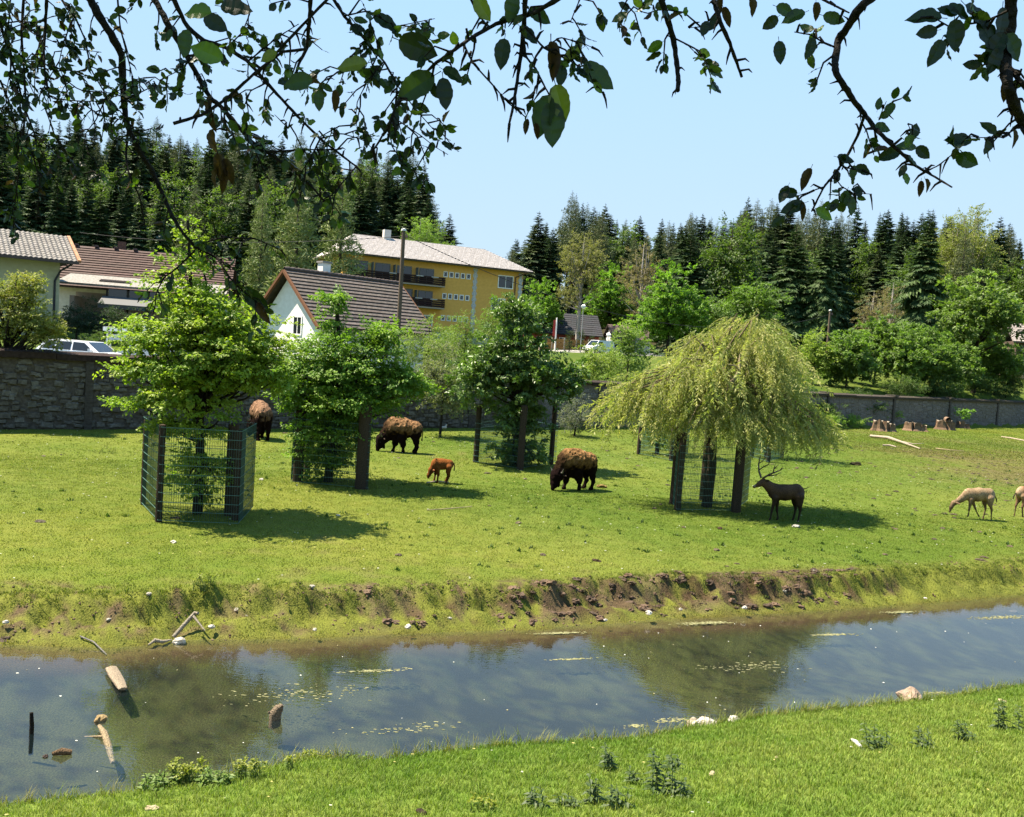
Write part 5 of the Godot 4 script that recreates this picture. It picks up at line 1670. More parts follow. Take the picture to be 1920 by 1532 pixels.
			var gold = Color(0.24, 0.28, 0.075).lerp(Color(0.46, 0.43, 0.17), rng.randf())
			c.stamp(sp("hang"), Transform3D(b.scaled_local(Vector3(ln * rf(0.8, 1.8), ln, ln)), at0), gold * rf(0.85, 1.15))
	w.tube([Vector3(0.0, 3.5, 1.25), Vector3(0.12, 3.75, 1.35), Vector3(0.3, 4.05, 1.3), Vector3(0.3, 4.5, 1.2)], [0.07, 0.06, 0.045, 0.02], 7, Color(0.4, 0.33, 0.2), 0.1)
	w.tube([Vector3(0.3, 4.05, 1.3), Vector3(0.15, 4.18, 1.4), Vector3(-0.05, 4.2, 1.4)], [0.03, 0.025, 0.012], 6, Color(0.4, 0.33, 0.2))
	w.tube([Vector3(-0.1, 3.45, 1.25), Vector3(0.05, 3.52, 1.35), Vector3(0.4, 3.55, 1.4)], [0.035, 0.03, 0.012], 6, Color(0.4, 0.33, 0.2))
	part("trunk", w.mesh(), M.bark, t)
	part("crown", c.mesh(), M.leaf, t)
	# two more caged trees behind it
	leafy_tree("maple", "dark green caged tree mostly hidden behind the willow's left side", "tree", gp(1232, 852), {
		"trunk": [Vector3.ZERO, Vector3(0, 1.5, 0), Vector3(0.1, 3.6, 0)], "r": 0.11,
		"lobes": [[Vector3(0.5, 3.0, -0.2), Vector3(1.2, 1.0, 1.1)], [Vector3(0.2, 1.2, 0), Vector3(0.8, 0.8, 0.8)]], "clumps": 70, "per": 5, "kind": "broad", "size": 0.34, "ca": Color(0.05, 0.1, 0.02), "cb": Color(0.09, 0.15, 0.03)})
	leafy_tree("maple", "dark green caged tree mostly hidden behind the willow's right side", "tree", gp(1437, 858), {
		"trunk": [Vector3.ZERO, Vector3(0, 1.5, 0), Vector3(0.1, 4.0, 0)], "r": 0.12,
		"lobes": [[Vector3(0.2, 3.8, -0.2), Vector3(1.5, 1.3, 1.4)], [Vector3(0.0, 1.1, 0), Vector3(0.8, 0.8, 0.8)]], "clumps": 90, "per": 5, "kind": "broad", "size": 0.34, "ca": Color(0.05, 0.1, 0.02), "cb": Color(0.09, 0.15, 0.03)})
	# guards
	guard("green mesh guard with brown posts round the nearest caged tree", [gp(296, 982), gp(446, 988), gp(474, 956), gp(263, 946)], [[gp(297, 980), 0.075, 2.1], [gp(430, 968), 0.13, 2.1], [gp(444, 976), 0.12, 2.0], [gp(268, 948), 0.06, 2.0]], 2.02)
	guard("shaded mesh guard with two stout posts round the second caged tree", [gp(545, 905), gp(690, 918), gp(665, 888), gp(560, 880)], [[gp(558, 902), 0.16, 2.2], [gp(677, 916), 0.19, 2.4], [gp(575, 885), 0.1, 2.0]], 1.85)
	guard("mesh guard with leaning posts round the dark glossy-leaved tree", [gp(886, 866), gp(975, 880), gp(1042, 868), gp(965, 850)], [[gp(892, 866), 0.11, 2.1], [gp(975, 880), 0.13, 2.3], [gp(1033, 870), 0.1, 2.4]], 1.55)
	guard("open mesh guard with three posts under the weeping willow", [gp(1268, 958), gp(1376, 960), gp(1402, 940), gp(1258, 940)], [[gp(1270, 956), 0.1, 2.2], [gp(1318, 938), 0.13, 2.4], [gp(1379, 960), 0.15, 2.5], [gp(1262, 944), 0.12, 2.3]], 1.8)
	guard("distant green mesh guard left of the willow's strands", [gp(1196, 852), gp(1262, 866), gp(1290, 852), gp(1225, 842)], [[gp(1197, 852), 0.09, 1.3], [gp(1258, 864), 0.1, 1.6]], 1.2)
	guard("distant mesh guard in the shade behind the stag's antlers", [gp(1408, 858), gp(1440, 868), gp(1468, 858), gp(1440, 848)], [[gp(1410, 858), 0.09, 1.4], [gp(1440, 867), 0.1, 1.5], [gp(1466, 858), 0.09, 1.4]], 1.2)
	# tree before the wall at the left edge
	var pl = gp(2, 800)
	leafy_tree("wall_tree", "small open-crowned tree with reddish-tinged leaves leaning before the wall", "tree", pl, {
		"trunk": [Vector3(-0.1, 0, 0), Vector3(0.05, 1.4, 0), Vector3(0.2, 2.3, 0), Vector3(0.7, 3.2, 0), Vector3(1.2, 4.2, 0)], "r": 0.2,
		"lobes": [[Vector3(0.9, 4.2, 0), Vector3(1.0, 0.8, 0.9)], [Vector3(1.65, 3.7, 0), Vector3(0.6, 0.6, 0.7)], [Vector3(0.1, 5.0, 0), Vector3(0.9, 0.65, 0.8)], [Vector3(0.9, 5.5, 0), Vector3(0.6, 0.45, 0.6)], [Vector3(-0.4, 3.6, 0), Vector3(0.7, 0.5, 0.7)]],
		"clumps": 260, "per": 5, "kind": "broad", "size": 0.3, "ca": Color(0.12, 0.15, 0.03), "cb": Color(0.26, 0.24, 0.06), "flat": 0.5})

func shrub(label: String, px: float, s: float, h: float, w: float, kind: String, size: float, ca: Color, cb2: Color, clumps: int, called := "shrub", group := "", per := 5, up := 0.0):
	var p = at(px, 700, s)
	p.y = land(p.x, p.z)
	var lobes = []
	for i in 5:
		var a = TAU * i / 5.0 + rf(-0.5, 0.5)
		lobes.append([Vector3(cos(a) * w * 0.24, h * rf(0.3, 0.62) + up, sin(a) * w * 0.24), Vector3(w * 0.27, h * 0.27, w * 0.27)])
	lobes.append([Vector3(0, h * 0.72 + up, 0), Vector3(w * 0.25, h * 0.27, w * 0.25)])
	leafy_tree(called, label, "shrub", p, {"trunk": [Vector3(0, -0.1, 0), Vector3(0.05, h * 0.3 + up, 0), Vector3(0, h * 0.8 + up, 0)], "r": 0.04 + h * 0.008, "lobes": lobes, "clumps": clumps, "per": per, "kind": kind, "size": size, "ca": ca, "cb": cb2}, group)

func village_green():
	var dk = Color(0.04, 0.075, 0.018)
	var md = Color(0.09, 0.14, 0.03)
	var br = Color(0.12, 0.21, 0.03)
	var ye = Color(0.2, 0.24, 0.05)
	# along the wall
	shrub("grey-green airy shrub before the wall between the second and third caged trees", 832, 40.5, 3.6, 2.6, "fine", 0.45, Color(0.1, 0.115, 0.06), Color(0.16, 0.17, 0.09), 90, "shrub", "", 6, 0.9)
	shrub("silvery shrub in the wall's shade right of the third caged tree", 1085, 45.0, 2.2, 1.9, "fine", 0.35, Color(0.09, 0.1, 0.08), Color(0.13, 0.14, 0.11), 60)
	shrub("bright shrub rising over the wall left of the willow", 1105, 56.0, 3.4, 3.4, "broad", 0.4, md, ye, 80)
	shrub("light green sapling with pale stems behind the wall left of the willow", 1175, 60.0, 5.4, 3.6, "broad", 0.45, md, Color(0.17, 0.24, 0.045), 100)
	shrub("low yellow-green bush behind the wall below the parked van", 1140, 68.0, 2.6, 3.2, "fine", 0.5, Color(0.13, 0.18, 0.03), ye, 60)
	shrub("feathery green treetop in front of the hotel's right corner", 935, 74.0, 5.8, 4.6, "fine", 0.6, Color(0.09, 0.14, 0.03), Color(0.15, 0.2, 0.05), 120)
	shrub("leafy light green bush behind the wall, between second and third caged trees", 868, 62.0, 5.0, 4.2, "fine", 0.5, Color(0.1, 0.15, 0.03), Color(0.16, 0.21, 0.05), 110)
	shrub("pale green bush at the foot of the utility pole", 800, 54.0, 4.6, 4.2, "fine", 0.5, Color(0.11, 0.16, 0.035), Color(0.17, 0.22, 0.06), 90)
	shrub("clipped dark bush beside the white stall", 178, 50.0, 1.9, 2.0, "fine", 0.3, dk, Color(0.09, 0.13, 0.03), 60)
	for d in [[140, 60, 2.7, "nearest the cream house"], [172, 61, 2.9, "behind the estate car"], [205, 60.5, 2.8, "above the white stall"], [238, 61, 2.9, "nearest the caged tree"]]:
		shrub("dark hedge bush below the awning, " + d[3], d[0], d[1], d[2], 2.8, "fine", 0.4, Color(0.02, 0.035, 0.02), Color(0.035, 0.055, 0.03), 70, "hedge_bush", "dark hedge below the awning")
	for d in [[1588, 76, 5.4, 5.0, "leafy green hazel beside the right utility pole"], [1640, 82, 7.0, 6.8, "broad hazel thicket left of the drooping spruce's foot"], [1690, 80, 6.2, 6.0, "hazel thicket straight below the broad drooping spruce"], [1735, 83, 6.8, 6.4, "hazel thicket below the drooping spruce's right side"], [1775, 85, 5.6, 5.2, "dark hazel thicket between the spruce and the big broadleaf"], [1868, 92, 6.2, 6.4, "hazel thicket between the big broadleaf and the right edge house"]]:
		shrub(d[4], d[0], d[1], d[2], d[3], "cluster", 0.6, Color(0.06, 0.1, 0.025), Color(0.13, 0.2, 0.04), 170, "hazel_thicket", "hazel thickets behind the right wall", 5)
	for d in [[1545, 66, 2.2, 3.0, "by the willow's right edge"], [1620, 71.5, 2.0, 3.6, "right of the utility pole's foot"], [1690, 76.5, 2.2, 3.8, "above the second stump"], [1760, 81, 2.4, 4.0, "above the split stump"], [1830, 86.5, 2.6, 4.4, "under the big broadleaf"], [1890, 91, 2.4, 4.0, "in front of the edge house"]]:
		shrub("low dark undergrowth behind the wall " + d[4], d[0], d[1], d[2], d[3], "fine", 0.5, Color(0.04, 0.07, 0.018), Color(0.08, 0.12, 0.03), 60, "undergrowth_bush", "dark undergrowth behind the right wall", 6)
	shrub("yellow-green young tree just right of the willow's crown", 1525, 76.0, 4.6, 3.2, "broad", 0.5, Color(0.13, 0.19, 0.03), Color(0.22, 0.27, 0.05), 90, "young_tree", "", 5, 0.3)
	shrub("dark green bush right behind the willow's crown", 1455, 70.0, 4.6, 4.4, "broad", 0.5, dk, Color(0.1, 0.15, 0.03), 100, "shrub")
	for d in [[1600, 68, 1.0, 2.6, "left of the stumps"], [1660, 73, 1.1, 3.0, "above the leftmost stump"], [1725, 78, 0.9, 2.2, "above the low broad stump"], [1560, 65, 1.2, 2.4, "beside the willow"]]:
		shrub("low bright weeds on the bank behind the wall " + d[4], d[0], d[1], d[2], d[3], "fine", 0.4, Color(0.12, 0.2, 0.03), Color(0.17, 0.25, 0.04), 40, "weed_clump", "bright weeds behind the wall")
	shrub("pale sapling standing at the wall near the far stumps", 1795, 83.0, 2.6, 1.4, "cluster", 0.35, Color(0.12, 0.18, 0.04), Color(0.18, 0.24, 0.07), 30, "sapling")
	shrub("bare brownish bush in front of the stone and timber house", 1890, 100.0, 5.0, 4.5, "fine", 0.5, Color(0.07, 0.05, 0.03), Color(0.13, 0.1, 0.05), 50)
	var mp = broad_meshes(12.0, 9.0, 230, Color(0.07, 0.14, 0.02), Color(0.15, 0.25, 0.035), "cluster", 0.8, BARK, 0.15)
	var put = func(px, s): 
		var p = at(px, 700, s)
		return Vector3(p.x, land(p.x, p.z) - 0.1, p.z)
	broad_tree("maple_tree", "fresh green maple between the right birch and the willow", mp, put.call(1248, 104.0), 0.97)
	var big = broad_meshes(11.5, 8.5, 230, Color(0.06, 0.1, 0.025), Color(0.14, 0.2, 0.045), "cluster", 0.75, BARK, 0.08)
	broad_tree("broadleaf_tree", "big broadleaf tree with pale-lit leaves before the house at far right", big, put.call(1828, 89.0), 1.12)
	var fill = broad_meshes(8.5, 6.5, 140, Color(0.06, 0.105, 0.02), Color(0.12, 0.19, 0.035), "broad", 0.75, BARK, 0.12)
	broad_tree("broadleaf_tree", "round green tree between the maple and the willow's top", fill, put.call(1330, 112.0), 1.05)
	broad_tree("broadleaf_tree", "rounded tree peeping out just above the willow's crown", fill, put.call(1405, 98.0), 1.12)
	broad_tree("broadleaf_tree", "green tree between the hotel and the left birch", mp, put.call(1000, 140.0), 0.95)
	broad_tree("broadleaf_tree", "mid-green tree between the two birches", mp, put.call(1135, 150.0), 1.15)
	broad_tree("broadleaf_tree", "bluish-green tree behind the house at far right", big, put.call(1900, 132.0), 1.2)
	var birch = broad_meshes(19.0, 8.0, 200, Color(0.11, 0.11, 0.04), Color(0.19, 0.18, 0.075), "fine", 1.0, Color(0.5, 0.47, 0.42), 0.22)
	broad_tree("birch", "olive birch with white trunk right of the hotel", birch, put.call(1078, 137.0), 1.0)
	var birch2 = broad_meshes(18.5, 8.5, 95, Color(0.14, 0.115, 0.06), Color(0.2, 0.165, 0.1), "fine", 1.0, Color(0.55, 0.5, 0.45), 0.2)
	broad_tree("birch", "sparse brownish birch with pale trunk left of the maple", birch2, put.call(1190, 136.0), 1.0)
	broad_tree("birch", "thin pale birch in front of the dark pines, left of the drooping spruce", birch2, put.call(1625, 122.0), 0.66)
	broad_tree("birch", "second thin pale birch close to the drooping spruce", birch2, put.call(1660, 118.0), 0.7)
	var lime = broad_meshes(20.0, 8.0, 210, Color(0.1, 0.16, 0.03), Color(0.17, 0.25, 0.05), "fine", 1.0, Color(0.4, 0.38, 0.34), 0.25)
	broad_tree("birch", "bright green birch rising behind the hotel roof", lime, put.call(772, 136.0), 0.98)
	broad_tree("birch", "slim birch at the right end of the hotel ridge, left of the sky gap", lime, put.call(812, 142.0), 0.86)
	var tall = broad_meshes(25.0, 9.5, 230, Color(0.11, 0.13, 0.035), Color(0.19, 0.2, 0.06), "fine", 1.25, Color(0.4, 0.36, 0.3), 0.3)
	broad_tree("birch", "tall yellowish birch above the big broadleaf at right", tall, put.call(1800, 138.0), 1.08)
	broad_tree("birch", "yellowish birch beside the tall one at right", tall, put.call(1762, 142.0), 1.03)
	# drooping spruces on the near side of the wood
	var droopy = spruce_meshes(18.0, 5.9, 46, 0.8, 0.05, Color(0.018, 0.038, 0.012), Color(0.05, 0.078, 0.022))
	conifer("drooping_spruce", "dark drooping spruce directly above the willow", droopy, put.call(1470, 108.0), 0.98, "drooping spruces behind the wall")
	conifer("drooping_spruce", "dark drooping spruce just left of the right utility pole", droopy, put.call(1528, 106.0), 0.95, "drooping spruces behind the wall")
	conifer("drooping_spruce", "broad drooping spruce above the hazel thickets", droopy, put.call(1716, 102.0), 1.02, "drooping spruces behind the wall")
	var larch = spruce_meshes(18.0, 3.3, 44, 0.35, 0.05, Color(0.09, 0.12, 0.04), Color(0.16, 0.18, 0.07), "pine")
	conifer("larch", "pale green larch left of the hotel, behind the white house", larch, put.call(545, 90.0), 1.02, "")
	conifer("larch", "loose pale larch overlapping the left end of the hotel roof", larch, put.call(625, 93.0), 0.92, "")
	conifer("larch", "pale larch behind the bright caged tree", larch, put.call(478, 104.0), 0.95, "")
	# five columnar evergreens
	for d in [[1067, 3.4, "slim columnar evergreen leftmost of the five by the van"], [1088, 4.0, "tallest columnar evergreen left of the white van"], [1108, 2.7, "columnar evergreen touching the van's bonnet"], [1128, 2.6, "short columnar evergreen peeping over the van's roof"], [1148, 3.2, "columnar evergreen right behind the van"]]:
		var p = at(d[0], 660, 130.5)
		p.y = land(p.x, p.z)
		leafy_tree("columnar_evergreen", d[2], "evergreen", p, {"trunk": [Vector3.ZERO, Vector3(0, d[1] * 0.5, 0), Vector3(0, d[1] * 0.9, 0)], "r": 0.08, "lobes": [[Vector3(0, d[1] * 0.3, 0), Vector3(0.5, d[1] * 0.3, 0.5)], [Vector3(0, d[1] * 0.66, 0), Vector3(0.38, d[1] * 0.32, 0.38)]], "clumps": 46, "per": 5, "kind": "fine", "size": 0.34, "ca": Color(0.02, 0.035, 0.014), "cb": Color(0.04, 0.06, 0.02)}, "columnar evergreens by the van")

func forest():
	var A = []
	for i in 4:
		A.append(spruce_meshes(24.0, rf(4.2, 5.6), 50, rf(0.35, 0.55), 0.12, Color(0.018, 0.036, 0.016), Color(0.045, 0.07, 0.026)))
	for i in 2:
		A.append(spruce_meshes(25.0, 4.0, 42, 0.4, 0.36, Color(0.026, 0.045, 0.018), Color(0.06, 0.075, 0.03)))
	var P = spruce_meshes(24.0, 3.6, 26, 0.1, 0.5, Color(0.05, 0.065, 0.028), Color(0.09, 0.1, 0.045), "pine")
	var D = broad_meshes(17.0, 8.0, 170, Color(0.035, 0.065, 0.016), Color(0.085, 0.125, 0.028), "broad", 1.1, BARK, 0.2)
	var sky_l = [[-120, 190], [0, 200], [60, 222], [110, 218], [180, 222], [285, 218], [330, 240], [430, 228], [470, 240], [540, 240], [640, 268], [700, 285], [725, 290], [752, 268], [775, 300], [800, 345], [826, 400]]
	var sky_r = [[935, 470], [952, 440], [978, 420], [1000, 375], [1015, 405], [1045, 368], [1085, 345], [1112, 378], [1130, 415], [1165, 410], [1200, 415], [1250, 408], [1292, 380], [1330, 390], [1390, 350], [1425, 345], [1460, 372], [1520, 375], [1575, 378], [1640, 372], [1690, 368], [1735, 385], [1790, 400], [1858, 395], [1885, 452], [1905, 448], [1960, 460]]
	var xs_l = []; var ys_l = []
	for q in sky_l:
		xs_l.append(float(q[0])); ys_l.append(float(q[1]))
	var xs_r = []; var ys_r = []
	for q in sky_r:
		xs_r.append(float(q[0])); ys_r.append(float(q[1]))
	# rows of trees up the slopes; the farthest make the skyline
	for side in 2:
		var X = xs_l if side == 0 else xs_r
		var Y = ys_l if side == 0 else ys_r
		for row in 6:
			var s0 = [226.0, 204.0, 184.0, 166.0, 148.0, 132.0][row]
			var step = [20.0, 23.0, 27.0, 31.0, 38.0, 50.0][row]
			var px = X[0] + rf(0, step)
			while px < X[-1]:
				var s = s0 + rf(-7, 7)
				var p = at(px, 700, s)
				p.y = land(p.x, p.z) - 0.2
				var top = at(px, curve(X, Y, px), s)
				var h = clampf((top.y - p.y) * rf(0.76 if side == 0 else 0.84, 1.05), 9.0, 31.0 - row)
				if row > 2:
					h = minf(h, rf(17.0, 24.0))
				if side == 1 and row > 2 and (px > 985.0 and px < 1215.0 or rng.randf() < 0.3):
					px += step
					continue
				if side == 0 and px > 560 and row > 3:
					px += step
					continue
				var where = ""
				if side == 0:
					where = "above the brown-roofed house" if px < 330 else ("above the white house" if px < 620 else "above the hotel roof")
				else:
					where = "in the wood behind the birches" if px < 1230 else ("in the wood above the willow" if px < 1580 else "in the wood behind the broadleaf")
				where = (["on the skyline ", "just below the skyline ", "high ", "midway ", "low ", "in the front rank "][row]) + where
				var grp = "trees of the left hillside" if side == 0 else "trees of the right wood"
				var u = rng.randf()
				var o: Node3D
				if u < (0.08 if row < 3 else (0.12 if side == 0 else 0.15)):
					o = broad_tree("forest_broadleaf", "mid-green broadleaf " + where, D, p, minf(h, 22.0) / 17.0, grp)
				elif u < (0.3 if side == 0 else 0.36):
					o = conifer("forest_pine", "open-crowned pine " + where, P, p, h / 24.0, grp)
				else:
					var k = rng.randi() % (4 if row > 3 else 6)
					o = conifer("forest_spruce", ("dark pointed spruce " if k < 4 else "bare-stemmed dark spruce ") + where, A[k], p, h / 24.5, grp)
				px += step * rf(0.35, 1.6)

# ---------------------------------------------------------------- grass, stones, deadwood
func tuft(n: int, lo: float, hi: float, spread: float, bw: float) -> ArrayMesh:
	var mb = MB.new()
	for i in n:
		var a = rf(0, TAU)
		var b = Vector3(rf(-spread, spread), -0.01, rf(-spread, spread))
		var h = rf(lo, hi)
		var lean = Vector3(cos(a), 0, sin(a)) * h * rf(0.15, 0.9)
		var side = Vector3(-sin(a), 0, cos(a)) * bw
		var mid = b + Vector3(0, h * 0.6, 0) + lean * 0.4
		var tip = b + Vector3(0, h, 0) + lean
		var c = Color(1, 1, 1) * rf(0.8, 1.15)
		mb.tri(b - side, b + side, mid + side * 0.7, c)
		mb.tri(b - side, mid + side * 0.7, mid - side * 0.7, c)
		mb.tri(mid - side * 0.7, mid + side * 0.7, tip, c)
	return mb.mesh()

func scatter(called: String, mesh: Mesh, mt: Material, places: Array, cols: Array):
	var mm = MultiMesh.new()
	mm.transform_format = MultiMesh.TRANSFORM_3D
	mm.use_colors = true
	mm.mesh = mesh
	mm.instance_count = places.size()
	for i in places.size():
		mm.set_instance_transform(i, places[i])
		mm.set_instance_color(i, cols[i])
	var o = MultiMeshInstance3D.new()
	o.name = numbered(called)
	o.multimesh = mm
	o.material_override = mt
	add_child(o, true)
	o.set_meta("kind", "stuff")

func grass():
	var sets = [
		["bank_grass", tuft(9, 0.02, 0.06, 0.05, 0.003), 34000, 5.2, 14.5, 0],
		["bank_grass", tuft(7, 0.03, 0.085, 0.05, 0.0032), 2500, 5.2, 14.5, 0],
		["meadow_grass", tuft(10, 0.014, 0.038, 0.1, 0.006), 42000, 12.0, 27.0, 1],
		["meadow_grass", tuft(10, 0.018, 0.045, 0.2, 0.012), 26000, 24.0, 60.0, 1],
		["meadow_grass", tuft(12, 0.03, 0.06, 0.4, 0.022), 16000, 48.0, 105.0, 1]]
	for st in sets:
		var pl = []
		var cl = []
		var tries = 0
		while pl.size() < st[2] and tries < st[2] * 4:
			tries += 1
			var s = sqrt(rf(st[3] * st[3], st[4] * st[4]))
			var x = rf(-0.66, 0.66) * s
			var p = Vector3(x, 0, -s)
			var zn = curve(NX, NS, x)
			if st[5] == 0:
				if s > zn - 0.03:
					continue
			else:
				var t = s - curve(FX, FS, x)
				if t < 0.15:
					continue
				if (p - W0).dot(WF) > -0.3:
					continue
				if t < 1.5 and nf.get_noise_2d(x * 18.0, p.z * 18.0) + nz.get_noise_2d(x * 5.0, p.z * 5.0) > 0.1:
					continue
			p.y = land(x, p.z)
			var c = ground_color(x, p.z, p.y)
			var v = rf(0.6, 1.5)
			c = Color(c.r * v * rf(0.9, 1.15), c.g * v, c.b * v)
			var sc = rf(0.6, 1.3)
			pl.append(Transform3D(Basis(Vector3.UP, rf(0, TAU)).scaled(Vector3(sc, sc, sc)), p))
			cl.append(c)
		scatter(st[0], st[1], M.grass, pl, cl)
	# longer grass on the very edge of the near bank
	var pe = []
	var ce = []
	for i in 1500:
		var x = rf(-7.0, 10.0)
		var s = curve(NX, NS, x) - rf(0.0, 0.25)
		pe.append(Transform3D(Basis(Vector3.UP, rf(0, TAU)).scaled(Vector3.ONE * rf(0.5, 1.1)), Vector3(x, land(x, -s), -s)))
		ce.append(Color(0.13, 0.18, 0.03).lerp(Color(0.22, 0.2, 0.07), rng.randf()))
	scatter("edge_grass", tuft(8, 0.08, 0.2, 0.05, 0.004), M.grass, pe, ce)
	var pr2 = []
	var cr2 = []
	for i in 1500:
		var s = sqrt(rf(200.0, 2600.0))
		var x = rf(-0.64, 0.64) * s
		if s < curve(FX, FS, x) + 1.4 or nz.get_noise_2d(x * 3.0, -s * 3.0 + 50.0) < 0.0:
			continue
		var p = Vector3(x, land(x, -s), -s)
		if (p - W0).dot(WF) > -0.4:
			continue
		pr2.append(Transform3D(Basis(Vector3.UP, rf(0, TAU)).scaled(Vector3.ONE * rf(0.6, 1.5)), p))
		cr2.append(Color(0.05, 0.09, 0.018) * rf(0.7, 1.3))
	scatter("meadow_herbs", tuft(9, 0.03, 0.08, 0.06, 0.016), M.grass, pr2, cr2)
	# clods and droppings on the pasture, pale flecks of petals and straw
	var cm = clod_mesh(1.0, Color(1, 1, 1), 0.35)
	var pc = []
	var cc = []
	for i in 900:
		var s = rf(17.0, 52.0)
		var x = rf(-0.55, 0.62) * s
		if rng.randf() > (0.12 + 0.88 * smoothstep(8.0, 18.0, x)):
			continue
		var p = Vector3(x, land(x, -s) + 0.005, -s)
		if (p - W0).dot(WF) > -0.6:
			continue
		var r = rf(0.03, 0.09)
		pc.append(Transform3D(Basis(Vector3.UP, rf(0, TAU)).scaled(Vector3(r * rf(0.8, 1.6), r * 0.45, r)), p))
		cc.append(Color(0.055, 0.04, 0.02) * rf(0.6, 1.3))
	scatter("clods", cm, M.plain, pc, cc)
	var pf = []
	var cf = []
	for i in 1100:
		var s = sqrt(rf(30.0, 1700.0))
		var x = rf(-0.64, 0.64) * s
		if s < curve(FX, FS, x) + 1.2 and s > curve(NX, NS, x) - 0.1:
			continue
		var p = Vector3(x, land(x, -s) + 0.03, -s)
		if (p - W0).dot(WF) > -0.4:
			continue
		var r = rf(0.005, 0.01) + s * 0.00025
		pf.append(Transform3D(Basis(Vector3.UP, rf(0, TAU)).scaled(Vector3(r * rf(0.8, 1.8), r * 0.4, r)), p))
		cf.append(Color(0.4, 0.4, 0.32) if rng.randf() < 0.5 else Color(0.32, 0.29, 0.09))
	scatter("petals_and_straw", cm, M.plain, pf, cf)
	# loose earth crumbs on the far bank
	var pb = []
	var cb3 = []
	for i in 3000:
		var x = rf(-9.0, 16.0)
		var t = rf(0.2, 1.5)
		var z = -(curve(FX, FS, x) + t)
		if nf.get_noise_2d(x * 18.0, z * 18.0) * 1.5 + nz.get_noise_2d(x * 5.0, z * 5.0) * 0.9 < 0.22:
			continue
		var r = rf(0.006, 0.022)
		pb.append(Transform3D(Basis(rdir(), rf(0, TAU)).scaled(Vector3(r, r * 0.7, r)), Vector3(x, land(x, z), z)))
		cb3.append(Color(0.085, 0.052, 0.03) * rf(0.6, 1.5))
	scatter("earth_crumbs", cm, M.plain, pb, cb3)
	# turf hanging over the brink of the far bank, and bigger clods broken from it
	var pt = []
	var ct = []
	for i in 3600:
		var x = rf(-9.5, 17.0)
		var t = (1.25 + 0.45 * nz.get_noise_2d(x * 7.0, -45.0)) * (0.75 if x > 5.0 else 1.0) + rng.randfn(-0.05, 0.16)
		var z = -(curve(FX, FS, x) + maxf(0.3, t))
		var g = ground_color(x, z, 0.0)
		pt.append(Transform3D(Basis(Vector3.UP, rf(0, TAU)).scaled(Vector3.ONE * rf(0.4, 0.85)), Vector3(x, land(x, z), z)))
		ct.append(Color(0.12, 0.165, 0.025).lerp(g, 0.35) * rf(0.65, 1.35))
	scatter("bank_turf", tuft(10, 0.03, 0.1, 0.06, 0.006), M.grass, pt, ct)
	var pk = []
	var ck = []
	for i in 620:
		var x = rf(-9.0, 16.0)
		var z = -(curve(FX, FS, x) + rf(0.35, 1.35))
		if nz.get_noise_2d(x * 6.0, z * 9.0) < -0.05:
			continue
		var r = rf(0.02, 0.075)
		pk.append(Transform3D(Basis(rdir(), rf(0, TAU)).scaled(Vector3(r * 1.4, r * 0.7, r)), Vector3(x, land(x, z) - r * 0.15, z)))
		ck.append(Color(0.075, 0.046, 0.027) * rf(0.5, 1.4))
	scatter("bank_clods", clod_mesh(1.0, Color(1, 1, 1), 0.75), M.plain, pk, ck)
	# algae and petals floating
	var pa = []
	var ca = []
	for i in 70:
		var x = rf(-6.5, 11.0)
		var f = rng.randf()
		var s = lerpf(curve(NX, NS, x) + 0.2, curve(FX, FS, x) - 0.2, f)
		var r = rf(0.004, 0.011)
		pa.append(Transform3D(Basis(Vector3.UP, rf(0, TAU)).scaled(Vector3(r * rf(0.8, 1.6), r * 0.3, r)), Vector3(x, WATER + 0.004, -s)))
		ca.append(Color(0.62, 0.62, 0.56) if rng.randf() < 0.7 else Color(0.3, 0.27, 0.14))
	scatter("floating_petals", cm, M.plain, pa, ca)

func clod_mesh(r: float, col: Color, jag: float) -> ArrayMesh:
	var sp_ = SphereMesh.new()
	sp_.radius = r
	sp_.height = 2 * r
	sp_.radial_segments = 14
	sp_.rings = 8
	var ar = sp_.get_mesh_arrays()
	var v: PackedVector3Array = ar[Mesh.ARRAY_VERTEX]
	var ind: PackedInt32Array = ar[Mesh.ARRAY_INDEX]
	var off = rf(0, 100)
	for i in v.size():
		var q = v[i] / r
		v[i] = v[i] * (1.0 + jag * nf.get_noise_3d(q.x * 16 + off, q.y * 16, q.z * 16) * 1.3)
	var mb = MB.new()
	for i in range(0, ind.size(), 3):
		mb.v.append_array(PackedVector3Array([v[ind[i]], v[ind[i + 1]], v[ind[i + 2]]]))
		var c = col
		mb.c.append_array(PackedColorArray([c, c, c]))
	return mb.mesh()

func rock(label: String, px: float, py: float, h: float, sx: float, sy: float, sz: float, col: Color, called := "stone", lift := 0.3, group := ""):
	var p = gp(px, py, h)
	p.y = maxf(h, land(p.x, p.z)) + sy * lift
	var o = solo(called, clod_mesh(1.0, col, 0.4), M.stone, label, "stone", p, Vector3(0, rf(0, TAU), rf(-0.1, 0.1)), group)
	o.scale = Vector3(sx, sy, sz)
	return o

func stick(label: String, pts: Array, radii: Array, col: Color, called := "stick", forks := [], flat := 1.0):
	var base: Vector3 = pts[0]
	var t = thing(called, label, "stick", base)
	var mb = MB.new()
	var q = []
	for p in pts:
		q.append(p - base)
	mb.tube(q, radii, 7, col, 0.18)
	for f in forks:
		var q2 = []
		for p in f[0]:
			q2.append(p - base)
		mb.tube(q2, f[1], 6, col, 0.18)
	part("wood", mb.mesh(), M.bark, t).scale.y = flat

func on(px: float, py: float, h: float, up := 0.0) -> Vector3:
	var p = gp(px, py, h)
	return Vector3(p.x, maxf(land(p.x, p.z), h) + up, p.z)

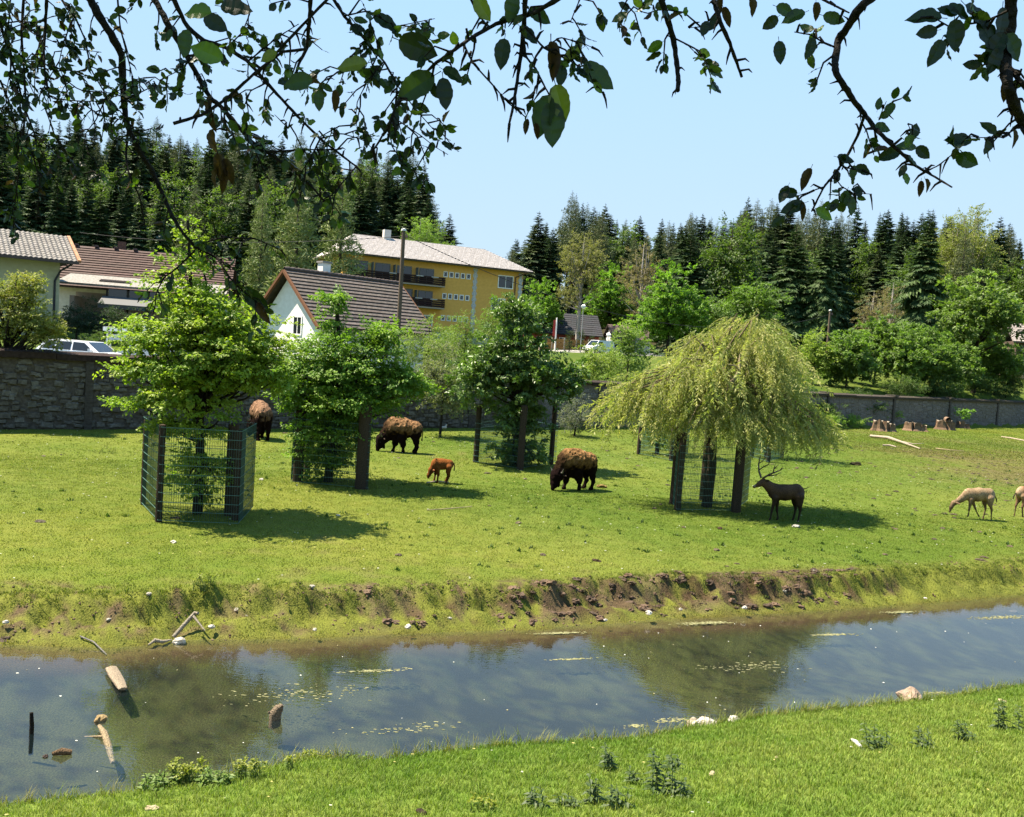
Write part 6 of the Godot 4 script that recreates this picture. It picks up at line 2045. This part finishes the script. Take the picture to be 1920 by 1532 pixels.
func hit(px: float, py: float) -> Vector3:          # where the line of sight meets the land
	var r = ray(px, py)
	var t = 4.0
	for i in 900:
		var p = EYE + r * t
		if p.y < land(p.x, p.z):
			return p
		t += 0.04
	return EYE + r * t

func weed(label: String, px: float, py: float, h: float, stems: int, spread: float, ca: Color, cb2: Color, flower := false, called := "nettle", group := ""):
	var b = hit(px, py)
	while land(b.x, b.z) < WATER + 0.05 and b.z < -7.0:
		b.z += 0.05
	b.y = land(b.x, b.z)
	var t = thing(called, label, "weed", b, 0, group)
	var st = MB.new()
	var lf = MB.new()
	var fl = MB.new()
	for i in stems:
		var o = Vector3(rf(-spread, spread), 0, rf(-spread, spread) * 0.7)
		var hh = h * rf(0.55, 1.0)
		var lean = Vector3(rf(-0.25, 0.25), 0, rf(-0.25, 0.25)) * hh
		st.tube([o, o + Vector3(0, hh * 0.5, 0) + lean * 0.3, o + Vector3(0, hh, 0) + lean], [0.005, 0.004, 0.002], 4, Color(0.07, 0.1, 0.03))
		var k = int(hh / (0.035 if not flower else 0.018))
		for q in k:
			var f = (q + 1.0) / (k + 1.0)
			var p = o + Vector3(0, hh * f, 0) + lean * f
			var a = q * 1.57 + rf(-0.3, 0.3)
			for s in [0.0, PI]:
				var d = Vector3(cos(a + s), rf(-0.35, 0.3), sin(a + s))
				var one = PackedVector3Array()
				var ll = (0.085 * (1.15 - f * 0.6)) * rf(0.7, 1.2) if not flower else 0.045 * rf(0.7, 1.2)
				leaf2(one, p, d, Vector3(rf(-0.3, 0.3), 1, rf(-0.3, 0.3)), ll, ll * (0.5 if not flower else 0.22))
				lf.stamp(one, Transform3D(), ca.lerp(cb2, rng.randf()))
		if flower:
			for q in 10:
				var one2 = PackedVector3Array()
				leaf2(one2, o + Vector3(rf(-0.03, 0.03), hh + rf(-0.02, 0.02), rf(-0.03, 0.03)) + lean, rdir(), Vector3.UP, 0.03, 0.026)
				fl.stamp(one2, Transform3D(), Color(0.22, 0.25, 0.035))
	part("stems", st.mesh(), M.plain, t).set_meta("kind", "stuff")
	part("leaves", lf.mesh(), M.leaf, t).set_meta("kind", "stuff")
	if fl.v.size():
		part("blossoms", fl.mesh(), M.leaf, t).set_meta("kind", "stuff")

func props():
	var grey = Color(0.42, 0.39, 0.34)
	var pale = Color(0.52, 0.5, 0.45)
	var W = WATER
	# in the stream
	var a = gp(208, 1262, W) ; var b = gp(228, 1297, W)
	stick("pale worn plank lying in the stream by the left bank", [a + Vector3(-0.02, 0.05, -0.03), a.lerp(b, 0.3) + Vector3(0.01, 0.06, 0), a.lerp(b, 0.7) + Vector3(0.01, 0.05, 0), b + Vector3(0.02, 0.02, 0)], [0.085, 0.085, 0.07, 0.055], Color(0.4, 0.32, 0.23), "plank", [], 0.4)
	a = gp(59, 1375, W)
	stick("short dark stake standing upright in the stream at far left", [a + Vector3(0, -0.25, 0), a + Vector3(0.0, 0.1, 0), a + Vector3(-0.01, 0.24, 0)], [0.024, 0.023, 0.019], Color(0.03, 0.025, 0.02), "stake")
	a = gp(187, 1368, W); b = gp(204, 1398, W)
	stick("stubby pale branch end poking from the water below the brown lump", [a + Vector3(0, 0.05, 0.02), a.lerp(b, 0.5) + Vector3(0, 0.05, 0), b + Vector3(0, -0.02, 0), b + Vector3(0.12, -0.12, 0.15)], [0.022, 0.036, 0.034, 0.025], Color(0.4, 0.31, 0.19), "branch_stub", [[[a.lerp(b, 0.6) + Vector3(0, 0.03, 0), a + Vector3(-0.1, -0.02, 0.16)], [0.016, 0.007]]])
	rock("small brown lump breaking the water above the branch stub", 188, 1350, W, 0.08, 0.05, 0.06, Color(0.28, 0.2, 0.1), "stone", 0.1)
	a = gp(98, 1417, W); b = gp(134, 1414, W)
	stick("flat brown driftwood floating near the upright stake", [a + Vector3(0, 0.02, 0), a.lerp(b, 0.5) + Vector3(0, 0.045, 0.01), b + Vector3(0, 0.02, 0)], [0.02, 0.04, 0.025], Color(0.17, 0.11, 0.065), "driftwood")
	rock("tiny dark chip floating left of the driftwood", 85, 1419, W, 0.03, 0.02, 0.025, Color(0.07, 0.05, 0.04), "stone", 0.2)
	a = gp(518, 1348, W)
	stick("jagged grey stump end sticking out of mid stream", [a + Vector3(-0.02, -0.1, 0), a + Vector3(-0.02, 0.06, 0), a + Vector3(0.03, 0.14, 0), a + Vector3(0.07, 0.18, 0)], [0.07, 0.075, 0.05, 0.018], Color(0.25, 0.19, 0.13), "stump_end", [[[a + Vector3(-0.02, 0.04, 0.02), a + Vector3(-0.09, 0.1, 0.04)], [0.03, 0.012]]])
	# far bank
	a = on(325, 1198, W, 0.03)
	stick("bare grey forked branch lying on the far bank by a white stone", [a, on(345, 1182, -0.4, 0.09), on(365, 1166, -0.3, 0.14), on(371, 1164, -0.25, 0.12)], [0.03, 0.032, 0.028, 0.02], Color(0.36, 0.31, 0.24), "branch", [[[on(362, 1170, -0.3, 0.12), on(384, 1186, -0.35, 0.03)], [0.02, 0.008]]])
	rock("white flat stone at the waterline below the forked branch", 336, 1204, W, 0.1, 0.055, 0.06, Color(0.6, 0.56, 0.48), "stone", 0.3)
	a = on(278, 1213, W, 0.03)
	stick("slim pale stick at the waterline left of the white stone", [a, on(290, 1208, W, 0.06), on(304, 1208, W, 0.04), on(322, 1202, W, 0.02)], [0.012, 0.03, 0.026, 0.01], Color(0.45, 0.38, 0.28))
	a = on(150, 1200, -0.45, 0.03)
	stick("thin grey twig slanting into the water from the grassy far edge", [a, on(175, 1212, W, 0.04), on(200, 1225, W, -0.02)], [0.012, 0.011, 0.008], Color(0.28, 0.26, 0.24))
	var i = 0
	for d in [[396, 1176, 0.06, "cream stone on the far bank right of the forked branch"], [277, 1160, 0.045, "small white stone among clods above the forked branch"], [203, 1172, 0.04, "small pale stone left of the cluster on the far bank"], [443, 1154, 0.05, "round white stone on the far bank below the yellow flowers"], [583, 1146, 0.055, "white stone beside a dark hollow of the far bank"], [460, 1157, 0.035, "little grey stone beside the round white one"], [765, 1176, 0.06, "pale stone on the grass above midstream shallows"], [843, 1160, 0.035, "single whitish pebble above the middle of the stream"], [1216, 1150, 0.075, "broad white stone on the bank left of the yellow float"], [1276, 1143, 0.045, "white stone right of the broad one on the bank"], [1396, 1140, 0.05, "lone white stone on the bank below the stag"], [1470, 1122, 0.05, "pale stone halfway up the bank right of the stag"], [1735, 1122, 0.035, "small white stone on the far bank to the right"], [10, 1178, 0.045, "dirty white stone at the left end of the far bank"], [590, 1181, 0.04, "pale pebble by brown shallows"], [1135, 1163, 0.035, "pale pebble just above the waterline at midstream"]]:
		rock(d[3], d[0], d[1], -0.35, d[2], d[2] * 0.55, d[2] * 0.75, Color(0.55, 0.52, 0.45) * rf(0.8, 1.1), "stone", 0.3, "pale stones on the far bank")
	# yellowish streaks of algae
	var fleck = clod_mesh(1.0, Color(1, 1, 1), 0.4)
	var fp = []
	var fc = []
	for d in [[1050, 1187, 0.4, 0.05, 60], [1326, 1168, 0.5, 0.07, 90], [1686, 1148, 0.4, 0.05, 60], [1072, 1236, 0.35, 0.04, 30], [1880, 1158, 0.8, 0.1, 90], [700, 1258, 0.5, 0.06, 40], [1560, 1190, 0.5, 0.06, 50], [1193, 1361, 0.12, 0.05, 14], [1270, 1350, 0.3, 0.08, 30], [1750, 1300, 0.3, 0.05, 20], [1400, 1250, 0.9, 0.2, 40], [560, 1300, 0.9, 0.3, 40], [780, 1365, 0.6, 0.15, 20]]:
		var p = gp(d[0], d[1], W)
		for k in d[4] * 3:
			var g = Vector3(rng.randfn(0, d[2] * 0.5), 0, rng.randfn(0, d[3] * 0.5)).rotated(Vector3.UP, 0.3)
			var r = rf(0.004, 0.015)
			fp.append(Transform3D(Basis(Vector3.UP, rf(-0.4, 0.4)).scaled(Vector3(r * rf(1.0, 2.6), 0.003, r * 0.7)), p + g + Vector3(0, 0.001, 0)))
			fc.append(Color(0.12, 0.12, 0.045).lerp(Color(0.24, 0.225, 0.11), rng.randf()))
	scatter("algae", fleck, M.plain, fp, fc)
	# near bank
	rock("whitish rounded boulder at the near bank below the willow's reflection", 1322, 1364, -0.35, 0.16, 0.09, 0.11, Color(0.6, 0.56, 0.5), "boulder", 0.25)
	rock("tan low boulder beside the whitish one on the near bank", 1302, 1360, -0.4, 0.13, 0.07, 0.1, Color(0.36, 0.3, 0.23), "boulder", 0.2)
	rock("small grey stone in the grass edge right of the boulders", 1375, 1362, -0.3, 0.1, 0.05, 0.07, Color(0.5, 0.47, 0.42), "boulder", 0.2)
	rock("pinkish brown boulder on the near bank left of the leafy tuft", 1705, 1312, -0.4, 0.2, 0.13, 0.15, Color(0.36, 0.27, 0.21), "boulder", 0.25)
	var h1 = hit(1596, 1391); var h2 = hit(1614, 1405)
	stick("short bright white bone-like stick on the near grass", [h1 + Vector3(0, 0.025, 0), h1.lerp(h2, 0.5) + Vector3(0, 0.035, 0), h2 + Vector3(0, 0.025, 0)], [0.014, 0.024, 0.016], Color(0.72, 0.7, 0.66))
	for d in [[285, 1520, 0.06, "pale wood chip on the grass at lower left"], [1456, 1424, 0.025, "white chip on the near grass below the willow's reflection"], [1335, 1455, 0.045, "flat beige stone on the grass near the tall nettles"], [1880, 1318, 0.06, "flat grey stone on the near grass at far right"], [790, 1527, 0.05, "dark clod at the bottom edge left of centre"]]:
		var hp = hit(d[0], d[1])
		var o = solo("stone", clod_mesh(1.0, (Color(0.45, 0.38, 0.25) if d[0] != 790 else Color(0.04, 0.03, 0.02)), 0.4), M.stone, d[3], "stone", hp + Vector3(0, 0.02, 0), Vector3(0, rf(0, 3), 0))
		o.scale = Vector3(d[2], d[2] * 0.4, d[2] * 0.55)
	# meadow
	for d in [[1308, 966, "white stone in the sun at the willow's shade edge", 0.0], [325, 1018, "white stone on the grass in front of the nearest guard", 0.07], [490, 900, "pale stone on the grass between the two nearest guards", 0.08], [1492, 989, "flat white stone in front of the stag's hind feet", 0.11], [634, 968, "pale stone in front of the second guard", 0.06]]:
		if d[3] > 0.0:
			rock(d[2], d[0], d[1], 0.0, d[3], d[3] * 0.5, d[3] * 0.7, Color(0.55, 0.52, 0.45), "stone", 0.3)
	rock("dark dropping on the meadow right of the middle", 1118, 1052, 0.0, 0.09, 0.03, 0.06, Color(0.05, 0.035, 0.02), "dung", 0.4)
	rock("two-lobed dark dropping below the willow's shade", 1350, 992, 0.0, 0.1, 0.035, 0.06, Color(0.05, 0.035, 0.02), "dung", 0.4)
	rock("brown tuft of hay beside the near bison's hind feet", 1128, 913, 0.0, 0.16, 0.06, 0.1, Color(0.22, 0.16, 0.06), "hay_clump", 0.4)
	rock("dark mound on the trodden meadow in front of the stumps", 1604, 872, 0.0, 0.26, 0.1, 0.18, Color(0.05, 0.04, 0.02), "dung", 0.4)
	a = on(800, 958, 0.0, 0.02)
	stick("thin pale twig lying on the meadow below the second tree's shadow", [a, on(840, 956, 0.0, 0.03), on(885, 951, 0.0, 0.02)], [0.012, 0.014, 0.008], Color(0.5, 0.4, 0.26))
	a = on(800, 906, 0.0, 0.02)
	stick("pale stripped branch on the grass at the calf's feet", [a, on(820, 904, 0.0, 0.03), on(842, 906, 0.0, 0.02)], [0.02, 0.025, 0.015], Color(0.55, 0.45, 0.33))
	# stumps and branches before the right wall
	var n = 0
	for d in [[1656, 808, [[-0.45, 0.5, 1.0], [0.05, 0.45, 0.95], [0.55, 0.38, 0.75]], "leftmost jagged tree stump before the wall"], [1718, 808, [[-0.6, 0.45, 0.85], [-0.1, 0.5, 0.85], [0.45, 0.45, 0.65]], "low broad stump second from the left before the wall"], [1772, 806, [[-0.4, 0.5, 1.0], [0.15, 0.45, 1.1], [0.5, 0.35, 0.85]], "split stump with a sawn log on it"], [1805, 803, [[-0.2, 0.42, 0.8], [0.3, 0.36, 0.55]], "small stump with a leafy shoot on its top"]]:
		var p = gp(d[0], d[1])
		var t = thing("tree_stump", d[3], "tree stump", p, 0, "stumps before the right wall")
		for q in d[2]:
			var mb = MB.new()
			var rings = []
			for lv in 4:
				var ring = []
				for k in 12:
					var an = TAU * k / 12.0
					var rr = q[1] * 0.9 * [1.35, 0.92, 0.82, 0.8][lv] * (1.0 + 0.2 * sin(k * 2.3 + q[0] * 9.0) * (1.0 if lv < 3 else 0.8))
					var yy = q[2] * 0.74 * [-0.1, 0.25, 0.65, 1.0 + 0.09 * sin(k * 1.9 + q[2] * 20.0) + (0.14 if k == 3 else 0.0)][lv]
					ring.append(Vector3(q[0] * 1.0 + cos(an) * rr, yy, sin(an) * rr))
				rings.append(ring)
			var top = MB.new()
			for k in 12:
				var l2 = (k + 1) % 12
				for lv in 3:
					mb.quad(rings[lv][l2], rings[lv][k], rings[lv + 1][k], rings[lv + 1][l2], Color(0.26, 0.17, 0.11) * rf(0.7, 1.2))
				top.tri(rings[3][l2], rings[3][k], Vector3(q[0] * 1.0, q[2] * 0.715, 0), Color(0.42, 0.34, 0.25) * rf(0.9, 1.1))
			var bark = part("stem", mb.mesh(), M.bark, t)
			part("cut_face", top.mesh(), M.wood, bark)
		if n == 2:
			var m3 = MB.new()
			m3.tube([Vector3(0.0, 0.86, 0.4), Vector3(0.15, 0.9, -0.3)], [0.2, 0.2], 10, Color(0.3, 0.21, 0.15), 0.05)
			part("log", m3.mesh(), M.bark, t)
		if n == 3:
			var c = crown([[Vector3(0.0, 1.3, 0), Vector3(0.4, 0.35, 0.4)]], 10, 4, "cluster", 0.35, Color(0.1, 0.19, 0.03), Color(0.14, 0.24, 0.04))
			part("foliage", c.mesh(), M.leaf, t)
		n += 1
	a = on(1632, 820, 0.0, 0.1)
	stick("long bleached branch lying in front of the leftmost stump", [a, on(1665, 825, 0.0, 0.16), on(1690, 832, 0.0, 0.12), on(1725, 843, 0.0, 0.06)], [0.09, 0.1, 0.07, 0.03], Color(0.5, 0.41, 0.32), "branch", [[[on(1680, 829, 0.0, 0.12), on(1712, 835, 0.0, 0.08), on(1732, 834, 0.0, 0.1)], [0.05, 0.035, 0.015]]])
	a = on(1655, 836, 0.0, 0.04)
	stick("short pale stick in front of the bleached branch", [a, on(1668, 837, 0.0, 0.07), on(1680, 839, 0.0, 0.04)], [0.04, 0.05, 0.03], Color(0.5, 0.42, 0.33))
	a = on(1755, 842, 0.0, 0.04)
	stick("curved pale stick on the grass below the split stump", [a, on(1780, 846, 0.0, 0.07), on(1808, 847, 0.0, 0.04)], [0.035, 0.03, 0.02], Color(0.45, 0.36, 0.2))
	a = on(1878, 820, 0.0, 0.04)
	stick("pale pole lying on bare soil at the right edge", [a, on(1895, 823, 0.0, 0.06), on(1925, 828, 0.0, 0.04)], [0.05, 0.06, 0.05], Color(0.5, 0.4, 0.3))
	# a white bird by the wall
	var bp = gp(832, 807)
	var bird = thing("bird", "small white bird standing on the grass by the wall", "bird", bp)
	var paint = func(_p: Vector3, _n: Vector3) -> Color: return Color(0.75, 0.74, 0.7)
	part("body", body([[Vector3(-0.1, 0.14, 0), Vector3(0.06, 0.15, 0), 0.05, 0.075, 1.1, 0.03], [Vector3(0.06, 0.16, 0), Vector3(0.11, 0.27, 0), 0.045, 0.03, 1.0, 0.03], [Vector3(0.11, 0.28, 0), Vector3(0.14, 0.28, 0), 0.034, 0.025, 1.0, 0.02], [Vector3(-0.12, 0.15, 0), Vector3(-0.19, 0.16, 0), 0.03, 0.012, 0.7, 0.03]], 0.012, 0.0, paint), M.coat, bird)
	cone_part("beak", bird, [Vector3(0.15, 0.28, 0), Vector3(0.2, 0.27, 0)], [0.013, 0.004], Color(0.4, 0.2, 0.03), M.horn)
	for s in [-0.03, 0.03]:
		cone_part("leg", bird, [Vector3(0.0, 0.1, s), Vector3(0.01, 0.0, s)], [0.008, 0.007], Color(0.35, 0.2, 0.05), M.horn)
	# weeds
	var na = Color(0.05, 0.085, 0.03)
	var nb = Color(0.11, 0.15, 0.06)
	for d in [[1240, 1490, 0.42, 5, 0.09, "tallest dark nettle clump on the near bank"], [1150, 1445, 0.26, 6, 0.1, "pale-based nettle clump left of the tallest one"], [1262, 1445, 0.22, 4, 0.07, "small nettles close behind the tallest clump"], [1185, 1470, 0.16, 3, 0.06, "low nettle sprig left of the tallest clump"], [1275, 1495, 0.18, 5, 0.08, "low spreading nettles right of the tallest clump"], [1005, 1515, 0.22, 4, 0.06, "nettle sprig left of the row at the bottom edge"], [1055, 1512, 0.14, 6, 0.1, "dark low nettle patch at the bottom edge"], [1112, 1505, 0.28, 4, 0.06, "upright nettle between the bottom patches"], [1160, 1515, 0.26, 5, 0.08, "nettle clump at the bottom right of centre"], [1640, 1405, 0.26, 8, 0.16, "wide nettle patch beside the white stick"], [1728, 1405, 0.26, 5, 0.09, "dark nettle clump right of the white stick"], [1800, 1390, 0.24, 6, 0.1, "sparse nettle patch at right below the bank"], [1890, 1370, 0.4, 6, 0.12, "tall nettles close to the right edge"], [4, 1495, 0.2, 4, 0.06, "nettle sprig at the lower left edge"]]:
		weed(d[5], d[0], d[1], d[2], d[3], d[4], na, nb, false, "nettle", "nettles on the near bank")
	weed("leafy tuft at the water's edge right of the pinkish boulder", 1763, 1302, 0.26, 9, 0.09, Color(0.1, 0.15, 0.04), Color(0.17, 0.21, 0.08), false, "nettle", "nettles on the near bank")
	weed("bare thin stalk rising against the water at far right", 1900, 1282, 0.5, 1, 0.02, Color(0.04, 0.05, 0.03), Color(0.06, 0.07, 0.04), false, "dock_stalk")
	for d in [[300, 1478, 0.16, 26, 0.16, "low bushy spurge at the left of the near bank"], [350, 1470, 0.2, 30, 0.15, "largest yellow-tipped spurge clump on the near bank"], [405, 1472, 0.17, 28, 0.16, "bluish bushy spurge right of the largest clump"], [450, 1462, 0.2, 9, 0.06, "orange-yellow spurge head against the water"], [480, 1462, 0.17, 8, 0.06, "second orange-yellow spurge head near the water"], [543, 1444, 0.15, 5, 0.04, "single reddish spurge sprig on the bank edge"], [610, 1420, 0.17, 16, 0.12, "spurge clump where the bank turns left"], [645, 1412, 0.18, 18, 0.12, "yellow-tipped spurge on the bank left of centre"], [690, 1424, 0.16, 18, 0.12, "blue-green spurge at the right end of the row"], [900, 1520, 0.1, 8, 0.1, "yellowish spurge at the bottom edge left of the nettles"]]:
		weed(d[5], d[0], d[1], d[2], d[3], d[4], Color(0.09, 0.16, 0.03), Color(0.18, 0.25, 0.05), d[0] != 300 and d[0] != 405 and d[0] != 690, "spurge", "spurge along the near bank")
	weed("yellow-flowered spurge on the brink of the far bank", 380, 1112, 0.28, 14, 0.14, Color(0.08, 0.13, 0.03), Color(0.13, 0.19, 0.04), true, "spurge")
	for d in [[200, 850, "small yellowish weed patch left of the nearest guard"], [830, 815, "small yellowish weed patch by the white bird"], [1140, 835, "thin yellowish weed patch above the near bison"], [525, 848, "brownish weed patch below the left bison"]]:
		weed(d[2], d[0], d[1], 0.18, 14, 0.4, Color(0.13, 0.15, 0.03), Color(0.2, 0.2, 0.05), true, "weed_patch")

func animals():
	bison("nearest bison with tan back grazing in the sun, head towards the viewer", gp(1082, 917), deg_to_rad(30), deg_to_rad(14), 0.93, Color(0.46, 0.27, 0.12), "bison on the pasture")
	bison("dark-legged bison grazing side-on behind the calf", gp(757, 848), deg_to_rad(4), 0.0, 0.98, Color(0.42, 0.25, 0.13), "bison on the pasture")
	bison("bison seen from behind beside the wall, between the first two caged trees", gp(488, 823), deg_to_rad(-62), deg_to_rad(35), 1.1, Color(0.38, 0.235, 0.15), "bison on the pasture")
	calf("small orange-brown bison calf grazing in the middle", gp(825, 904), deg_to_rad(6))
	stag("dark brown stag with branching antlers in the willow's shade", gp(1470, 977), deg_to_rad(5))
	hind("pale sandy hind grazing on the right of the meadow", gp(1826, 974), deg_to_rad(4), Color(0.2, 0.135, 0.08), Color(0.42, 0.3, 0.18), Color(0.42, 0.31, 0.2), "deer at the right", true)
	hind("reddish hind with pale rump cut off by the right edge", gp(1932, 970), PI + deg_to_rad(8), Color(0.2, 0.12, 0.07), Color(0.36, 0.15, 0.05), Color(0.45, 0.34, 0.22), "deer at the right", false)

func _ready():
	# camera, sky, sun
	cb = Basis(Vector3.RIGHT, deg_to_rad(-3.78)) * Basis(Vector3(0, 0, 1), deg_to_rad(3.8))
	var cam = Camera3D.new()
	cam.name = "camera"
	cam.fov = rad_to_deg(2.0 * atan(766.0 / F))
	cam.near = 0.1
	cam.far = 3000.0
	cam.transform = Transform3D(cb, EYE)
	add_child(cam)
	cam.current = true
	var sky_m = ProceduralSkyMaterial.new()
	sky_m.sky_top_color = Color(0.085, 0.2, 0.37).linear_to_srgb()
	sky_m.sky_horizon_color = Color(0.192, 0.242, 0.276).linear_to_srgb()
	sky_m.sky_curve = 0.4
	sky_m.ground_bottom_color = Color(0.04, 0.045, 0.025).linear_to_srgb()
	sky_m.ground_horizon_color = Color(0.14, 0.16, 0.15).linear_to_srgb()
	sky_m.sun_angle_max = 1.0
	var sky = Sky.new()
	sky.sky_material = sky_m
	var env = Environment.new()
	env.background_mode = Environment.BG_SKY
	env.sky = sky
	env.tonemap_mode = Environment.TONE_MAPPER_LINEAR
	env.tonemap_exposure = 3.6
	env.sdfgi_enabled = true
	env.ssao_enabled = true
	env.ssil_enabled = true
	var we = WorldEnvironment.new()
	we.name = "world_environment"
	we.environment = env
	add_child(we)
	var sun = DirectionalLight3D.new()
	sun.name = "sun"
	sun.light_energy = 1.6
	sun.light_color = Color(1.0, 0.95, 0.86)
	sun.light_angular_distance = 0.5
	sun.shadow_enabled = true
	add_child(sun)
	sun.look_at_from_position(Vector3.ZERO, Vector3(0.49, -0.87, 0.1))
	rng.seed = 7
	nz.seed = 11
	nz.frequency = 0.02
	nz.fractal_octaves = 3
	nf.seed = 17
	nf.frequency = 0.06
	nf.fractal_octaves = 3
	make_materials()
	# the setting
	build_ground()
	var pr = []
	for k in 14:
		var wt = 62.0 + k * 6.0
		pr.append(W0 + WU * wt + WF * (19.0 + sin(k * 0.6)))
	ribbon("path", pr, 2.2, Color(0.5, 0.46, 0.4))
	var pc = []
	for k in 9:
		var q = at(900 + k * 42, 662, 126.0 + k * 1.2)
		pc.append(q)
	ribbon("car_park", pc, 7.0, Color(0.36, 0.35, 0.34))
	var ps = []
	for k in 10:
		ps.append(W0 + WU * (-18.0 + k * 5.0) + WF * 9.5)
	ribbon("lane", ps, 5.0, Color(0.22, 0.21, 0.2))
	pasture_wall()
	hotel()
	white_house()
	left_houses()
	village()
	vehicles()
	forest()
	village_green()
	pasture_trees()
	overhead_tree()
	animals()
	props()
	grass()
